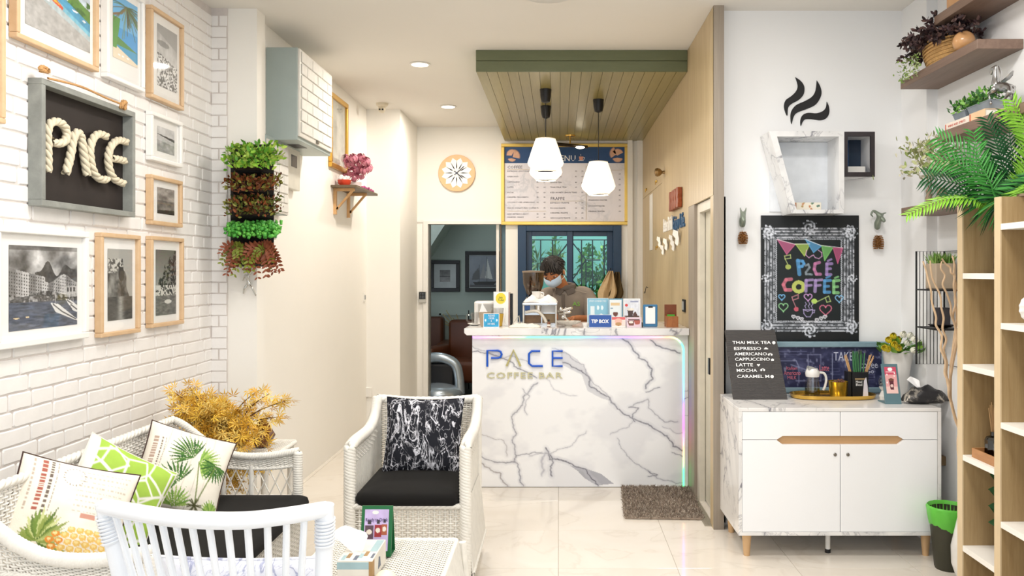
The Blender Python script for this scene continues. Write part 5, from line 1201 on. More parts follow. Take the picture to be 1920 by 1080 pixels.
t = thing('phone_stand', 'blue tablet stand with a plain white payment card on the bar', 'stand', (W(1219, 0, 5.72).x, 5.72, ZT)); a, b = W(1206, 571, 5.72), W(1233, 613, 5.72)
bx('stand', M('stand_blue', '3f7fae', .35), a.x, b.x, 5.72, 5.735, ZT, a.z, parent=t, bevel=.006); bx('card', wht, a.x+.016, b.x-.018, 5.714, 5.72, ZT+.022, a.z-.016, parent=t); bx('clip', blk, a.x+.035, b.x-.035, 5.711, 5.722, a.z-.022, a.z-.012, parent=t)
t = thing('card_box', 'reddish brown wooden card box with a green card inside', 'box', (W(1259, 0, 5.7).x, 5.7, ZT)); a, b = W(1246, 571, 5.75), W(1272, 594, 5.66)
bx('back_board', wood('cedar', '8a4a24', '6d3516', (20, 20, 8), .4), a.x, a.x+.085, 5.75, 5.757, ZT, a.z, parent=t); bx('box', wood('cedar_light', 'b0703c', '94562a', (20, 20, 8), .4), a.x+.002, b.x, 5.66, 5.749, ZT, b.z+.002, parent=t, bevel=.002)
bx('green_card', M('card_green', '4fb83c', .4), a.x+.012, b.x-.02, 5.70, 5.704, b.z-.0, b.z+.014, parent=t)
t = thing('pen_cup', 'small dark object between the cards and the phone stand', 'holder', (W(1204, 0, 5.66).x, 5.66, ZT)); MB().tube([(t.location.x, 5.66, ZT), (t.location.x-.004, 5.66, ZT+.035)], [.006, .008], 8).build('body', blk, t)
cup('small_white_dish', 'small white dish between the shell bowl and the tip box', W(1098, 0, 5.68).x, 5.68, .016, .026, .03, ceram)
# towel hanging before the window
a = W(1140, 508, 8.5); t = thing('hanging_towel', 'beige towel hanging on a hook beside the bar window', 'towel', (a.x+.02, 8.55, a.z)); n = 14; vs = []
for i in range(n+1):
    v = i/n
    for j in range(11):
        u = j/10; wd = .03+.20*min(v*1.5, 1)*(1-.55*max(0, v-.55)/.45); vs.append((a.x+.03+(u-.5)*wd-.06*v, 8.50+.02*math.sin(u*11+v*2), a.z-.37*v-(.06*u if v > .9 else 0)))
fs = [(i*11+j, i*11+j+1, (i+1)*11+j+1, (i+1)*11+j) for i in range(n) for j in range(10)]
o = MB().add(vs, fs).build('towel', M('towel_beige', 'cdb28a', .95, bmp=.2, vscale=40), t, smooth=True); o.modifiers.new('s', 'SOLIDIFY').thickness = .008
b = [(x+.07, y+.03, z-.01) for x, y, z in vs]; o = MB().add(b, fs).build('dark_towel', M('towel_brown', '5c4a2c', .95, bmp=.2, vscale=40), t, smooth=True); o.modifiers.new('s', 'SOLIDIFY').thickness = .008
MB().tube([(a.x+.03, 8.64, a.z+.02), (a.x+.03, 8.5, a.z+.015), (a.x+.03, 8.49, a.z+.03)], .006, 6).build('hook', blk, t)
# ================================================================== THE BARISTA
hum = thing('person', 'barista in a grey polo shirt and light blue face mask bending over the machine', 'person', (.07, 6.72, 0))
skn = M('skin', 'b9784f', .55, var=.05, vscale=20); V3 = Vector
J = dict(pel=(V3((.08, 6.76, .92)), .13), sp=(V3((.08, 6.75, 1.08)), .12), ch=(V3((.075, 6.72, 1.22)), .12), nb=(V3((.06, 6.69, 1.335)), .055), nk=(V3((.03, 6.64, 1.39)), .05), jw=(V3((-.02, 6.56, 1.435)), .066), sk=(V3((-.045, 6.545, 1.51)), .086), cr=(V3((-.042, 6.56, 1.555)), .07),
 sl=(V3((-.10, 6.68, 1.29)), .05), el=(V3((-.15, 6.55, 1.10)), .038), wl=(V3((-.08, 6.32, 1.17)), .026), pl=(V3((-.055, 6.26, 1.18)), (.024, .016)),
 sr=(V3((.225, 6.70, 1.30)), .055), er=(V3((.27, 6.60, 1.10)), .040), wr=(V3((.15, 6.36, 1.13)), .026), pr=(V3((.115, 6.30, 1.135)), (.024, .016)),
 hl=(V3((-.01, 6.77, .88)), .10), kl=(V3((-.02, 6.72, .48)), .065), al=(V3((-.02, 6.78, .09)), .042), tl=(V3((-.03, 6.64, .04)), .035),
 hr=(V3((.17, 6.77, .88)), .10), kr=(V3((.18, 6.72, .48)), .065), ar=(V3((.18, 6.78, .09)), .042), tr=(V3((.19, 6.64, .04)), .035))
Bn = [('pel', 'sp'), ('sp', 'ch'), ('ch', 'nb'), ('nb', 'nk'), ('nk', 'jw'), ('jw', 'sk'), ('sk', 'cr'), ('ch', 'sl'), ('sl', 'el'), ('el', 'wl'), ('wl', 'pl'), ('ch', 'sr'), ('sr', 'er'), ('er', 'wr'), ('wr', 'pr'), ('pel', 'hl'), ('hl', 'kl'), ('kl', 'al'), ('al', 'tl'), ('pel', 'hr'), ('hr', 'kr'), ('kr', 'ar'), ('ar', 'tr')]
for s, base, d in (('l', V3((-.055, 6.26, 1.18)), V3((.25, -.9, -.2))), ('r', V3((.115, 6.30, 1.135)), V3((-.55, -.8, -.1)))):
    d.normalize(); side = d.cross(V3((0, 0, 1))).normalized()
    for i, l in enumerate((.062, .07, .066, .052)):
        o_ = side*(-.027+.018*i); p1 = base+d*.035+o_; p2 = p1+d*l*.5+V3((0, 0, -.008)); p3 = p2+d*l*.35+V3((0, 0, -.024))
        for k_, p in enumerate((p1, p2, p3)): J['f%s%d%d' % (s, i, k_)] = (p, .0088-.001*k_)
        Bn += [('p'+s, 'f%s%d0' % (s, i)), ('f%s%d0' % (s, i), 'f%s%d1' % (s, i)), ('f%s%d1' % (s, i), 'f%s%d2' % (s, i))]
    th = side*(-.03 if s == 'l' else .03)*(1 if s == 'r' else -1); p1 = base+th*.8-d*.005; p2 = base+th*1.3+d*.03+V3((0, 0, -.015))
    J['t%s0' % s] = (p1, .011); J['t%s1' % s] = (p2, .009); Bn += [('p'+s, 't%s0' % s), ('t%s0' % s, 't%s1' % s)]
skin('body', J, Bn, skn, hum, root='pel')
# face on the tilted head: local frame looks down and to the left of the picture
HM = Matrix.Translation((-.042, 6.55, 1.492)) @ Euler((R(32), R(-6), R(-22))).to_matrix().to_4x4()     # local -Y is the face direction
def hp(x, y, z): return HM @ V3((x, y, z))
mb = MB(); mb.T = HM; mb.ball((0, 0, 0), .088, .90, 1.06, 1.22, 24, 16); mb.ball((0, -.03, -.055), .062, .95, 1, 1.0, 16, 12); mb.build('face', skn, hum, smooth=True)
mb = MB(); mb.T = HM; mb.ball((0, -.094, -.02), .014, .8, 1, 1.6, 10, 8); mb.build('nose', skn, hum, smooth=True)
for s in (-1, 1):
    mb = MB(); mb.T = HM; mb.ball((s*.034, -.079, .008), .013, 1.1, .7, .8, 12, 8); e = mb.build('eye', M('eye_white', 'e6ddd4', .3), hum, smooth=True)
    mb = MB(); mb.T = HM; mb.ball((s*.034, -.087, .003), .0065, 1, .6, 1, 10, 6); mb.build('iris', blk, e, smooth=True)
    mb = MB(); mb.T = HM; mb.ball((s*.034, -.080, .013), .0145, 1.15, .75, .6, 12, 8); mb.build('eyelid', skn, hum, smooth=True)
    mb = MB(); mb.T = HM; mb.tube([(s*.015, -.092, .028), (s*.034, -.09, .034), (s*.055, -.076, .028)], .0042, 6); mb.build('eyebrow', M('hair_black', '241c18', .6, var=.2, vscale=60), hum, smooth=True)
    mb = MB(); mb.T = HM; mb.ball((s*.083, .01, -.012), .024, .35, .8, 1.25, 12, 8); mb.build('ear', skn, hum, smooth=True)
    mb = MB(); mb.T = HM; mb.tube(curve([(s*.06, -.065, -.03), (s*.085, -.01, .005), (s*.092, .02, -.005), (s*.086, .01, -.05), (s*.055, -.06, -.065)]), .0022, 5); mb.build('mask_loop', ceram, hum, smooth=True)
vs = []; n = 13
for i in range(9):
    v = i/8
    for j in range(n):
        a_ = (j/(n-1)-.5)*2*1.05; rr_ = .092+.022*math.sin(PI*v)*math.cos(a_)-.022*v; vs.append(hp(rr_*math.sin(a_)*.92, -rr_*math.cos(a_)*1.12, -.018-.085*v+.012*abs(a_)+.002*math.sin(v*20)))
mk = MB().add(vs, [(i*n+j, i*n+j+1, (i+1)*n+j+1, (i+1)*n+j) for i in range(8) for j in range(n-1)]).build('face_mask', M('mask_blue', 'c3d7ea', .8, var=.02), hum, smooth=True); mk.modifiers.new('s', 'SOLIDIFY').thickness = .003
hairm = M('hair_black'); rg = np.random.default_rng(3)
mb = MB(); mb.T = HM; mb.ball((0, .016, .022), .097, .95, 1.06, 1.10, 24, 16); hb = mb.build('hair', hairm, hum, smooth=True)
mb = MB()
for i in range(420):
    th = rg.uniform(-PI, PI); ph = rg.uniform(.0, 1.0)**.7*1.25; x, y, z = math.sin(ph)*math.sin(th), -math.sin(ph)*math.cos(th), math.cos(ph)
    if y < -.55 and ph > 1.15: continue
    p = V3((x*.094, y*.104+.014, z*.106+.022)); d = V3((x*.5+.15, y*.8-.25, z*.2-.75)); l = rg.uniform(.03, .05)
    mb.tube([HM @ p, HM @ (p+d*l*.5+p.normalized()*.006), HM @ (p+d*l)], [.0045, .0035, .0008], 4, cap=False)
mb.build('hair_tufts', hairm, hb, smooth=True, kind='stuff')
# polo shirt: lofted torso with sleeves and collar
shirt = M('polo_grey', '8f8478', .9, var=.07, vscale=9, bmp=.25)
mb = MB(); n = 28; rings = [(.085, 6.765, .90, .165, .125), (.085, 6.76, 1.0, .155, .118), (.085, 6.75, 1.1, .165, .12), (.08, 6.73, 1.2, .185, .125), (.07, 6.715, 1.27, .19, .115), (.063, 6.705, 1.315, .165, .095), (.06, 6.695, 1.345, .105, .075), (.055, 6.685, 1.365, .07, .065)]
vs = [(cx_+rx*math.copysign(abs(math.cos(2*PI*q/n))**.85, math.cos(2*PI*q/n)), cy_+ry*math.sin(2*PI*q/n), cz_) for cx_, cy_, cz_, rx, ry in rings for q in range(n)]
mb.add(vs, [(i*n+q, i*n+(q+1) % n, (i+1)*n+(q+1) % n, (i+1)*n+q) for i in range(len(rings)-1) for q in range(n)]); mb.build('polo_shirt', shirt, hum, smooth=True, angle=70)
mb = MB().tube(curve([(.02, 6.70, 1.29), (-.07, 6.69, 1.30), (-.125, 6.655, 1.26), (-.15, 6.59, 1.17), (-.155, 6.56, 1.125)], 4), [.05, .058, .064, .068, .07, .071, .071, .070, .069, .068, .066, .065, .064, .063, .062, .061, .061], 14, cap=False); mb.build('sleeve', shirt, hum, smooth=True)
mb = MB().tube(curve([(.10, 6.71, 1.29), (.20, 6.71, 1.305), (.25, 6.69, 1.25), (.275, 6.64, 1.16), (.28, 6.605, 1.10)], 4), [.05, .06, .066, .07, .072, .074, .074, .073, .072, .071, .069, .068, .067, .066, .065, .064, .064], 14, cap=False); mb.build('sleeve', shirt, hum, smooth=True)
for s in (-1, 1):
    MB().prism([(.055, 1.352), (.055+s*.075, 1.365), (.055+s*.085, 1.325), (.045+s*.03, 1.30)], (6.600, 6.606)).build('collar', M('polo_dark', '6b625a', .9), hum, bevel=.002, seg=1)
MB().tube(curve([(-.012, 6.66, 1.362), (.0, 6.625, 1.37), (.05, 6.60, 1.362), (.11, 6.62, 1.372), (.13, 6.68, 1.38), (.06, 6.75, 1.39), (-.0, 6.72, 1.38)]), .013, 8, closed=True, flat=1.6).build('collar_stand', MATS['polo_dark'], hum, smooth=True)
bx('placket', MATS['polo_dark'], .028, .052, 6.588, 6.6, 1.16, 1.31, parent=hum, bevel=.002)
MB().tube([(.10, 6.63, 1.352), (.23, 6.62, 1.32)], .002, 4).build('shoulder_seam', M('seam', 'b8ad9e', .9), hum)
txt('AS', .05, M('logo_green', '7fc04a', .6, var=0), hum, 'shirt_logo', frontal(.115, 6.598, 1.215), .001, width=.06)
MB().lathe([(.16, .86), (.165, .95), (.12, 1.0)], (.08, 6.765, 0), 24, sy=.78).build('waistband', M('trousers', '22242c', .9), hum, smooth=True)
for s, x in ((-1, -.015), (1, .175)): MB().tube([(x, 6.77, .93), (x, 6.73, .48), (x, 6.78, .06)], [.125, .09, .07], 16).build('trouser_leg', MATS['trousers'], hum, smooth=True); bx('shoe', blk, x-.05, x+.05, 6.58, 6.84, 0, .07, parent=hum, bevel=.025, seg=3, smooth=True)
# ================================================================== ALCOVE WALL
def q1(x, y, Y=4.8): return W(x/2.571+1340, y/2.571, Y)
vin = M('vinyl_black', '1d1c1e', .6, var=0)
t = thing('steam_decal', 'black wall decal of three curved steam wisps above the marble shelf', 'wall decal', (1.42, 4.8, 2.2))
for nm, o_ in (('wisp', [(388, 372), (412, 388), (428, 408), (433, 430), (427, 458), (405, 482), (372, 500), (354, 520), (350, 558), (338, 535), (334, 508), (343, 482), (368, 464), (392, 440), (400, 412)]),
               ('wisp', [(492, 388), (508, 415), (515, 448), (505, 480), (482, 508), (440, 527), (400, 542), (382, 560), (370, 598), (365, 565), (370, 535), (392, 507), (435, 487), (470, 465), (486, 436)]),
               ('wisp', [(540, 490), (551, 515), (552, 545), (538, 570), (510, 580), (470, 575), (438, 575), (424, 588), (415, 608), (413, 580), (424, 555), (450, 544), (490, 546), (520, 536), (536, 518)])):
    P = [q1(*p, 4.797) for p in o_]; P = curve(P+[P[0]], 4)[:-1]
    MB().prism([(p.x, p.z) for p in P], (4.795, 4.7995)).build(nm, vin, t)
shm = marble('shelf_marble', 'f1f1f1', '8b8b93', 2.6, .02, .25, (.2, .1, .9), (1, 1, 1), .9, .3, (.42, .6), seed=2)
t = thing('cup_shelf', 'white marble box shelf shaped like a slanting cup on the alcove wall', 'shelf', (1.45, 4.8, 1.826))
y0, y1 = 4.594, 4.799; th = .03
TL, TR, BR, BL = (1.194, 2.292), (1.62, 2.292), (1.618, 1.826), (1.322, 1.826)
MB().prism([TL, TR, (TR[0], TR[1]-th), (TL[0]+.01, TL[1]-th)], (y0, y1)).build('top_board', shm, t)
MB().prism([BL, BR, (BR[0], BR[1]+.022), (BL[0]-.007, BL[1]+.022)], (y0, y1)).build('bottom_board', shm, t)
MB().prism([(TL[0]+.01, TL[1]-th), (TL[0]+.045, TL[1]-th), (BL[0]+.028, BL[1]+.022), (BL[0]-.007, BL[1]+.022)], (y0, y1)).build('slanted_side', shm, t)
bx('upright_side', shm, TR[0]-.03, TR[0], y0, y1, 1.848, 2.262, parent=t)
bx('back_board', M('shelf_back', 'edf1f6', .5), 1.25, 1.60, 4.790, 4.799, 1.85, 2.26, parent=t)
hb_ = thing('handle_box', 'small dark framed mirror box fixed to the right side of the marble shelf', 'shelf', (1.71, 4.8, 2.036)); dkw = wood('dark_wenge', '3a3236', '2a2427', (10, 10, 4), .4)
X0, X1, Z0, Z1 = 1.622, 1.80, 2.036, 2.292
for a, b, c_, d in ((X0, X1, Z1-.026, Z1), (X0, X1, Z0, Z0+.026), (X0, X0+.024, Z0+.026, Z1-.026), (X1-.024, X1, Z0+.026, Z1-.026)): bx('front_frame', dkw, a, b, 4.61, 4.625, c_, d, parent=hb_)
for a, b, c_, d in ((X0+.003, X1-.003, Z1-.02, Z1-.002), (X0+.003, X1-.003, Z0+.002, Z0+.02), (X0+.003, X0+.015, Z0+.02, Z1-.02), (X1-.015, X1-.003, Z0+.02, Z1-.02)): bx('box_side', shm, a, b, 4.625, 4.799, c_, d, parent=hb_)
bx('blue_back', M('blue_back', '5f94d8', .3), X0+.015, X1-.015, 4.79, 4.799, Z0+.02, Z1-.02, parent=hb_)
bx('dark_panel', M('navy_panel', '26364a', .2), 1.712, 1.782, 4.78, 4.789, Z0+.02, Z1-.02, parent=hb_)
bx('white_block', ceram, 1.665, 1.765, 4.66, 4.70, Z0+.02, Z0+.065, parent=hb_, bevel=.002)
t = thing('floral_box', 'small cream box with green flower pattern lying in the marble shelf', 'box', (1.42, 4.66, 1.848))
bx('box', M('floral_cream', 'f0e9d8', .5), 1.345, 1.505, 4.64, 4.74, 1.848, 1.892, parent=t, bevel=.002); bx('end_label', M('rust_print', 'c98a62', .6), 1.345, 1.362, 4.639, 4.6405, 1.850, 1.890, parent=t)
c = Canvas(50, 15, 'f0e9d8'); r_ = random.Random(3)
for _ in range(9): c.ell(r_.random(), r_.random(), .05, .16, r_.choice(('5f7f70', '8fa07a', 'b9985f', 'c98a62')))
picture('pattern', c, (1.365, 4.6392, 1.891), (.138, 0, 0), (0, 0, -.042), t)
# animal head hooks and pine cones
bron = M('pewter_green', '8c9688', .4, .4, var=.08, vscale=40)
t = thing('horse_head_hook', 'small grey green horse head ornament left of the blackboard poster', 'ornament', W(1393, 408, 4.79))
J = {k_: (W(px, py, 4.79-d), r_) for k_, px, py, d, r_ in (('base', 1392, 425, .005, .018), ('neck', 1392, 414, .03, .022), ('poll', 1393, 402, .05, .018), ('head', 1394, 408, .08, .015), ('nose', 1395, 416, .10, .010), ('e1', 1389, 395, .045, .005), ('e1t', 1388, 389, .045, .002), ('e2', 1398, 395, .045, .005), ('e2t', 1399, 389, .045, .002))}
skin('head', J, [('base', 'neck'), ('neck', 'poll'), ('poll', 'head'), ('head', 'nose'), ('poll', 'e1'), ('e1', 'e1t'), ('poll', 'e2'), ('e2', 'e2t')], bron, t)
t = thing('goat_head_hook', 'small grey green goat head ornament with curled horns right of the blackboard poster', 'ornament', W(1647, 412, 4.79))
J = {k_: (W(px, py, 4.79-d), r_) for k_, px, py, d, r_ in (('base', 1645, 430, .005, .016), ('neck', 1645, 418, .03, .022), ('poll', 1650, 405, .05, .018), ('head', 1655, 411, .075, .014), ('nose', 1659, 416, .09, .009), ('h1', 1643, 398, .05, .010), ('h2', 1637, 395, .05, .008), ('h3', 1633, 402, .05, .006), ('h4', 1637, 407, .05, .003), ('e1', 1657, 400, .045, .005), ('e2', 1662, 399, .045, .002))}
skin('head', J, [('base', 'neck'), ('neck', 'poll'), ('poll', 'head'), ('head', 'nose'), ('poll', 'h1'), ('h1', 'h2'), ('h2', 'h3'), ('h3', 'h4'), ('poll', 'e1'), ('e1', 'e2')], bron, t)
cone_m = M('cone_brown', 'b07a42', .7, var=.3, vscale=60)
for px, py, s, lab in ((1393, 446, 1.1, 'pine cone hanging below the horse head ornament'), (1647, 454, 1.2, 'pine cone hanging below the goat head ornament')):
    p = W(px, py, 4.765); t = thing('pine_cone', lab, 'pine cone', p, group='pine cones on the alcove wall'); mb = MB()
    for i in range(8):
        z = (i-3.5)*.0085*s; r_ = .022*s*math.sqrt(max(.15, 1-((i-2.8)/5.6)**2))
        for q in range(8):
            a_ = q*PI/4+i*.4; c_, s_ = math.cos(a_), math.sin(a_); e = V3((c_, s_, 0)); sd = V3((-s_, c_, 0))
            mb.add([p+e*r_*.3+V3((0, 0, z+.004)), p+e*r_*1.15+sd*.007*s+V3((0, 0, -z*0-.004+z)), p+e*r_*1.25+V3((0, 0, z+.003)), p+e*r_*1.15-sd*.007*s+V3((0, 0, z-.004)), p+e*r_*.3+V3((0, 0, z-.004))], [(0, 1, 2), (0, 2, 3), (4, 2, 1), (4, 3, 2), (0, 4, 1), (0, 3, 4)])
    mb.build('scales', cone_m, t, kind='stuff'); MB().ball(p, .014*s, sz=2.0).build('core', cone_m, t)
    MB().tube([p+V3((0, 0, .03)), V3((p.x, 4.79, p.z+.045))], .0015, 4).build('string', jute, t)
# blackboard poster
a, b = W(1427, 404, 4.79), W(1610, 640, 4.79)
t = thing('blackboard_poster', 'tall blackboard style poster with chalk drawing reading Pace Coffee in an ornate frame', 'poster', ((a.x+b.x)/2, 4.8, b.z)); w_, h_ = 196, 252
c = Canvas(w_, h_, '0b1014'); X, Y = c.X, c.Y; n = fbm(w_, h_, 30, 4, 3, 1.3); n2 = fbm(w_, h_, 60, 8, 2, 1.3)
def sd(x0, y0, x1, y1): return np.minimum(np.minimum(X-x0, x1-X), np.minimum(Y-y0, y1-Y)*1.28)
d = sd(.035, .10, .955, .925); fr_ = .12; m = (d > 0) & (d < fr_)
wave = .5+.5*np.sin(d*PI*2/.03); c.put(np.where(m, (.3+.7*wave*(n2 > .34))*np.clip(.5+1.3*(n-.25), 0, 1), 0), 'e4e8f2', .95)
for (ax, ay) in ((.075, .135), (.915, .135), (.06, .885), (.93, .885), (.5, .095), (.055, .5), (.935, .5), (.5, .915)):
    rr_ = np.hypot(X-ax, (Y-ay)*1.28); an = np.arctan2((Y-ay)*1.28, X-ax); R_ = .07 if ay not in (.5,) else .045
    c.put(np.where(rr_ < R_*(1+.18*np.sin(an*9)), np.clip(.3+.5*np.sin(rr_*170+an*2)+1.6*(n2-.35), 0, 1), 0), 'e8ecf6', .9)
d2 = sd(.15, .185, .83, .845); c.put(d2 > 0, '0a1419'); c.put((abs(d2-.006) < .006) & (np.mod((X+Y)*60, 1) < .6), 'dfe4ee', .9)
c.put((d2 > .02), '0c181c')
def k2(x, y): return ((x/821*190+3-0)/183, (y/1080*250-4)/236)      # from the enlarged view of the poster
def P_(*q): return [k2(*p) for p in q]
for pts, col in ((((120, 215), (262, 255), (195, 335)), 'c4628c'), (((265, 250), (382, 250), (338, 348)), 'a6c25a'), (((345, 212), (478, 265), (412, 320)), '5a9fd0'), (((478, 262), (568, 282), (502, 385)), '7ac06a'), (((570, 282), (650, 282), (608, 408)), 'c45a86')):
    c.poly(P_(*pts), col, .8); c.line(P_(*pts, pts[0]), .008, col)
c.line(P_((120, 215), (262, 252), (380, 250)), .006, 'e8e8e8'); c.line(P_((345, 212), (470, 262), (650, 282)), .006, 'e8e8e8')
wl_ = .011
def ln(pts, col, w=wl_): c.line(P_(*pts), w, col, .8)
ln([(355, 300), (350, 340), (375, 362), (400, 345), (412, 340), (425, 360), (455, 370), (480, 350), (478, 320), (450, 300)], 'd9a5cf', .01)
ln([(178, 348), (225, 338), (228, 365), (182, 372), (178, 348)], 'd4df8a', .009); ln([(182, 372), (212, 430)], 'd4df8a', .009); c.ell(*k2(207, 436), .028, .02, 'a9b85e')
tw = .040
ln([(285, 385), (298, 495)], '5aa0d8', tw); ln([(285, 385), (325, 390), (335, 410), (320, 432), (295, 435)], '5aa0d8', .03)
ln([(348, 425), (370, 415), (380, 440), (350, 480), (352, 495), (385, 495), (398, 498)], '8e9aa4', .022)
ln([(460, 400), (425, 410), (418, 455), (435, 495), (468, 495)], 'cc7fae', .032)
ln([(560, 410), (520, 412), (518, 498), (552, 498)], 'a98bc8', .032); ln([(520, 452), (550, 450)], 'a98bc8', .028); ln([(528, 388), (556, 374)], 'a98bc8', .022)
ln([(232, 535), (190, 540), (168, 580), (185, 622), (228, 622)], 'd9788c', .036)
c.ell(*k2(292, 598), .07, .052, 'b8c466'); c.ell(*k2(292, 598), .03, .022, '0c181c')
ln([(352, 545), (350, 632)], 'b59ad2', .034); ln([(355, 545), (405, 540)], 'b59ad2', .028); ln([(355, 588), (395, 584)], 'b59ad2', .026)
ln([(428, 545), (424, 635)], 'b59ad2', .034); ln([(430, 545), (480, 540)], 'b59ad2', .028); ln([(430, 588), (468, 584)], 'b59ad2', .026)
ln([(548, 545), (502, 548), (500, 640), (542, 640)], '5aa0d8', .032); ln([(502, 594), (535, 592)], '5aa0d8', .028); ln([(515, 524), (545, 512)], '5aa0d8', .02)
ln([(618, 545), (575, 550), (576, 645), (612, 645)], '8fd08a', .032); ln([(578, 598), (608, 596)], '8fd08a', .028); ln([(585, 526), (612, 515)], '8fd08a', .02)
def heart(x, y, s, col):
    pts = [(x+s*16*math.sin(a_)**3/16, y-s*(13*math.cos(a_)-5*math.cos(2*a_)-2*math.cos(3*a_)-math.cos(4*a_))/16) for a_ in [2*PI*i/24 for i in range(25)]]; ln(pts, col, .010)
heart(155, 680, 26, '7ab8e8'); heart(168, 760, 38, '9ad89a'); heart(368, 680, 32, 'd9a5e0'); heart(620, 692, 32, '8ac4ec'); heart(510, 782, 48, 'ec7f9c')
for x in (250, 285, 315): heart(x, 838+(x-250)*.3, 14, 'd8d8e0')
for x in (440, 475, 505): heart(x, 865-(x-440)*.4, 14, 'd8d8e0')
ln([(325, 868), (370, 880), (430, 876)], 'd8d8e0', .007)
ln([(238, 680), (288, 660), (288, 690), (245, 705), (238, 680)], 'd9909a', .01); ln([(245, 705), (275, 775)], 'd9909a', .009); c.ell(*k2(272, 778), .024, .018, 'c45a6c')
c.ell(*k2(418, 714), .03, .02, 'b8d86a'); ln([(440, 718), (535, 672), (550, 715), (520, 722), (508, 688)], 'c8e08a', .01)
ln([(330, 780), (335, 815), (355, 840), (385, 840), (402, 812), (405, 780), (330, 782), (365, 795), (405, 780)], 'c5b4e4', .009); ln([(405, 790), (422, 785), (418, 805), (402, 808)], 'c5b4e4', .008)
for x in (350, 378, 402): ln([(x, 770), (x-8, 752), (x+4, 738), (x-4, 722)], 'c5b4e4', .008)
bx('sheet', blk, a.x, b.x, 4.786, 4.7985, b.z, a.z, parent=t); picture('print', c, (a.x, 4.7855, a.z), (b.x-a.x, 0, 0), (0, 0, b.z-a.z), t)
# ================================================================== WHITE CABINET
k4 = 4.22/F
def cf(px, py): return ((px-CX)*k4, HC-(py-CY)*k4)
cab = thing('sideboard', 'white two door sideboard with marble shell and tapered wooden legs', 'cabinet', (1.47, 4.45, 0))
cmb = marble('cabinet_marble', 'f0eeec', '85858d', 1.9, .016, .2, (.8, .1, .5), (1, 1, .7), .9, .3, (.44, .6), seed=11)
x0, x1, zb, zt = .938, 1.993, .121, .786; yf, yb = 4.22, 4.72
bx('top_panel', cmb, x0, x1, yf, yb, zt-.018, zt, parent=cab, bevel=.002); bx('bottom_panel', cmb, x0, x1, yf, yb, zb, zb+.018, parent=cab, bevel=.002)
bx('side_panel', cmb, x0, x0+.018, yf, yb, zb+.018, zt-.018, parent=cab); bx('side_panel', cmb, x1-.018, x1, yf, yb, zb+.018, zt-.018, parent=cab)
bx('back_panel', M('melamine', 'f7f8fa', .3, var=0), x0+.018, x1-.018, yb-.012, yb, zb+.018, zt-.018, parent=cab)
lac = M('white_lacquer', 'f8f9fb', .22, var=.004); xm = cf(1576, 0)[0]; zd = cf(0, 825)[1]; r0 = cf(1457, 833); r1 = cf(1695, 818.5)
fx0, fx1 = x0+.0195, x1-.0195; g = .0015
def with_cut(xa, xb, za, zb_, left, top):                       # board whose corner is cut away for the finger grip
    gx0, gx1 = r0[0], r1[0]; zc = r0[1]-.002 if top == 'door' else r1[1]+.002
    if top == 'door':
        e = zb_; pts = [(xa, za), (xb, za)]
        pts += [(xb, zc), (gx0+.03, zc), (gx0, e), (xa, e)] if left else [(xb, e), (gx1, e), (gx1-.03, zc), (xa, zc)]
    else:
        pts = ([(xa, za), (gx0, za), (gx0+.03, zc), (xb, zc), (xb, zb_), (xa, zb_)] if left else [(xa, zc), (gx1-.03, zc), (gx1, za), (xb, za), (xb, zb_), (xa, zb_)])
    return MB().prism(pts, (yf+.003, yf+.021))
for left in (True, False):
    xa, xb = (fx0, xm-g) if left else (xm+g, fx1)
    with_cut(xa, xb, zd+g, zt-.0195, left, 'drawer').build('drawer', lac, cab, bevel=.0012, seg=1)
    dr = with_cut(xa, xb, zb+.0195, zd-g, left, 'door').build('door', lac, cab, bevel=.0012, seg=1)
    lx, lz = cf(1566 if left else 1590, 852.5)
    MB().lathe([(.009, yf+.003), (.009, yf-.001), (.007, yf-.003), (.001, yf-.003)], (lx, 0, lz), 18, axis='y').build('lock', M('lock_steel', '8f8c86', .3, .8), dr, smooth=True)
bx('finger_grip', wood('grip_oak', 'd5ad80', 'c59b6c', (2, 12, 12), .4), r0[0]-.001, r1[0]+.001, yf+.022, yf+.03, r0[1]-.004, r1[1]+.004, parent=cab)
legw = wood('leg_beech', 'dfb98c', 'cfa676', (14, 14, 2), .4)
for xx in (cf(1405, 0)[0], cf(1745, 0)[0]):
    for yy in (4.28, 4.66): MB().cyl((xx, yy, 0), (xx, yy, zb), .016, .026, 20).build('leg', legw, cab, smooth=True)
mx = cf(1564, 0)[0]; lg = MB().cyl((mx, 4.32, .02), (mx, 4.32, zb), .013, .013, 16).build('centre_leg', ceram, cab, smooth=True); MB().cyl((mx, 4.32, 0), (mx, 4.32, .02), .015, .015, 16).build('rubber_foot', blk, lg)
# things on the sideboard
zc = .786
BLc, BRc, TLc, TRc = V3((.972, 4.50, zc)), V3((1.273, 4.50, zc)), V3((.962, 4.68, 1.16)), V3((1.25, 4.68, 1.16))
lb = thing('letter_board', 'dark grey letter board listing coffee drinks leaning on the alcove wall', 'sign', (1.11, 4.6, zc))
m, nt, b_ = newmat('letter_felt'); b_.inputs['Base Color'].default_value = rgba('4c4948'); b_.inputs['Roughness'].default_value = .85
wv = nd(nt, 'ShaderNodeTexWave', bands_direction='Z'); nt.links.new(coords(nt), wv.inputs['Vector']); wv.inputs['Scale'].default_value = 40; bump(nt, b_, wv.outputs['Fac'], .8, .003)
nrm = (BRc-BLc).cross(TLc-BLc).normalized(); th = -nrm*.018
MB().add([BLc, BRc, TRc, TLc, BLc+th, BRc+th, TRc+th, TLc+th], [(0, 1, 2, 3), (7, 6, 5, 4), (0, 4, 5, 1), (2, 6, 7, 3), (1, 5, 6, 2), (0, 3, 7, 4)]).build('board', MATS['letter_felt'], lb, bevel=.002)
uy = ((TLc+TRc)/2-(BLc+BRc)/2); 
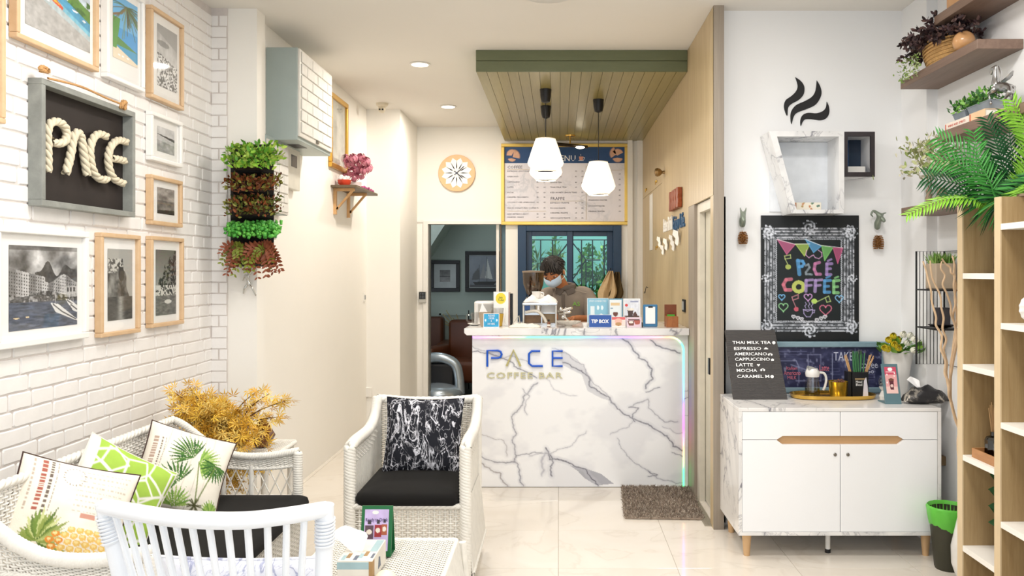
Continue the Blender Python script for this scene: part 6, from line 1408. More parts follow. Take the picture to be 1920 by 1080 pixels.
def lbp(x, y):
    px, py = x/2.843+1350, y/2.843+380; v = (748-py)/(748-619); xl = 1374-14*v; xr = 1475-23*v; u = (px-xl)/(xr-xl)
    return BLc.lerp(BRc, u).lerp(TLc.lerp(TRc, u), v)
def lbtxt(s, x0_, x1_, y):
    p, q = lbp(x0_, y+8), lbp(x1_, y+8); ux = (q-p); L_ = ux.length; ux.normalize(); un = uy.normalized(); up = (un-ux*un.dot(ux)).normalized(); nn = ux.cross(up)
    T_ = Matrix((ux, up, nn)).transposed().to_4x4(); T_.translation = p+nn*.002
    txt(s, .02, wht, lb, 'lettering', T_, .001, width=L_, height=.0185, offset=.0001)
for s, a_, b__, y in (('THAI MILK TEA', 67, 268, 749), ('ESPRESSO', 73, 215, 781), ('AMERICANO', 77, 248, 810), ('CAPPUCCINO', 79, 262, 838), ('LATTE', 83, 172, 868), ('MOCHA', 86, 193, 897), ('CARAMEL M', 89, 258, 928)): lbtxt(s, a_, b__, y)
for x, y, kind in ((283, 749, 'o'), (242, 781, 'car'), (264, 812, 'oo'), (276, 840, 'b'), (202, 868, 'h'), (224, 893, 'oo'), (273, 928, 'o')):
    p = lbp(x, y); mb = MB(); mb.T = Matrix.Translation(p+V3((0, -.003, 0)))
    if kind == 'o': mb.lathe([(.0045, 0), (.0095, 0), (.0095, -.002), (.0045, -.002)], (0, 0, 0), 16, axis='y')
    elif kind == 'car': mb.prism([(-.013, -.004), (.013, -.004), (.012, .002), (.006, .003), (.003, .007), (-.005, .007), (-.009, .002)], (-.002, 0))
    elif kind == 'oo': mb.lathe([(.003, 0), (.006, 0), (.006, -.002), (.003, -.002)], (-.008, 0, -.001), 12, axis='y').lathe([(.003, 0), (.006, 0), (.006, -.002), (.003, -.002)], (.008, 0, -.001), 12, axis='y').prism([(-.008, .004), (.008, .004), (.004, .008), (-.006, .007)], (-.002, 0))
    elif kind == 'b': mb.prism([(-.008, -.007), (.008, -.007), (.008, .004), (.002, .004), (0, .009), (-.004, .004), (-.008, .004)], (-.002, 0))
    else: mb.prism([(0, -.008), (.009, .002), (.007, .007), (.003, .007), (0, .004), (-.003, .007), (-.007, .007), (-.009, .002)], (-.002, 0))
    mb.build('symbol', wht, lb)
# blue framed coffee print standing behind
t = thing('coffee_print', 'wide blue grey framed dark print reading TAKE coffee standing behind the gold tray', 'picture', (1.52, 4.75, zc))
bgf = wood('blue_grey_frame', '8fa9b4', '7895a2', (4, 8, 8), .4, contrast=(.3, .7)); X0, X1, Z0, Z1 = 1.10, 1.934, zc, 1.086
for a_, b__, c_, d in ((X0, X1, Z1-.032, Z1), (X0, X1, Z0, Z0+.032), (X0, X0+.04, Z0+.032, Z1-.032), (X1-.04, X1, Z0+.032, Z1-.032)): bx('moulding', bgf, a_, b__, 4.735, 4.77, c_, d, parent=t, bevel=.005)
w_, h_ = 170, 54; c = Canvas(w_, h_, '23264a'); n = fbm(w_, h_, 8, 3, 5, .5); n2 = fbm(w_, h_, 40, 9, 2, .3); c.put(np.clip((n-.5)*2.2, 0, .6), '6a6f98'); c.put(np.clip((n2-.62)*3, 0, .7), 'aab0cc')
for y in (.12, .2, .3): c.line([(.1, y), (.42, y)], .003, '8a8fb5', .7)
c.line([(.62, .18), (.62, .85), (.64, .9), (.78, .9), (.8, .85), (.8, .18)], .005, 'b9bedb', .8); c.line([(.13, .35), (.34, .35), (.36, .5), (.36, .9)], .008, 'a0a6c8', .7); c.line([(.30, .45), (.44, .6), (.42, .85), (.34, .85)], .01, '9aa0c4', .7)
c.line([(.43, .2), (.53, .2), (.53, .85), (.44, .85), (.43, .2)], .006, 'b4b9d8', .7)
for y in (.55, .62, .7, .76, .82): c.line([(.83, y), (.95, y)], .004, '8f94ba', .8); c.line([(.57, y), (.68, y)], .003, '7f84ac', .6)
picture('print', c, (X0+.04, 4.752, Z1-.032), (X1-X0-.08, 0, 0), (0, 0, Z0-Z1+.064), t)
chalk = M('chalk_lilac', 'cfd3e8', .8, var=.05); pinkc = M('chalk_pink', 'd9788c', .8, var=.05)
def kt(s, px, py, h, w, mat):
    p = W(px, py, 4.75); txt(s, .03, mat, t, 'chalk_text', frontal(p.x, 4.7505, p.z), .0005, width=w*4.75/F, height=h*4.75/F)
kt('TAKE', 1563, 676, 16, 36, chalk); kt('coffee', 1612, 690, 13, 33, chalk); kt('Go', 1624, 700, 9, 14, chalk); kt('Latte', 1536, 695, 11, 18, pinkc); kt('Italian', 1474, 693, 6, 20, pinkc); kt('Americano', 1470, 703, 8, 31, pinkc); kt('MILK', 1476, 711, 6, 17, pinkc)
# gold tray and its things
goldm = M('gold_tray', 'd9b258', .22, .85, var=.03)
t = thing('gold_tray', 'oval shiny gold tray on the sideboard', 'tray', (1.545, 4.57, zc))
def oval(mb, rx, ry, prof, c0, n=48, e=.75):
    vs = [(c0[0]+(rx+dr)*math.copysign(abs(math.cos(2*PI*q/n))**e, math.cos(2*PI*q/n)), c0[1]+(ry+dr)*math.copysign(abs(math.sin(2*PI*q/n))**e, math.sin(2*PI*q/n)), c0[2]+z) for dr, z in prof for q in range(n)]; k_ = len(prof)
    return mb.add(vs, [(i*n+q, i*n+(q+1) % n, (i+1)*n+(q+1) % n, (i+1)*n+q) for i in range(k_-1) for q in range(n)]+[tuple(range(n-1, -1, -1)), tuple((k_-1)*n+q for q in range(n))])
oval(MB(), .235, .115, [(-.02, 0), (-.005, .004), (.0, .018), (.003, .024), (-.002, .024), (-.008, .008), (-.015, .005)], (1.545, 4.57, zc)).build('tray', goldm, t, smooth=True)
zt2 = zc+.0055
t = thing('glass_jug', 'clear glass syrup jug with white lid and handle on the gold tray', 'jug', (1.435, 4.58, zt2)); jx = 1.435
MB().lathe([(.04, zt2), (.043, zt2+.01), (.043, zt2+.05), (.036, zt2+.10), (.034, zt2+.12), (.032, zt2+.12), (.034, zt2+.10), (.041, zt2+.05), (.041, zt2+.012), (.001, zt2+.01)], (jx, 4.58, 0), 32).build('body', MATS['clear_plastic'], t, smooth=True)
MB().lathe([(.039, zt2+.012), (.0395, zt2+.045), (.001, zt2+.045)], (jx, 4.58, 0), 28).build('syrup', glass('syrup', 'd9d49a', .05, .6), t, smooth=True)
MB().lathe([(.037, zt2+.112), (.040, zt2+.13), (.036, zt2+.145), (.028, zt2+.158), (.001, zt2+.16)], (jx, 4.58, 0), 28).build('lid', ceram, t, smooth=True)
MB().prism([(jx-.03, zt2+.15), (jx-.022, zt2+.172), (jx+.005, zt2+.165), (jx+.033, zt2+.148)], (4.555, 4.605)).build('lid_flap', M('flap_grey', 'a9a9a4', .3), t, bevel=.003)
MB().tube(curve([(jx+.03, 4.58, zt2+.135), (jx+.065, 4.58, zt2+.13), (jx+.078, 4.58, zt2+.10), (jx+.072, 4.58, zt2+.06), (jx+.06, 4.58, zt2+.035)]), .007, 10).build('handle', ceram, t, smooth=True)
t = thing('gold_cup', 'small brushed gold cup on the gold tray', 'cup', (1.576, 4.57, zt2))
MB().lathe([(.042, zt2), (.045, zt2+.003), (.053, zt2+.085), (.055, zt2+.088), (.0515, zt2+.088), (.043, zt2+.006), (.001, zt2+.006)], (1.576, 4.57, 0), 36).build('body', M('gold_cup', 'c9b04a', .25, .85, var=.04), t, smooth=True)
mb = MB(); r_ = random.Random(4)
for _ in range(14): mb.ball((1.576+r_.uniform(-.03, .03), 4.57+r_.uniform(-.03, .03), zt2+.08+r_.random()*.012), .009, n=6, m=4)
mb.build('sugar_sachets', M('sachet', '8a5a48', .7, var=.4, vscale=80), t, kind='stuff'); MB().lathe([(.044, zt2+.006), (.05, zt2+.078), (.001, zt2+.08)], (1.576, 4.57, 0), 20).build('filling', M('sachet_white', 'e9e2d8', .8), t)
t = thing('straw_holder', 'black box holder with green straws and wooden stirrers on the gold tray', 'holder', (1.70, 4.60, zt2))
bx('box', blk, 1.655, 1.745, 4.56, 4.63, zt2, zt2+.138, parent=t, bevel=.002); bx('side_box', blk, 1.632, 1.653, 4.57, 4.63, zt2, zt2+.14, parent=t, bevel=.002)
bx('gold_band', M('band_tan', '9a8360', .5), 1.668, 1.732, 4.5585, 4.5605, zt2+.095, zt2+.105, parent=t)
txt('Mixed', .02, wht, t, 'lettering', frontal(1.672, 4.559, zt2+.078), .0005, width=.035, res=1); txt('Blend', .02, wht, t, 'lettering', frontal(1.672, 4.559, zt2+.062), .0005, width=.035, res=1)
MB().prism([(1.712, zt2+.0), (1.742, zt2+.0), (1.738, zt2+.06), (1.73, zt2+.11), (1.718, zt2+.09)], (4.556, 4.5595)).build('white_figure', M('figure_white', 'e9e4ee', .5), t)
r_ = random.Random(9); grn = M('straw_green', '3f7a4c', .4); 
for i in range(16):
    x = 1.675+r_.random()*.05; y = 4.575+r_.random()*.04; MB().tube([(x, y, zt2+.10), (x+(x-1.70)*.6+r_.uniform(-.008, .008), y, zt2+.235+r_.random()*.02)], .0035, 6).build('straw', grn, t)
    if i % 2: MB().tube([(x+(x-1.70)*.6, y, zt2+.235), (x+(x-1.70)*.65, y, zt2+.262)], .005, 5).build('straw_tip', MATS['clear_plastic'], t)
stirm = M('stir_wood', 'd3a877', .7)
for i in range(9):
    s = -1 if i < 4 else 1; x = 1.70+s*(.028+r_.random()*.012); MB().tube([(x, 4.60, zt2+.10), (x+s*(.03+r_.random()*.03), 4.60, zt2+.215+r_.random()*.02)], .003, 4).build('stirrer', stirm, t)
t = thing('snow_globe', 'small snow globe on a white figure beside the blue sign stand', 'ornament', (1.82, 4.50, zc))
MB().lathe([(.03, zc), (.034, zc+.02), (.02, zc+.05), (.03, zc+.062), (.034, zc+.07), (.001, zc+.072)], (1.815, 4.50, 0), 24).build('base', ceram, t, smooth=True); MB().ball((1.815, 4.50, zc+.098), .037, n=20, m=14).build('globe', MATS['clear_plastic'], t, smooth=True)
mb = MB(); 
for i in range(20): mb.ball((1.815+r_.uniform(-.02, .02), 4.5+r_.uniform(-.02, .02), zc+.09+r_.uniform(-.012, .022)), .005, n=5, m=3)
mb.build('glitter', silver, t, kind='stuff')
t = thing('sign_stand', 'blue grey upright sign stand with a red card showing an iced drink', 'sign', (1.785, 4.36, zc)); bl = M('stand_greyblue', '5f7f88', .45)
a, b = W(1655, 684, 4.38), W(1691, 757, 4.34)
MB().prism([(4.34, zc), (4.352, zc), (4.412, .993), (4.40, .996)], (a.x, b.x-.0), 'x').prism([(4.352, zc), (4.45, zc), (4.45, zc+.006), (4.356, zc+.012)], (a.x, b.x), 'x').build('stand', bl, t, bevel=.002)
c = Canvas(36, 60, 'd0506a'); c.put(c.Y > .3, 'e8a8a8'); c.put(c.Y > .75, 'f0c8c0'); c.ell(.5, .1, .2, .07, 'ffffff'); c.poly([(.3, .5), (.72, .5), (.66, .86), (.38, .86)], '5a2430'); c.ell(.51, .49, .24, .05, '7a4a3a'); c.ell(.52, .72, .12, .06, 'e8c8c0'); c.rect(.1, .18, .9, .22, 'f2d0d4')
for x, y in ((.2, .3), (.8, .35), (.15, .6), (.85, .25)): c.ell(x, y, .06, .03, 'fff0f0')
lean = (4.40-4.34)/(.996-zc); z1 = .99; z0 = .842; yy = lambda z: 4.339+(z-zc)*lean*.985-.0012
picture('print', c, (a.x+.012, yy(z1-.01), z1-.01), (b.x-a.x-.024, 0, 0), (0, yy(z0)-yy(z1-.01), z0-z1+.01), t)
# tulips
t = thing('tulip_vase', 'white ribbed vase of yellow and white tulips on the sideboard', 'flowers', (1.915, 4.56, zc)); vx, vy = 1.925, 4.60; n = 40; vs = []; pr = [(.045, 0), (.05, .02), (.062, .12), (.078, .23), (.082, .255), (.078, .255), (.058, .12), (.01, .03)]
for r__, z in pr:
    for q in range(n): rr_ = r__*(1+.02*math.cos(q*2*PI/n*10+z*20)); vs.append((vx+rr_*math.cos(2*PI*q/n), vy+rr_*math.sin(2*PI*q/n), zc+z))
MB().add(vs, [(i*n+q, i*n+(q+1) % n, (i+1)*n+(q+1) % n, (i+1)*n+q) for i in range(len(pr)-1) for q in range(n)]+[tuple(range(n-1, -1, -1))]).build('vase', ceram, t, smooth=True)
yel = M('tulip_yellow', 'e6cf2e', .5, var=.1, vscale=40); wtu = M('tulip_white', 'efeedd', .5, var=.05)
def tulip(p, d, s, mat, parent):
    T_ = Matrix.Translation(p) @ d.to_track_quat('Z', 'Y').to_matrix().to_4x4(); mb = MB(); mb.T = T_
    for q in range(6):
        a0 = q*PI/3; rr_ = 1 if q % 2 else .9; vs = []
        for i, (r__, z) in enumerate(((.3, 0), (.85, .5), (.8, 1.1), (.35, 1.75))):
            wd = (.3, .62, .55, .08)[i]
            for k_ in (-1, 0, 1): vs.append((s*r__*rr_*math.cos(a0+k_*wd), s*r__*rr_*math.sin(a0+k_*wd), s*z))
        mb.add(vs, [(i*3+k_, i*3+k_+1, i*3+k_+4, i*3+k_+3) for i in range(3) for k_ in (0, 1)])
    mb.build('tulip', mat, parent, smooth=True)
for i, (px, py, y_) in enumerate(((1660, 648, 1), (1667, 634, 1), (1675, 628, 1), (1683, 635, 1), (1684, 648, 1), (1692, 625, 0), (1698, 640, 0), (1703, 628, 0), (1711, 633, 0), (1709, 652, 0), (1666, 650, 1), (1718, 640, 0), (1677, 642, 1))):
    p = W(px, py+6, 4.50+.02*(i % 4)); o_ = V3((vx, vy, zc+.24)); d = (p-o_).normalized(); tulip(p, (d+V3((0, -.4, .2))).normalized(), .023, yel if y_ else wtu, t); MB().tube([o_, o_.lerp(p, .5)+V3((0, 0, .015)), p], .003, 5).build('stem', yl[0], t)
rg = np.random.default_rng(4); N = 34; P = np.stack([rg.uniform(1.80, 2.0, N), rg.uniform(4.48, 4.62, N), rg.uniform(zc+.25, zc+.31, N)], 1); D = np.stack([P[:, 0]-vx, rg.normal(-.1, .1, N), rg.uniform(0, .12, N)], 1)
leaves('leaves', P, D, rg.uniform(.04, .075, N), LEAF, [G('tulip_leaf', '7fae3c'), G('tulip_leaf_dark', '4f7f2c')], t)
# tissue bag
t = thing('tissue_bag', 'black marbled tissue bag with a white tissue pulled out', 'tissue bag', (1.94, 4.36, zc)); bm_ = marble('black_marble_cloth', '1b1a1f', 'd8cfc0', 7, .03, .45, (.3, .5, .2), (1, 1, 1), 1, .1, (.4, .55), seed=4)
n = 24; vs = []; fs = []; ax0, ax1 = W(1694, 0, 4.36).x, W(1778, 0, 4.36).x
for i in range(13):
    u = i/12; e = max(.06, 1-abs(2*u-1)**3.2)
    for q in range(n):
        a_ = 2*PI*q/n; vs.append((ax0+(ax1-ax0)*u, 4.37+.062*math.cos(a_)*(.5+.5*e), zc+.046*e*(1+math.sin(a_))*(1+.12*math.sin(u*17+a_*3))+(.0 if e > .5 else .012)))
for i in range(12):
    for q in range(n): fs.append((i*n+q, i*n+(q+1) % n, (i+1)*n+(q+1) % n, (i+1)*n+q))
fs += [tuple(range(n-1, -1, -1)), tuple(12*n+q for q in range(n))]; MB().add(vs, fs).build('bag', bm_, t, smooth=True)
def tissue(parent, p, w, h, seed=1, name='tissue', lean=(0, 0)):
    r_ = random.Random(seed); vs = []; n = 9
    for i in range(n):
        v = i/(n-1)
        for j in range(n):
            u = j/(n-1); a_ = (u-.5)*2.6; rr_ = w*.5*(.25+.75*v); fold = .25*w*math.sin(u*9+seed)*v
            vs.append((p[0]+rr_*math.sin(a_)+lean[0]*v, p[1]+rr_*.5*math.cos(a_)-w*.1+fold*.4+lean[1]*v, p[2]+h*v*(1-.35*abs(u-.42)*2)))
    o = MB().add(vs, [(i*n+j, i*n+j+1, (i+1)*n+j+1, (i+1)*n+j) for i in range(n-1) for j in range(n-1)]).build(name, M('tissue_white', 'fbfbfc', .9, var=0), parent, smooth=True, angle=80); o.modifiers.new('s', 'SOLIDIFY').thickness = .001; return o
pp = W(1722, 728, 4.37); tissue(t, (pp.x, 4.37, zc+.085), .07, .06, 3, lean=(-.03, 0))
# ================================================================== RIGHT WALL SHELVES
wal = wood('walnut_grey', '8a7263', '6f584b', (12, .9, 12), .5, contrast=(.3, .7))
SH = []
for lab, ya, yb_, z in (('topmost greyish brown floating shelf on the right wall', 3.15, 4.057, 2.727), ('second floating shelf from the top, carrying the woven basket', 3.64, 4.455, 2.498), ('third floating shelf from the top, carrying the silver horse', 3.15, 4.02, 2.14), ('lowest floating shelf, partly behind the bookcase top', 3.66, 4.446, 1.80)):
    o = bx('floating_shelf', wal, 1.88, 2.089, ya, yb_, z, z+.044, bevel=.0015, seg=1, loc=(1.98, (ya+yb_)/2, z)); tag(o, lab, 'shelf', 'floating shelves on the right wall'); SH.append(z+.0445)
def shelfp(px, py, X): YY_ = X*F/(px-CX); return V3((X, YY_, HC-(py-CY)*YY_/F))
# basket with foliage
t = thing('woven_basket', 'woven straw basket with a brown handle on the second wall shelf', 'basket', (1.98, 4.15, SH[1])); z = SH[1]; n = 40; vs = []
straw = M('straw', 'd0a468', .8, var=.15, vscale=70)
rings = []
for i in range(15):
    v = i/14; r__ = .75+.25*math.sin(v*PI*.62); zz = z+.006+.125*v; rings.append([(1.975+.082*r__*math.cos(2*PI*q/n), 4.13+.185*r__*math.sin(2*PI*q/n), zz) for q in range(n+1)])
for R__ in rings: pass
mbk = [braid('basket_body' if i == 0 else 'coil', R__, .0058, straw, t, turns=60, strandn=2, seg=240) for i, R__ in enumerate(rings[::2])]
MB().lathe([(.05, z+.002), (.068, z+.01), (.078, z+.06), (.078, z+.12), (.07, z+.12)], (1.975, 4.13, 0), 30, sx=1, sy=2.2).build('basket_lining', straw, t, smooth=True)
MB().tube(curve([(1.975, 4.30, z+.12), (1.97, 4.26, z+.22), (1.965, 4.14, z+.27), (1.97, 4.02, z+.22), (1.975, 3.97, z+.12)]), .009, 8).build('handle', M('handle_brown', '9a7450', .7, var=.1, vscale=40), t, smooth=True)
t = thing('dark_foliage', 'dark purple brown foliage filling the woven basket on the right wall shelf', 'plant', (1.98, 4.12, z+.13)); rg = np.random.default_rng(21); P = []; D = []
for s_ in range(64):
    a_ = rg.uniform(0, 2*PI); yy0 = 4.13+.17*rg.uniform(-1, 1); o_ = np.array([1.96, yy0, z+.12]); d = np.array([rg.normal(-.25, .5), rg.normal((yy0-4.13)*6, .45), rg.uniform(.1, 1)]); d /= np.linalg.norm(d); L_ = rg.uniform(.10, .21)
    for k_ in range(14):
        u = (k_+1)/14; p = o_+d*L_*u+np.array([0, 0, -.05*u*u]); 
        for __ in range(3): P.append(p); D.append(d*.6+rg.normal(size=3)*.7)
P = np.array(P); P[:, 0] = np.minimum(P[:, 0], 2.05)
leaves('foliage', P, D, .031, LEAF, [G('leaf_plum', '4a3436'), G('leaf_plum_light', '6d524c'), G('leaf_plum_dark', '2f2224')], t)
P = np.stack([rg.normal(1.90, .03, 170), rg.uniform(4.2, 4.42, 170), z+.10-rg.random(170)*.12], 1); P[:, 0] = np.minimum(P[:, 0], 1.872); leaves('green_sprigs', P, rg.normal(size=(170, 3))+np.array([-.5, 0, -.5]), .018, LEAF, [G('sprig', '8fae5a'), G('sprig_pale', 'b9c98a')], t)
p = shelfp(1806, 80, 1.925); t = thing('wooden_ball', 'polished orange wooden ball at the near end of the second wall shelf', 'ornament', (1.93, 3.86, z)); MB().ball((1.93, 3.86, z+.0495), .05, n=32, m=20).build('ball', wood('ball_wood', 'cfa070', 'bd8a58', (5, 5, 5), .2), t, smooth=True)
t = thing('glass_vase', 'clear glass vase against the wall behind the wooden ball', 'vase', (2.04, 3.98, z)); MB().lathe([(.03, z), (.04, z+.03), (.032, z+.10), (.038, z+.13), (.035, z+.13), (.03, z+.1), (.001, z+.01)], (2.035, 3.98, 0), 24).build('body', MATS['clear_plastic'], t, smooth=True)
z = SH[0]; t = thing('small_wooden_box', 'orange brown wooden box on the topmost wall shelf', 'box', (1.93, 3.92, z)); bx('box', MATS['ball_wood'], 1.90, 2.0, 3.85, 3.97, z, z+.08, parent=t, bevel=.004)
bx('lid', MATS['ball_wood'], 1.895, 2.005, 3.845, 3.975, z+.081, z+.095, parent=t, bevel=.003)
# books, pots, horse
z = SH[2]
for lab, ya, yb_, zz, h, col, w_ in (('white book with red spine lettering lying on the third wall shelf', 3.74, 3.97, z, .033, 'f0e6da', .15), ('cream orange book lying nearer, beside the white book', 3.60, 3.735, z, .037, 'e6c49c', .14)):
    t = thing('book', lab, 'book', (1.96, (ya+yb_)/2, zz), group='books on the third wall shelf'); cm = M('cover_'+col, col, .5); x = 1.893
    bx('cover', cm, x, x+w_, ya, yb_, zz, zz+.003, parent=t); bx('cover', cm, x, x+w_, ya, yb_, zz+h-.003, zz+h, parent=t); bx('spine', cm, x, x+.004, ya, yb_, zz+.003, zz+h-.003, parent=t); bx('pages', M('pages', 'f6f1e4', .9), x+.005, x+w_-.003, ya+.003, yb_-.003, zz+.003, zz+h-.003, parent=t)
    rd = M('red_print', 'c8503c', .5); bx('spine_band', rd, x-.0008, x, yb_-.012, yb_-.004, zz+.003, zz+h-.003, parent=t)
    if ya > 3.7: txt('WINE AND SPIRITS', .02, rd, t, 'spine_text', SIDE(yb_-.03, zz+.011, x-.0005), .0004, width=.17, height=.011, res=1)
galv = M('galvanised', 'a3aeb8', .35, .6, var=.1, vscale=20)
for i, (ya, yb_, lab) in enumerate(((3.83, 3.95, 'small galvanised pot of green leaves, farther one on the books'), (3.62, 3.81, 'galvanised trough of green leaves, nearer one on the books'))):
    zz = z+(.0335 if i == 0 else .0375); t = thing('succulent_pot', lab, 'plant', (1.96, (ya+yb_)/2, zz), group='galvanised pots on the books'); xa, xb = 1.92, 2.02
    MB().add([(xa+.012, ya+.01, zz), (xb-.012, ya+.01, zz), (xb-.012, yb_-.01, zz), (xa+.012, yb_-.01, zz), (xa, ya, zz+.042), (xb, ya, zz+.042), (xb, yb_, zz+.042), (xa, yb_, zz+.042)], [(3, 2, 1, 0), (0, 1, 5, 4), (1, 2, 6, 5), (2, 3, 7, 6), (3, 0, 4, 7), (4, 5, 6, 7)]).build('trough', galv, t)
    MB().tube([(xa, ya, zz+.042), (xb, ya, zz+.042), (xb, yb_, zz+.042), (xa, yb_, zz+.042)], .003, 6, closed=True).build('rim', galv, t)
    N = 180; P = np.stack([rg.uniform(xa-.01, xb, N), rg.uniform(ya-.01, yb_+.01, N), zz+.045+rg.random(N)*.05], 1); leaves('foliage', P, rg.normal(size=(N, 3))*.6+np.array([-.3, 0, .6]), rg.uniform(.02, .032, N), LEAF, [G('succ', '4f8f3a'), G('succ_light', '7fb54c'), G('succ_dark', '2f5f2a')], t)
hs = M('horse_silver', 'b9b9b9', .2, .95, var=.1, vscale=30)
t = thing('horse_figurine', 'silver winged horse figurine stepping on the third wall shelf', 'figurine', (1.96, 3.46, z))
def hq(x, y, dx=0): return shelfp(1700+x/3.6, 120+y/3.6, 1.95+dx)
J = dict(rump=(hq(690, 160), .026), bar=(hq(645, 155), .024), ch=(hq(600, 145), .026), nk=(hq(600, 95), .017), nk2=(hq(600, 50), .014), poll=(hq(600, 15), .012), hd=(hq(580, 35), .011), nose=(hq(570, 75), .007), ear=(hq(608, 2), .003),
 s1=(hq(590, 175, -.02), .013), k1=(hq(558, 205, -.02), .008), c1=(hq(562, 245, -.02), .005), f1=(hq(572, 272, -.02), .007), s2=(hq(600, 178, .02), .012), k2=(hq(612, 215, .02), .008), f2=(hq(605, 196, .02), .006),
 h1=(hq(700, 190, -.02), .015), g1=(hq(675, 215, -.02), .008), e1=(hq(660, 240, -.02), .005), p1=(hq(655, 282, -.02), .006), h2=(hq(705, 190, .02), .015), g2=(hq(715, 220, .02), .008), e2=(hq(700, 250, .02), .005), p2=(hq(700, 290, .02), .006), t1=(hq(720, 170), .01), t2=(hq(728, 230), .007), t3=(hq(722, 270), .003))
skin('body', J, [('bar', 'rump'), ('bar', 'ch'), ('ch', 'nk'), ('nk', 'nk2'), ('nk2', 'poll'), ('poll', 'hd'), ('hd', 'nose'), ('poll', 'ear'), ('ch', 's1'), ('s1', 'k1'), ('k1', 'c1'), ('c1', 'f1'), ('ch', 's2'), ('s2', 'k2'), ('k2', 'f2'), ('rump', 'h1'), ('h1', 'g1'), ('g1', 'e1'), ('e1', 'p1'), ('rump', 'h2'), ('h2', 'g2'), ('g2', 'e2'), ('e2', 'p2'), ('rump', 't1'), ('t1', 't2'), ('t2', 't3')], hs, t, root='bar')
for dx in (-.02, .02): MB().add([hq(640, 120, dx), hq(670, 95, dx*1.5), hq(718, 45, dx*2), hq(712, 75, dx*2), hq(690, 105, dx*1.5), hq(660, 125, dx)], [(0, 1, 5), (1, 4, 5), (1, 2, 3), (1, 3, 4)]).build('wing', hs, t).modifiers.new('s', 'SOLIDIFY').thickness = .004
MB().tube([hq(622, 15), hq(636, 60), hq(640, 110)], [.006, .009, .005], 8, flat=.5).build('mane', hs, t, smooth=True)
q_ = hq(655, 300); bx('base', hs, 1.92, 1.99, 3.36, 3.56, z, z+.006, parent=t, bevel=.002)
# pale foliage in glass vase, lowest shelf
z = SH[3]; t = thing('pale_foliage', 'pale dusty green foliage sprigs in a narrow glass on the lowest wall shelf', 'plant', (1.96, 4.25, z))
MB().lathe([(.025, z), (.03, z+.01), (.03, z+.12), (.027, z+.12), (.001, z+.01)], (1.95, 4.25, 0), 20).build('glass_jar', MATS['clear_plastic'], t, smooth=True)
N = 620; P = np.stack([rg.normal(1.945, .06, N), rg.normal(4.2, .1, N), z+.15+rg.random(N)*.19], 1); P[:, 0] = np.minimum(P[:, 0], 2.05)
leaves('foliage', P, rg.normal(size=(N, 3))+np.array([0, 0, .4]), rg.uniform(.022, .038, N), LEAF, [G('pale_leaf', 'b9be8a'), G('pale_leaf_green', '8fa05a'), G('pale_bloom', 'ddd8c0')], t); mb = MB()
for i in range(9): mb.tube([(1.95, 4.25, z+.02), (1.93+rg.normal()*.02, 4.22, z+.13), (1.945+rg.normal()*.05, 4.2+rg.normal()*.08, z+.3)], .002, 4)
mb.build('stems', M('twig_green', '7a7a4a', .8), t, kind='stuff')
t = thing('wooden_figurine', 'small carved grey wooden ornament on the lowest wall shelf', 'ornament', (1.92, 4.15, z)); dw = wood('drift', '9a8672', '7a6654', (20, 20, 6), .7)
MB().lathe([(.014, z), (.018, z+.03), (.012, z+.05), (.016, z+.07), (.004, z+.085)], (1.91, 4.18, 0), 14).build('left_piece', dw, t, smooth=True); MB().lathe([(.02, z), (.026, z+.03), (.022, z+.06), (.012, z+.075)], (1.93, 4.08, 0), 14).build('right_piece', dw, t, smooth=True)
# ================================================================== BOOKCASE
bc = thing('bookcase', 'light oak open bookcase with staggered white shelf boards on the right', 'bookcase', (1.935, 3.2, 0))
oak = wood('oak_panel', 'b39a70', '94784f', (14, 14, 1.0), .5, contrast=(.3, .7)); edge = M('oak_edge', 'dcc5a0', .5, var=.03); sbw = M('shelf_board_white', 'f6f2ea', .4, var=.01)
Ys = [(3.574, 3.617), (3.267, 3.311), (2.96, 3.003), (2.653, 2.696)]; tops = [1.79, 1.80, 1.80, 1.80]
for (ya, yb_), tz in zip(Ys, tops): bx('upright', oak, 1.786, 2.085, ya, yb_, 0, tz, parent=bc); bx('edge_strip', edge, 1.780, 1.786, ya, yb_, 0, tz, parent=bc)
for i in range(3):
    ya, yb_ = Ys[i+1][1], Ys[i][0]
    for z in ((1.478, 1.078, .678, .278) if i % 2 == 0 else (1.678, 1.278, .878, .478)): bx('shelf_board', sbw, 1.782, 2.085, ya+.0005, yb_-.0005, z-.012, z+.012, parent=bc)
def bay(z): return z+.0125
z = bay(1.478); t = thing('dark_bottle', 'dark brown rounded bottle on the top shelf of the bookcase', 'bottle', (1.87, 3.40, z)); MB().lathe([(.03, z), (.038, z+.02), (.038, z+.15), (.03, z+.18), (.001, z+.185)], (1.868, 3.40, 0), 24).build('body', M('dark_glaze', '3b2f29', .15), t, smooth=True)
z = bay(1.078); t = thing('label_jar', 'glass jar with a yellow and dark label on the second bookcase shelf', 'jar', (1.90, 3.42, z)); MB().lathe([(.028, z), (.03, z+.01), (.03, z+.12), (.02, z+.14), (.018, z+.14), (.001, z+.02)], (1.897, 3.42, 0), 24).build('glass_body', MATS['clear_plastic'], t, smooth=True)
MB().lathe([(.0292, z+.04), (.0292, z+.10)], (1.897, 3.42, 0), 24).build('yellow_label', M('label_yellow', 'd9c63c', .5), t); MB().lathe([(.0293, z+.005), (.0293, z+.04)], (1.897, 3.42, 0), 24).build('dark_label', M('label_navy', '2a2f4c', .5), t)
z = bay(.678); t = thing('wooden_tray', 'small orange wooden tray on the third bookcase shelf', 'tray', (1.86, 3.44, z)); tw_ = wood('tray_wood', 'c08a58', 'a87445', (20, 4, 20), .4)
bx('base', tw_, 1.80, 1.98, 3.345, 3.53, z, z+.006, parent=t)
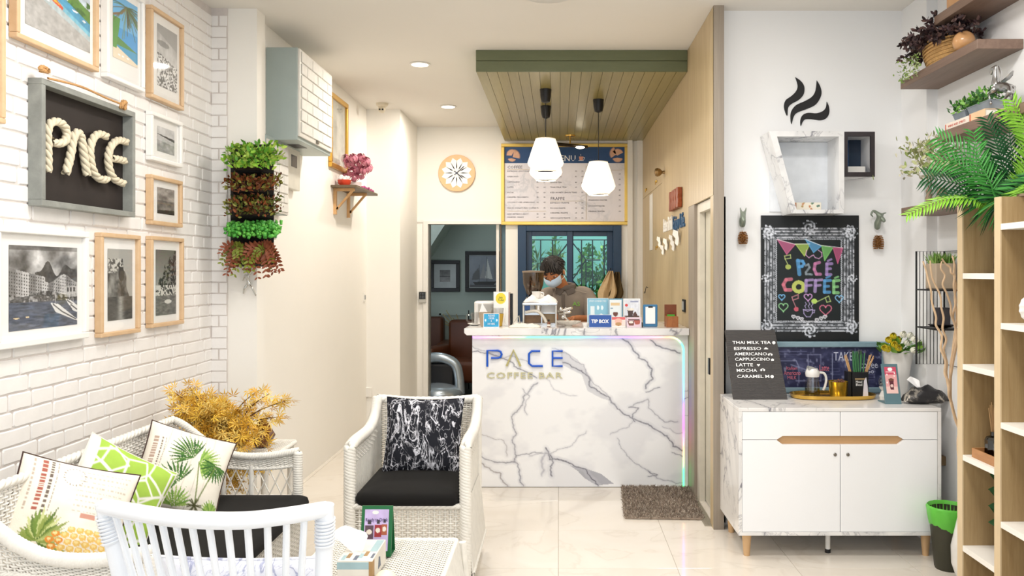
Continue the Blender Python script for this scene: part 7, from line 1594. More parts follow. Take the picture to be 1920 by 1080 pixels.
for q in ((1.80, 1.806, 3.345, 3.53), (1.974, 1.98, 3.345, 3.53), (1.806, 1.974, 3.345, 3.351), (1.806, 1.974, 3.524, 3.53)): bx('tray_side', tw_, q[0], q[1], q[2], q[3], z+.006, z+.04, parent=t)
for x, y, lab, cc in ((1.862, 3.47, 'dark glass reed diffuser bottle in the wooden tray', '50584a'), (1.862, 3.40, 'clear square bottle with white lettering in the wooden tray', 'c9cfc0')):
    t = thing('glass_bottle', lab, 'bottle', (x, y, z+.006), group='bottles in the wooden tray'); gm_ = glass('bottle_'+cc, cc, .05, .8); zz = z+.0065
    MB().lathe([(.03, zz), (.034, zz+.004), (.034, zz+.08), (.028, zz+.092), (.012, zz+.098), (.012, zz+.115), (.009, zz+.115), (.009, zz+.096), (.03, zz+.08), (.001, zz+.006)], (x, y, 0), 8, a0=PI/8).build('body', gm_, t)
    if y > 3.45:
        for i in range(6): MB().tube([(x, y, zz+.05), (x-.02+.008*i, y+.004*i, zz+.24-.012*abs(i-2))], .0015, 4).build('reed', stirm, t)
    else: MB().lathe([(.013, zz+.112), (.013, zz+.13), (.001, zz+.13)], (x, y, 0), 16).build('cap', blk, t)
z = bay(.278); t = thing('glazed_vase', 'small brownish purple glazed vase with big green leaves in the lowest bay', 'vase', (1.90, 3.44, z)); MB().lathe([(.02, z), (.045, z+.03), (.05, z+.07), (.02, z+.12), (.022, z+.14), (.001, z+.13)], (1.90, 3.43, 0), 24).build('body', M('purple_glaze', '6b5560', .15, var=.2, vscale=8), t, smooth=True)
P = [(1.895, 3.43, z+.14+.035*i) for i in range(6)]; leaves('leaves', P, [(-.6, .2, .3*(i % 2)) for i in range(6)], .07, LEAF, [G('big_leaf', '2f5f35')], t, roll=(0, -1, .2)); MB().tube([(1.90, 3.43, z+.12), (1.895, 3.43, z+.34)], .003, 5).build('stem', yl[1], t)
z = 1.278+.0125; t = thing('shell_ornament', 'round white ribbed shell ornament at the right edge of the picture', 'ornament', (1.83, 3.12, z)); n = 32; vs = []
for i in range(9):
    ph = PI*i/8
    for q in range(n): a_ = 2*PI*q/n; rr_ = .06*math.sin(ph)*(1+.05*(q % 2)); vs.append((1.835+rr_*math.cos(a_), 3.12-.03*math.cos(ph)*1.0, z+.065+rr_*math.sin(a_)))
MB().add(vs, [(i*n+q, i*n+(q+1) % n, (i+1)*n+(q+1) % n, (i+1)*n+q) for i in range(8) for q in range(n)]).build('shell', ceram, t); bx('foot', dw, 1.815, 1.855, 3.10, 3.14, z, z+.012, parent=t)
for q in range(14):
    a_ = 2*PI*q/14; MB().tube([(1.835+.015*math.cos(a_), 3.088, z+.065+.015*math.sin(a_)), (1.835+.052*math.cos(a_), 3.101, z+.065+.052*math.sin(a_))], .0018, 4).build('rib', M('rib_brown', '5a4a3c', .6), t)
# palm leaves in a pot behind the bookcase top
def frond(parent, pts, n, L_, mat, wd=.012, droop=.25, seed=0, plane=None):
    C_ = curve(pts, 6); d = np.r_[0, np.cumsum([(C_[i+1]-C_[i]).length for i in range(len(C_)-1)])]; P = np.array([tuple(p) for p in C_]); r_ = random.Random(seed); mb = MB().tube(C_, [.0045*(1-.8*i/len(C_)) for i in range(len(C_))], 6)
    pn = V3(plane or (.15, -1, .25)).normalized()
    for i in range(n):
        u = .12+.88*i/(n-1); s = u*d[-1]; p = V3([float(np.interp(s, d, P[:, k_])) for k_ in range(3)]); p2 = V3([float(np.interp(min(s+.01, d[-1]), d, P[:, k_])) for k_ in range(3)]); p1 = V3([float(np.interp(max(s-.01, 0), d, P[:, k_])) for k_ in range(3)]); tg = (p2-p1).normalized(); sd_ = tg.cross(pn).normalized()
        l = L_*(.45+.55*math.sin(PI*min(1, u*.85+.12)))
        for sg_ in (-1, 1):
            dr = (sd_*sg_*.9+tg*.75+V3((r_.uniform(-.08, .08), r_.uniform(-.12, .12), r_.uniform(-.06, .06)))).normalized(); w_ = dr.cross(pn).normalized()*wd*.5; e = p+dr*l+V3((0, 0, -droop*l)); m_ = p+dr*l*.5+V3((0, 0, -droop*l*.2))
            mb.add([p-w_*.5, p+w_*.5, m_+w_, m_-w_, e, p+pn*.002, m_-pn*.003], [(0, 5, 6, 3), (5, 1, 2, 6), (3, 6, 4), (6, 2, 4)])
    return mb.build('palm_frond', mat, parent)
pl_ = thing('potted_palm', 'large green palm in a pot on top of the bookcase', 'plant', (1.95, 3.42, 1.802)); zz = 1.8005
MB().lathe([(.07, 1.81), (.08, 1.83), (.10, 1.90), (.09, 1.90), (.001, 1.88)], (1.97, 3.16, 0), 24).build('pot', galv, pl_, smooth=True)
bx('pot_tray', dw, 1.86, 2.08, 3.04, 3.29, 1.801, 1.811, parent=pl_)
pd = G('palm_dark', '1f5a30'); pm = G('palm_green', '3f8f3a'); pl2 = G('palm_light', '8cc63c')
def fp(Y, *q): return [W(x, y, Y) for x, y in q]
for i, (Yq, pts, n, L_, m_, pln) in enumerate((
    (3.50, [(1862, 378), (1840, 352), (1800, 345), (1737, 332)], 22, .13, pd, None), (3.46, [(1864, 372), (1835, 320), (1800, 282), (1762, 258)], 20, .13, pm, None),
    (3.44, [(1866, 372), (1830, 335), (1790, 305), (1752, 300)], 18, .11, pm, None), (3.44, [(1866, 378), (1820, 372), (1765, 375), (1702, 402)], 24, .07, pl2, (.1, -.6, .8)),
    (3.40, [(1892, 370), (1882, 320), (1868, 270), (1852, 225)], 20, .12, pd, None), (3.36, [(1905, 372), (1905, 320), (1895, 270), (1890, 215)], 20, .13, pd, None),
    (3.30, [(1925, 370), (1932, 320), (1935, 260), (1900, 190)], 20, .12, pl2, None), (3.34, [(1880, 374), (1856, 340), (1836, 300), (1826, 250)], 18, .11, pm, None),
    (3.30, [(1915, 370), (1938, 300), (1925, 240), (1885, 205)], 18, .10, pl2, None), (3.46, [(1868, 376), (1850, 362), (1822, 362), (1775, 372)], 16, .10, pd, None), (3.38, [(1890, 372), (1905, 340), (1918, 320), (1935, 300)], 16, .12, pd, None), (3.42, [(1875, 374), (1865, 350), (1860, 320), (1850, 300)], 16, .12, pm, None))):
    frond(pl_, [V3((1.955, 3.17, 1.90))]+fp(Yq, *pts), int(n*1.7), L_*1.12, m_, .0105, .2, i, pln)
# wire rack on the wall
rk = thing('wire_shelf_rack', 'black wire wall rack with two little shelves beside the bookcase', 'rack', (2.0, 4.25, 1.0)); blw = M('black_wire', '201f20', .4, .4)
xa, xb, ya, yb_ = 1.925, 2.075, 4.12, 4.36; za, zb_ = 1.0, 1.605
MB().tube([(xa, yb_, za), (xb, yb_, za), (xb, yb_, zb_), (xa, yb_, zb_)], .005, 6, closed=True).build('side_frame', blw, rk); MB().tube([(xb, yb_, za), (xb, ya, za), (xb, ya, zb_), (xb, yb_, zb_)], .005, 6, closed=True).build('back_frame', blw, rk)
for i in range(1, 8): MB().tube([(xa+(xb-xa)*i/8, yb_, za), (xa+(xb-xa)*i/8, yb_, zb_)], .0022, 4).build('bar', blw, rk)
for z in (1.2, 1.4): MB().tube([(xa, yb_-.003, z), (xb-.006, yb_-.003, z), (xb-.006, ya, z), (xa, ya, z)], .004, 6, closed=True).build('shelf_rim', blw, rk); bx('shelf_mesh', blw, xa, xb-.006, ya, yb_-.004, z-.001, z+.001, parent=rk)
t = thing('grass_pot', 'square beige pot of green grass on the upper shelf of the wire rack', 'plant', (2.0, 4.24, 1.4045)); z = 1.4045
bx('pot', M('pot_taupe', 'b5a48f', .7, var=.04), 1.945, 2.055, 4.18, 4.30, z, z+.135, parent=t, bevel=.008, seg=3); N = 170; P = np.stack([rg.uniform(1.95, 2.05, N), rg.uniform(4.19, 4.29, N), np.full(N, z+.13)], 1)
BLADE = (np.array([(0, .04, 0), (.5, .05, .02), (1, 0, .12), (.5, -.05, .02), (0, -.04, 0)]), [(0, 1, 3), (0, 3, 4), (1, 2, 3)])
leaves('grass', P, rg.normal(size=(N, 3))*np.array([.35, .35, .1])+np.array([0, 0, 1]), rg.uniform(.04, .075, N), BLADE, [G('grass_a', '6a9a3c'), G('grass_b', '8fae5a')], t)
z = 1.2045; t = thing('black_plate', 'shallow black plate on the lower shelf of the wire rack', 'plate', (2.0, 4.23, z)); MB().lathe([(.03, z), (.06, z+.010), (.068, z+.016), (.06, z+.013), (.001, z+.004)], (1.995, 4.22, 0), 28).build('plate', blk, t, smooth=True)
t = thing('black_candle', 'black square candle standing on the black plate', 'candle', (2.0, 4.22, z+.005)); bx('candle', M('candle_black', '38343a', .4, var=.1), 1.963, 2.028, 4.19, 4.25, z+.0125, z+.105, parent=t, bevel=.004); MB().cyl((1.995, 4.22, z+.105), (1.995, 4.22, z+.115), .0015).build('wick', blk, t)
# floor vase with curly willow, bin
t = thing('floor_vase', 'tall white curved floor vase behind the bookcase', 'vase', (1.97, 3.86, 0)); pr = [(.05, 0), (.075, .03), (.098, .10), (.10, .18), (.075, .30), (.045, .42), (.04, .52), (.05, .575), (.046, .575), (.035, .5), (.001, .45)]
MB().lathe(pr, (1.978, 3.86, 0), 36).build('body', ceram, t, smooth=True)
t = thing('curly_willow', 'curly pale willow branches rising from the white floor vase', 'branches', (1.96, 3.86, .45)); wil = M('willow', 'dfc09c', .7, var=.12, vscale=25)
def c3(*q): return [(1640+x/3, 380+y/3) for x, y in q]
for i, pts in enumerate((c3((272, 330), (290, 385), (300, 430), (318, 500), (322, 560), (345, 640), (345, 690), (378, 750), (372, 820), (398, 890), (395, 960), (415, 1010), (418, 1080)), c3((312, 325), (318, 390), (330, 440), (368, 520), (375, 590), (388, 650), (382, 710), (402, 770), (388, 830), (405, 900), (402, 960), (420, 1060)), c3((378, 330), (372, 370), (395, 410), (382, 460), (405, 510), (428, 580), (430, 630), (455, 700), (462, 780), (440, 900), (425, 1000), (425, 1080)), c3((378, 315), (400, 345), (425, 365), (430, 395), (450, 410), (445, 470), (456, 560), (440, 640), (458, 740), (430, 900), (424, 1060)), c3((437, 298), (448, 350), (445, 410), (458, 460), (450, 540), (462, 640), (448, 760), (430, 920), (426, 1060)))):
    P = fp(3.86+.02*(i-2), *pts)+fp(3.86, (1700+250/3, 720+100/3), (1700+272/3, 720+190/3), (1700+296/3, 720+260/3), (1700+290/3, 720+330/3), (1801, 868))+[V3((1.978, 3.86, .47))]
    n_ = len(curve(P, 5)); MB().tube(curve(P, 5), [.004+.004*q/n_ for q in range(n_)], 8).build('branch', wil, t, smooth=True)
t = thing('waste_bin', 'dark waste bin with a bright green liner beside the sideboard', 'bin', (1.955, 4.07, 0)); bxx, byy = 1.965, 4.09
MB().lathe([(.06, 0), (.064, .01), (.092, .30), (.088, .30), (.06, .012), (.001, .012)], (bxx, byy, 0), 32).build('bin', M('bin_olive', '3c3a2c', .5), t, smooth=True)
n = 48; vs = []
for i, (r__, z) in enumerate(((.078, .20), (.088, .22), (.096, .27), (.101, .31), (.096, .318), (.088, .30), (.082, .24))):
    for q in range(n): a_ = 2*PI*q/n; rr_ = r__+.002*math.sin(a_*13+i)*(i < 5); vs.append((bxx+rr_*math.cos(a_), byy+rr_*math.sin(a_), z+.012*math.sin(a_*2+1)*(i < 2)))
MB().add(vs, [(i*n+q, i*n+(q+1) % n, (i+1)*n+(q+1) % n, (i+1)*n+q) for i in range(6) for q in range(n)]).build('liner', M('liner_green', '6cd24a', .35, var=.08, vscale=14, alpha=.9), t, smooth=True)
t = thing('glass_holder', 'small clear glass holder fixed to the wall above the bin', 'holder', (2.03, 4.40, .42)); MB().lathe([(.03, .44), (.033, .45), (.036, .53), (.033, .53), (.001, .445)], (2.04, 4.40, 0), 20).build('glass', MATS['clear_plastic'], t, smooth=True); bx('bracket', M('tan_steel'), 2.06, 2.09, 4.37, 4.43, .45, .50, parent=t, bevel=.003)
# ================================================================== WICKER FURNITURE
wk = M('white_wicker', 'f3efe6', .55, var=.05, vscale=30); wkd = M('wicker_inner', 'e6dfd0', .7, var=.08)
def polyf(pts):                                                    # numpy interpolation along a polyline by fraction
    P = np.array([tuple(p) for p in pts], float); d = np.r_[0, np.cumsum(np.linalg.norm(np.diff(P, axis=0), axis=1))]; d /= d[-1]
    return lambda u: np.stack([np.interp(u, d, P[:, i]) for i in range(3)], -1)
def ruled(a, b, n=10):
    fa, fb = polyf(curve(a, n)), polyf(curve(b, n))
    def f(u, v):
        u = np.clip(u, 0, 1); return fa(u)*(1-np.asarray(v))[..., None]+fb(u)*np.asarray(v)[..., None]
    return f
def lattice(name, f, n, mat, parent, r=.0028, cross=.12):
    vs = []; qs = []; k_ = 0
    for s in (-1, 1):
        u0 = np.linspace(0, 1, n); v = np.linspace(0, 1, 8)[None, :]; U = u0[:, None]+s*cross*(v-.5)*(1-.0*v); U = np.clip(U, 0, 1); V_ = np.repeat(v, n, 0)
        p, t_, nn, b = surf(f, U, V_); a, q = strands(p+nn*s*r, nn, t_, r, r); vs.append(a); qs.append(q+k_); k_ += len(a)
    return np_mesh(name, np.concatenate(vs), np.concatenate(qs), mat, parent)
# ------------------------------------------------------------------ armchair
ac = thing('wicker_armchair', 'white wicker armchair in front of the bar with a black seat cushion', 'armchair', (-.69, 4.0, 0))
XL, XR, YF, YB = -.965, -.43, 3.75, 4.33
def topline(X, Y0=YF, Y1=YB): return [V3((X, Y0, .685)), V3((X, Y0+.12, .695)), V3((X, Y1-.22, .695)), V3((X, Y1-.08, .735)), V3((X, Y1-.01, .82))]
for X in (XL, XR):
    tl = topline(X); ml = [V3((X, p.y, min(.60, p.z-.10)+(.0 if i < 3 else .02*i-.04))) for i, p in enumerate(tl)]; bl_ = [V3((X, p.y, .42)) for p in tl]
    weave('side_weave', ruled(ml, tl), 12, 26, wk, ac, rr=.0034, amp=.005, rs=.0035)
    f = ruled(bl_, ml); weave('side_spindles', f, 4, 26, wk, ac, rs=.0042, stake_only=True)
    braid('arm_edge', curve(tl), .026, wk, ac, strandn=4, turns=16)
    braid('front_post', [V3((X, YF, z)) for z in np.linspace(0.0, .685, 12)], .027, wk, ac, strandn=4, turns=12)
    MB().cyl((X, YB, 0), (X, YB, .80), .02, .02, 12).build('back_leg', wk, ac, smooth=True)
    lo = [V3((X+(.03 if X > -.7 else -.03), YF, .10)), V3((X+(.03 if X > -.7 else -.03), YB+.04, .10))]; hi = [V3((X, YF, .42)), V3((X, YB, .42))]
    lattice('side_skirt', ruled(lo, hi), 46, wk, ac, .0045, .05); braid('skirt_edge', lo, .014, wk, ac)
fb = ruled([V3((XL, YB, .42)), V3((XR, YB, .42))], [V3((XL, YB, .82)), V3(((XL+XR)/2, YB+.03, .80)), V3((XR, YB, .82))])
weave('back_weave', fb, 40, 26, wk, ac, rr=.0034, amp=.005, rs=.0035)
braid('back_edge', curve([V3((XL, YB, .82)), V3(((XL+XR)/2-.1, YB+.03, .803)), V3(((XL+XR)/2+.1, YB+.03, .803)), V3((XR, YB, .82))]), .022, wk, ac, strandn=4)
weave('front_apron', ruled([V3((XL+.02, YF, .12)), V3((XR-.02, YF, .12))], [V3((XL+.02, YF, .405)), V3((XR-.02, YF, .405))]), 28, 20, wk, ac, rr=.0034, amp=.005, rs=.006)
braid('seat_edge', [V3((XL+.02, YF-.005, .412)), V3((XR-.02, YF-.005, .412))], .014, wk, ac); braid('apron_edge', [V3((XL+.02, YF, .12)), V3((XR-.02, YF, .12))], .012, wk, ac)
bx('seat_base', wkd, XL+.01, XR-.01, YF, YB-.01, .395, .415, parent=ac)
blkc = M('black_cloth', '0d0b09', .95, var=.1, vscale=40)
def seat_pad(name, lab, x0, x1, y0, y1, z0, z1, group=None, cat='cushion'):
    nx, ny = 24, 24; X, Y = np.meshgrid(np.linspace(0, 1, nx), np.linspace(0, 1, ny)); e = np.minimum(np.minimum(X, 1-X)*(x1-x0), np.minimum(Y, 1-Y)*(y1-y0)); dome = 1-np.exp(-e/.05)
    n_ = fbm(nx, ny, 3, 5, 3); V = []; q = []
    mb = MB(); h = z1-z0; outline = []
    prof = [(0, .0), (-.006, .2), (-.009, .5), (-.004, .85), (.010, 1.0)]
    def rr_(off, z, k_=32):
        out = []; hw, hh = (x1-x0)/2-off, (y1-y0)/2-off; r_ = .035
        for c_, (sx_, sy_) in enumerate(((1, 1), (-1, 1), (-1, -1), (1, -1))):
            for i in range(6): a_ = PI/2*(c_+i/5); out.append(((x0+x1)/2+sx_*(hw-r_)+r_*math.cos(a_), (y0+y1)/2+sy_*(hh-r_)+r_*math.sin(a_), z))
        return out
    rings = [rr_(o_, z0+h*f_) for o_, f_ in prof]+[rr_(.05, z1+.006), rr_(.12, z1+.012)]; n = len(rings[0]); vs = [p for r__ in rings for p in r__]
    mb.add(vs, [(i*n+j, i*n+(j+1) % n, (i+1)*n+(j+1) % n, (i+1)*n+j) for i in range(len(rings)-1) for j in range(n)]+[tuple(range(n-1, -1, -1)), tuple((len(rings)-1)*n+j for j in range(n))])
    o = mb.build(name, blkc, None, smooth=True, loc=((x0+x1)/2, (y0+y1)/2, z0), angle=60); return tag(o, lab, cat, group)
seat_pad('seat_pad', 'black seat cushion on the wicker armchair before the bar', XL+.035, XR-.035, YF-.02, YB-.06, .418, .476)
def pillow(name, lab, loc, w, h, th, rot, cv=None, mat=None, side=None, group=None, cat='cushion'):
    """square cushion standing in its own x-z plane, front towards -Y before rotation; loc = centre"""
    t = thing(name, lab, cat, loc, rot, group); n = (cv.w if cv else 40)+1; m_ = (cv.h if cv else 40)+1
    u = np.linspace(-1, 1, n); v = np.linspace(-1, 1, m_); U, V_ = np.meshgrid(u, v); env = ((1-np.abs(U)**2.6)*(1-np.abs(V_)**2.6)); b = env**.55
    pinch = 1-.07*(1-np.abs(V_)**2); pv = 1-.07*(1-np.abs(U)**2); wr = (fbm(n, m_, 5, 3, 3)-.5)*.012
    X = U*w/2*pinch; Z = -V_*h/2*pv; Yf = -(th/2*b+wr*env); P = np.stack([X, Yf, Z], -1).reshape(-1, 3); idx = np.arange(n*m_).reshape(m_, n)
    Q = np.stack([idx[:-1, :-1], idx[1:, :-1], idx[1:, 1:], idx[:-1, 1:]], -1).reshape(-1, 4)
    col = None
    if cv: col = np.pad(cv.a, ((0, 1), (0, 1), (0, 0)), 'edge').reshape(-1, 3)
    np_mesh('front', P, Q, mat or clothprint(), t, local=True, colors=col)
    k_ = 25; u = np.linspace(-1, 1, k_); U, V_ = np.meshgrid(u, u); b = ((1-np.abs(U)**2.6)*(1-np.abs(V_)**2.6))**.55; P = np.stack([U*w/2*(1-.07*(1-V_**2)), th/2*b, -V_*h/2*(1-.07*(1-U**2))], -1).reshape(-1, 3)
    idx = np.arange(k_*k_).reshape(k_, k_); Q = np.stack([idx[:-1, :-1], idx[:-1, 1:], idx[1:, 1:], idx[1:, :-1]], -1).reshape(-1, 4); np_mesh('back', P, Q, side or mat or blkc, t, local=True)
    pts = [(x*w/2*(1-.07*(1-z*z)), 0, z*h/2*(1-.07*(1-x*x))) for x, z in [(-1+2*i/8, -1) for i in range(8)]+[(1, -1+2*i/8) for i in range(8)]+[(1-2*i/8, 1) for i in range(8)]+[(-1, 1-2*i/8) for i in range(8)]]
    MB().tube(pts, .004, 6, closed=True).build('seam', side or mat or blkc, t, local=True, smooth=True); return t
bmm = marble('dark_marble_print', '0d0f1c', 'e4e4ec', 8, .02, .85, (.2, .7, .6), (1.5, 1, .8), 1.15, .0, (.36, .46), seed=9)
pillow('throw_cushion', 'dark navy marble print cushion leaning on the back of the wicker armchair', (-.693, 4.17, .655), .40, .385, .11, (R(-14), R(1), 0), mat=bmm)
# ------------------------------------------------------------------ coffee table
ct = thing('wicker_coffee_table', 'low white wicker coffee table in front of the wicker armchair', 'table', (-.67, 3.0, 0)); TX0, TX1, TY0, TY1, TZ = -.93, -.41, 2.72, 3.27, .42
ft = bilin((TX0, TY0, TZ-.006), (TX1, TY0, TZ-.006), (TX0, TY1, TZ-.006), (TX1, TY1, TZ-.006)); weave('top_weave', ft, 56, 30, wk, ct, rr=.0036, amp=.0035, rs=.003)
bx('top_board', wkd, TX0+.01, TX1-.01, TY0+.01, TY1-.01, TZ-.03, TZ-.014, parent=ct)
braid('top_edge', [V3((TX0, TY0, TZ-.006)), V3((TX1, TY0, TZ-.006)), V3((TX1, TY1, TZ-.006)), V3((TX0, TY1, TZ-.006)), V3((TX0, TY0, TZ-.006))], .009, wk, ct)
e_ = .06; zl = .06
for a, b in (((TX1, TY0), (TX1, TY1)), ((TX0, TY0), (TX0, TY1)), ((TX0, TY1), (TX1, TY1)), ((TX0, TY0), (TX1, TY0))):
    mx_, my_ = (TX0+TX1)/2, (TY0+TY1)/2; fl_ = lambda p: V3((p[0]+(e_ if p[0] > mx_ else -e_), p[1]+(e_ if p[1] > my_ else -e_), zl))
    f = ruled([fl_(a), fl_(b)], [V3((a[0], a[1], TZ-.01)), V3((b[0], b[1], TZ-.01))]); n_ = 70 if a[0] == b[0] else 36
    weave('skirt', f, 4, n_, wk, ct, rs=.0045, stake_only=True); lattice('skirt_lattice', f, n_//2, wk, ct, .004, .08); braid('skirt_edge', [fl_(a), fl_(b)], .012, wk, ct)
for x in (TX0-.02, TX1+.02):
    for y in (TY0-.02, TY1+.02): MB().cyl((x+(.03 if x > -.7 else -.03), y, 0), (x, y, TZ-.02), .016, .016, 10).build('leg', wk, ct, smooth=True)
zt = TZ+.0045
t = thing('drinks_sign', 'small green framed sign with a picture of bottled drinks on the coffee table', 'sign', (-.70, 3.06, zt)); grn_f = M('green_frame', '1d6a3c', .4)
a, b = W(678, 950, 3.08), W(733, 1045, 3.05); x0, x1 = a.x, b.x; zz1 = a.z
MB().prism([(3.05, zt), (3.056, zt), (3.096, zz1), (3.09, zz1)], (x0, x1), 'x').prism([(3.056, zt), (3.12, zt), (3.12, zt+.004), (3.058, zt+.006)], (x0, x1), 'x').build('stand', grn_f, t)
MB().prism([(3.092, zz1-.02), (3.097, zz1-.02), (3.13, zt), (3.125, zt)], (x1-.02, x1), 'x').build('strut', grn_f, t)
c = Canvas(48, 82, 'c4b2dc'); c.shade(fbm(48, 82, 3, 6), .9, 1.12); c.ell(.45, .08, .13, .045, 'e9efe6')
for x, y, w_, h_, col in ((.22, .52, .36, .33, '5a4450'), (.58, .48, .3, .29, '9a2c30'), (.84, .45, .24, .26, 'a85a3c')): c.rect(x-w_/2, y-h_/2+.04, x+w_/2, y+h_/2+.04, col); c.rect(x-w_*.22, y-h_*.78, x+w_*.22, y-h_*.45, '3c3a3a'); c.ell(x, y+.03, w_*.32, .06, 'e6dccf')
ly = lambda z: 3.05+(z-zt)*.04/(zz1-zt)-.0012
picture('print', c, (x0+.012, ly(zz1-.012), zz1-.012), (x1-x0-.026, 0, 0), (0, ly(zt+.02)-ly(zz1-.012), -(zz1-.012-zt-.02)), t)
txt('Ready to Drink', .02, M('ink_violet', '5a4a7a', .6, var=0), t, 'lettering', frontal(x0+.016, ly(zz1-.055)-.001, zz1-.055), .0003, width=x1-x0-.034)
t = thing('tissue_box', 'patchwork patterned tissue box with a white tissue on the coffee table', 'tissue box', (-.70, 2.88, zt)); x0, x1, y0, y1 = W(632, 0, 2.78).x, W(698, 0, 2.78).x, 2.78, 3.0; z1 = zt+.082
pw_ = M('pale_blue_wood', 'a9c4c8', .6, var=.08); pcw = M('cream_wood', 'ece6da', .6, var=.05); pbr = M('brown_patch', 'b58f5e', .6, var=.2)
bx('box', pcw, x0, x1, y0, y1, zt, z1, parent=t, bevel=.002)
bx('blue_band', pw_, x0-.0006, x1-.012, y0-.0008, y0, zt+.052, z1-.006, parent=t); bx('top_band', pw_, x1-.03, x1-.004, y0+.09, y1-.01, z1, z1+.0006, parent=t)
bx('brown_patch', pbr, x1-.012, x1+.0008, y0-.0009, y0+.03, zt+.01, z1-.004, parent=t)
r_ = random.Random(7)
for i in range(8): xq = x0+.01+.014*i; bx('patch', (pw_, pbr, pcw, M('slate_patch', '6a7282', .6))[i % 4], xq, min(xq+.013, x1-.004), y0+.006+.02*(i % 3), y0+.05+.02*(i % 3), z1, z1+.0008, parent=t)
MB().prism([(y0+.09, zt+.02), (y0+.13, zt+.02), (y0+.12, zt+.055), (y0+.10, zt+.06)], (x1, x1+.0008), 'x').build('side_motif', M('slate_patch'), t)
tissue(t, ((x0+x1)/2-.01, y0+.09, z1), .13, .09, 6, lean=(-.03, 0))
t = thing('cream_candle', 'round cream candle top at the bottom edge on the coffee table', 'candle', (-.597, 2.80, zt)); p = V3((-.597, 2.80, 0)); MB().lathe([(.028, zt), (.032, zt+.01), (.034, zt+.025), (.02, zt+.038), (.001, zt+.042)], (p.x, 2.80, 0), 24).build('candle', M('candle_cream', 'f3ead2', .4), t, smooth=True)
# ------------------------------------------------------------------ sofa along the brick wall
so = thing('wicker_sofa', 'white wicker love seat along the brick wall with a black seat pad', 'sofa', (-1.5, 3.1, 0))
def armline(Y): return [V3((-1.78, Y, .812)), V3((-1.72, Y, .78)), V3((-1.60, Y, .69)), V3((-1.49, Y, .648)), V3((-1.35, Y, .645)), V3((-1.205, Y, .668))]
YN, YFa = 2.40, 3.75
for Y, nm in ((YN, 0), (YFa, 1)):
    al = armline(Y); ml = [V3((p.x, Y, min(.60, p.z-.06))) for p in al]; ll = [V3((p.x, Y, .455)) for p in al]
    weave('arm_weave', ruled(ml, al), 14, 30, wk, so, rr=.0034, amp=.005, rs=.004)
    lattice('arm_lattice', ruled(ll, ml), 12, wk, so, .0035, .11); braid('lower_rail', curve(ll), .010, wk, so); braid('band_edge', curve(ml), .008, wk, so)
    braid('arm_edge', curve(al), .021 if nm == 0 else .016, wk, so, strandn=5 if nm == 0 else 3, turns=18)
    MB().cyl((-1.205, Y, 0), (-1.205, Y, .66), .019, .019, 12).build('front_post', wk, so, smooth=True); braid('post_wrap', [V3((-1.205, Y, z)) for z in np.linspace(.0, .66, 10)], .022, wk, so, turns=60, strandn=1, seg=480)
    for x in (-1.55, -1.42): MB().cyl((x, Y, .1), (x, Y, .60), .012, .012, 8).build('inner_post', wk, so, smooth=True)
    MB().cyl((-1.80, Y, 0), (-1.79, Y, .79), .018, .018, 10).build('back_post', wk, so, smooth=True)
    fa_ = ruled([V3((-1.78, Y, .12)), V3((-1.2, Y, .12))], [V3((-1.78, Y, .44)), V3((-1.2, Y, .44))]); weave('arm_skirt', fa_, 32, 26, wk, so, rr=.0032, amp=.005, rs=.004)
weave('back_weave', ruled([V3((-1.74, YN, .42)), V3((-1.74, YFa, .42))], [V3((-1.78, YN, .812)), V3((-1.78, YFa, .812))]), 40, 60, wk, so, rr=.0033, amp=.005, rs=.004)
braid('back_edge', [V3((-1.78, y, .815)) for y in np.linspace(YN, YFa, 12)], .016, wk, so)
weave('front_apron', ruled([V3((-1.19, YN, .12)), V3((-1.19, YFa, .12))], [V3((-1.19, YN, .415)), V3((-1.19, YFa, .415))]), 30, 60, wk, so, rr=.0032, amp=.005, rs=.004)
braid('apron_edge', [V3((-1.19, y, .12)) for y in np.linspace(YN, YFa, 12)], .012, wk, so)
bx('seat_base', wkd, -1.74, -1.2, YN+.02, YFa-.02, .39, .414, parent=so)
o = seat_pad('seat_pad', 'long black seat pad on the wicker love seat', -1.72, -1.145, YN+.04, YFa-.035, .416, .476)
# printed cushions
c = Canvas(110, 110, 'f2e9da'); n = fbm(110, 110, 5, 3); c.shade(n, .95, 1.05); r_ = random.Random(2)
for x, w_, col in ((.10, .015, 'b9a797'), (.17, .05, 'a04a3c'), (.25, .02, '5a4c44'), (.30, .012, '9a8c80')):
    y = .04
    while y < .52: l = r_.uniform(.02, .05); c.rect(x, y, x+w_, y+l*.7, col, .85); y += l
for i in range(9):
    y = .08+.05*i; x = .5
    while x < .92: l = r_.uniform(.01, .04); c.rect(x, y+.25*(x-.5)*0, x+l*.7, y+.012, 'b0a494', .6); x += l+.01
for a_ in range(20): c.ell(.45+.09*math.cos(a_/20*2*PI), .16+.09*math.sin(a_/20*2*PI), .006, .006, '8a7c74')
c.rect(.72, .33, .86, .37, 'b5604c', .7); c.rect(.58, .50, .72, .55, 'b5604c', .6)
for i in range(26):
    a_ = R(-175+8*i); l = r_.uniform(.20, .36); x0_, y0_ = .30, .80; x1_, y1_ = x0_+math.cos(a_)*l*.8, y0_+math.sin(a_)*l
    nx_, ny_ = -math.sin(a_)*.024, math.cos(a_)*.024; mxp, myp = (x0_+x1_)/2, (y0_+y1_)/2
    c.poly([(x0_, y0_), (mxp+nx_, myp+ny_), (x1_, y1_), (mxp-nx_, myp-ny_)], r_.choice(('8a9a4a', '6f8a3a', 'a9b56a', 'c5cc8a', '55702c')), .9)
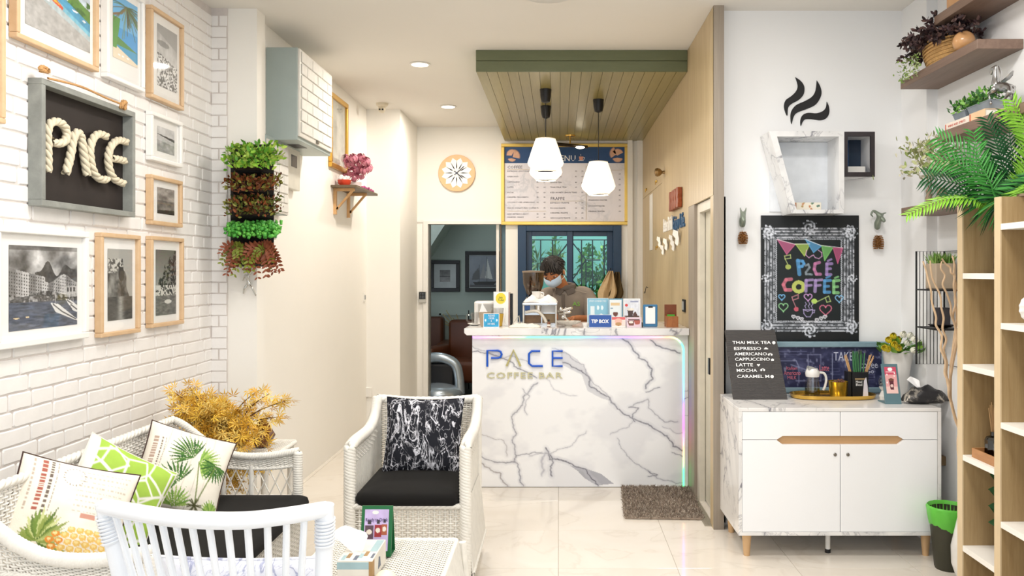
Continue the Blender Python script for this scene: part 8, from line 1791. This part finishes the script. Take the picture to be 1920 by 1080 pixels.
for i in range(9):
    for j in range(7):
        x, y = .40+.075*i+.035*(j % 2), .66+.055*j
        if ((x-.74)/.38)**2+((y-.83)/.2)**2 < 1: c.ell(x, y, .035, .028, 'e0913c' if x < .5 else 'ecc26a'); c.ell(x-.005, y-.006, .018, .014, 'f6dc9a')
pillow('throw_cushion', 'pineapple print cushion at the near end of the wicker love seat', (-1.665, 2.745, .665), .38, .38, .13, (R(-30), R(20), R(34)), cv=c, side=M('brown_piping', '4a3630', .8), group='printed cushions on the wicker love seat')
c = Canvas(110, 110, 'f3f2ea'); cen = [(.42, .42), (.95, .35), (.1, .95), (.75, .95), (.02, .2)]
c.poly([(-.1, -.1), (1.1, -.1), (1.1, 1.1), (-.1, 1.1)], 'a5c94e'); c.shade(fbm(110, 110, 4, 8), .93, 1.06)
for (x, y) in cen:
    pts = [(x+.30*math.cos(a_), y+.30*math.sin(a_)) for a_ in [R(30+60*i) for i in range(7)]]
    for i in range(6): c.line([(x, y), pts[i]], .028, 'f4f3ea'); c.line([pts[i], (x+.42*math.cos(R(60+60*i)), y+.42*math.sin(R(60+60*i))), pts[i+1]], .022, 'f4f3ea')
c.rect(0, 0, .1, 1, 'f4f3ea')
pillow('throw_cushion', 'lime green cushion with white geometric lines in the middle of the love seat', (-1.65, 3.02, .66), .36, .36, .12, (R(-28), R(34), R(40)), cv=c, side=M('cushion_cream', 'efeade', .9), group='printed cushions on the wicker love seat')
c = Canvas(120, 120, 'f1eadc'); r_ = random.Random(6); c.shade(fbm(120, 120, 4, 12), .94, 1.05)
for x, w_, col in ((.06, .045, 'a58878'), (.14, .015, '6a5a50'), (.18, .012, '9a8c80')):
    y = .2
    while y < .95: l = r_.uniform(.02, .05); c.rect(x, y, x+w_, y+l*.7, col, .8); y += l
for i in range(6): c.line([(.25+.1*i, 0), (.1+.13*i, 1)], .005, 'b5a898', .7)
def fanleaf(x, y, a0, a1, l, n_, cols):
    for i in range(n_):
        a_ = R(a0+(a1-a0)*i/(n_-1)); ll = l*(.8+.2*math.sin(PI*i/(n_-1))); nx_, ny_ = -math.sin(a_)*.014, math.cos(a_)*.014; xe, ye = x+math.cos(a_)*ll, y+math.sin(a_)*ll; xm_, ym_ = x+math.cos(a_)*ll*.6, y+math.sin(a_)*ll*.6
        c.poly([(x, y), (xm_+nx_, ym_+ny_), (xe, ye), (xm_-nx_, ym_-ny_)], cols[i % len(cols)], .95)
gA, gB = ('3f6f2c', '557f36', '2a5522'), ('8ab04c', '6f9a3c', 'a2c060')
fanleaf(.55, .38, 150, 290, .34, 15, gA); fanleaf(.62, .42, -80, 60, .30, 15, gB); fanleaf(.84, .40, 10, 190, .24, 15, gA); fanleaf(.46, .72, 130, 300, .32, 15, gA); fanleaf(.50, .98, 190, 340, .24, 12, gB); fanleaf(.93, .95, 180, 300, .16, 10, gB)
for x in (.62, .84): c.line([(x, .42), (.72, .92)], .012, '6a7a3c')
for i in range(12): c.line([(.72, .92), (.72+.08*math.cos(i), .92+.07*math.sin(i))], .012, '4a4a28')
c.rect(.28, .80, .40, .815, '5a4c44'); c.rect(.28, .84, .36, .85, '5a4c44')
pillow('throw_cushion', 'cream cushion with green palm leaves at the far end of the love seat', (-1.575, 3.40, .66), .36, .36, .13, (R(-32), R(22), R(30)), cv=c, side=M('brown_piping'), group='printed cushions on the wicker love seat')
# ------------------------------------------------------------------ side table, branches, amber vase
st_ = thing('wicker_side_table', 'small white wicker side table between the love seat and the pillar', 'side table', (-1.6, 4.12, 0)); sx0, sx1, sy0, sy1, sz_ = -1.84, -1.40, 3.90, 4.32, .60
weave('top_weave', bilin((sx0, sy0, sz_-.006), (sx1, sy0, sz_-.006), (sx0, sy1, sz_-.006), (sx1, sy1, sz_-.006)), 36, 26, wk, st_, rr=.004, amp=.0035); bx('top_board', wkd, sx0+.01, sx1-.01, sy0+.01, sy1-.01, sz_-.03, sz_-.012, parent=st_)
braid('top_edge', [V3((sx0, sy0, sz_-.01)), V3((sx1, sy0, sz_-.01)), V3((sx1, sy1, sz_-.01)), V3((sx0, sy1, sz_-.01)), V3((sx0, sy0, sz_-.01))], .012, wk, st_)
for x in (sx0+.02, sx1-.02):
    for y in (sy0+.02, sy1-.02): MB().cyl((x, y, 0), (x, y, sz_-.02), .018, .018, 12).build('leg', wk, st_, smooth=True)
for y in (sy0+.02, sy1-.02): MB().cyl((sx0, y, .2), (sx1, y, .2), .012, .012, 8).build('stretcher', wk, st_, smooth=True)
amb = M('amber_glass', '8a5322', .06, .1, var=.25, vscale=9, coat=.5)
t = thing('amber_vase', 'faceted amber brown glass vase at the end of the side table', 'vase', (-1.515, 4.15, sz_+.003)); z = sz_+.0035; MB().lathe([(.035, z), (.064, z+.055), (.018, z+.135), (.014, z+.136)], (-1.515, 4.15, 0), 7, a0=.3).build('body', amb, t)
t = thing('yellow_branches', 'spray of artificial yellow maple leaf branches lying over the side table', 'branches', (-1.70, 4.05, sz_+.003)); rg = np.random.default_rng(17); P = []; D = []; brk = M('branch_brown', '5c3d22', .7, var=.1)
bases = [(413, 838, 4.02), (428, 838, 4.05)]
ends = [(326, 735, 3.95), (340, 752, 4.0), (356, 726, 4.02), (375, 745, 4.05), (398, 742, 4.1), (425, 752, 4.1), (485, 731, 4.12), (505, 738, 4.1), (541, 750, 4.1), (522, 782, 4.08), (330, 800, 3.90), (352, 815, 3.86), (318, 780, 3.9), (385, 800, 3.92), (452, 800, 4.0), (480, 805, 3.98), (500, 832, 3.95), (440, 775, 4.05), (365, 770, 3.95), (400, 775, 3.95), (380, 825, 3.88), (345, 775, 3.88), (432, 900, 3.88), (455, 925, 3.88), (478, 885, 3.88), (425, 930, 3.86), (495, 880, 3.9), (360, 760, 4.0), (410, 760, 4.02), (336, 765, 3.9), (390, 760, 3.9), (470, 835, 3.93), (455, 840, 3.9)]
for i, e in enumerate(ends):
    b0 = W(*bases[i % 2]); e0 = W(*e); hang = e[1] > 860
    mid_ = b0.lerp(e0, .5)+V3((0, -.02, .05 if not hang else .02)); 
    if hang: mid_ = V3((b0.x*.4+e0.x*.6, 3.84, .60)); b0 = V3((b0.x, 3.95, .64))
    C_ = curve([b0, mid_, e0], 8); MB().tube(C_, [.006-.005*q/len(C_) for q in range(len(C_))], 5).build('branch', brk, t)
    for q in range(3, len(C_)):
        d = (C_[q]-C_[q-1]).normalized()
        for __ in range(2 if i in (6, 7) else 3):
            P.append(np.array(C_[q])+rg.normal(size=3)*.018); D.append(np.array(d)*.5+rg.normal(size=3)*.8)
P = np.array(P); P[:, 0] = np.maximum(P[:, 0], -1.98)
leaves('maple_leaves', P, D, rg.uniform(.038, .056, len(P)), STAR, [G('leaf_yellow', 'f2c548'), G('leaf_yellow_light', 'f6d878'), G('leaf_amber', 'e8b440')], t)
for x in (-1.71, -1.67): MB().tube([(x, 4.02, sz_+.01), (x+.01, 4.03, sz_+.08)], [.014, .009], 8).build('stump', brk, t, smooth=True)
# ------------------------------------------------------------------ near chair seen from behind
rt = M('white_rattan', 'eef2f8', .25, var=.015, coat=.3)
nc = thing('rattan_chair', 'white glossy rattan chair with thin back slats seen from behind in front', 'chair', (-.88, 2.3, 0))
Pr = [W(195, 950, 2.12), W(250, 960, 2.06), W(320, 971, 2.0), W(400, 976, 1.975), W(470, 975, 1.985), W(545, 966, 2.03), W(610, 955, 2.10)]; rl = curve(Pr, 8)
MB().tube(rl, .0215, 16).build('top_rail', rt, nc, smooth=True)
lowl = curve([V3((-1.08, 2.14, .50)), V3((-.98, 2.08, .50)), V3((-.86, 2.06, .50)), V3((-.74, 2.08, .50)), V3((-.645, 2.14, .50))], 8); MB().tube(lowl, .016, 12).build('lower_rail', rt, nc, smooth=True)
f1, f2 = polyf(rl), polyf(lowl)
for i in range(13): u = (i+.9)/14.2; MB().tube([tuple(f1(np.array(u))), tuple(f2(np.array(u)))], .0088, 10).build('back_slat', rt, nc, smooth=True)
for (a, b, c_) in ((Pr[0], V3((-1.10, 2.15, .45)), V3((-1.12, 2.12, 0))), (Pr[-1], V3((-.625, 2.14, .45)), V3((-.62, 2.12, 0)))):
    MB().tube(curve([a+V3((0, 0, .012)), a.lerp(b, .5), b, c_], 6), .0225, 16).build('back_leg', rt, nc, smooth=True)
    ax_ = (b-a).normalized(); e1_ = ax_.orthogonal().normalized(); e2_ = ax_.cross(e1_)
    MB().tube([a+ax_*(.02+.075*q/120)+(e1_*math.cos(q*.42)+e2_*math.sin(q*.42))*.0235 for q in range(121)], .0035, 5).build('corner_wrap', rt, nc, smooth=True)
for x in (-1.13, -.60): MB().tube([(x, 2.62, 0), (x, 2.62, .42)], .02, 12).build('front_leg', rt, nc, smooth=True); MB().tube([(x, 2.14, .41), (x, 2.62, .42)], .018, 12).build('seat_rail', rt, nc, smooth=True)
for y in (2.14, 2.62): MB().tube([(-1.13, y, .41), (-.60, y, .41)], .018, 12).build('seat_rail', rt, nc, smooth=True)
weave('seat_weave', bilin((-1.12, 2.15, .425), (-.61, 2.15, .425), (-1.12, 2.61, .425), (-.61, 2.61, .425)), 40, 26, rt, nc, rr=.005)
pillow('throw_cushion', 'white marble print cushion behind the slats of the near rattan chair', (-.855, 2.235, .575), .47, .29, .10, (R(6), 0, 0), mat=marble('pale_marble_cloth', 'eff0f6', 'a3a7c2', 6, .02, .7, (.4, .2, .3), (1, 1, 1), .9, .3, (.4, .55), seed=13))
# ------------------------------------------------------------------ door mat
t = thing('door_mat', 'shaggy greyish brown mat on the floor before the wooden wall door', 'mat', (.655, 5.24, 0), (0, 0, R(-3))); mm = M('mat_taupe', 'a39282', .95, var=.15, vscale=25)
MB().box(-.235, .235, -.355, .355, .0005, .012).build('mat_base', mm, t, local=True, bevel=.004); rg = np.random.default_rng(5); N = 9000
P = np.stack([rg.uniform(-.238, .238, N), rg.uniform(-.358, .358, N), np.full(N, .008)], 1)+np.array(ORG[t.name]); TF = (np.array([(0, .14, 0), (1, .0, 0), (0, -.14, 0), (.5, .0, .16)]), [(0, 1, 3), (1, 2, 3)])
leaves('pile', P, rg.normal(size=(N, 3))*.6+np.array([0, 0, .8]), rg.uniform(.014, .026, N), TF, [mm, M('mat_light', 'c2b4a4', .95), M('mat_dark', '8b7b6d', .95)], t)
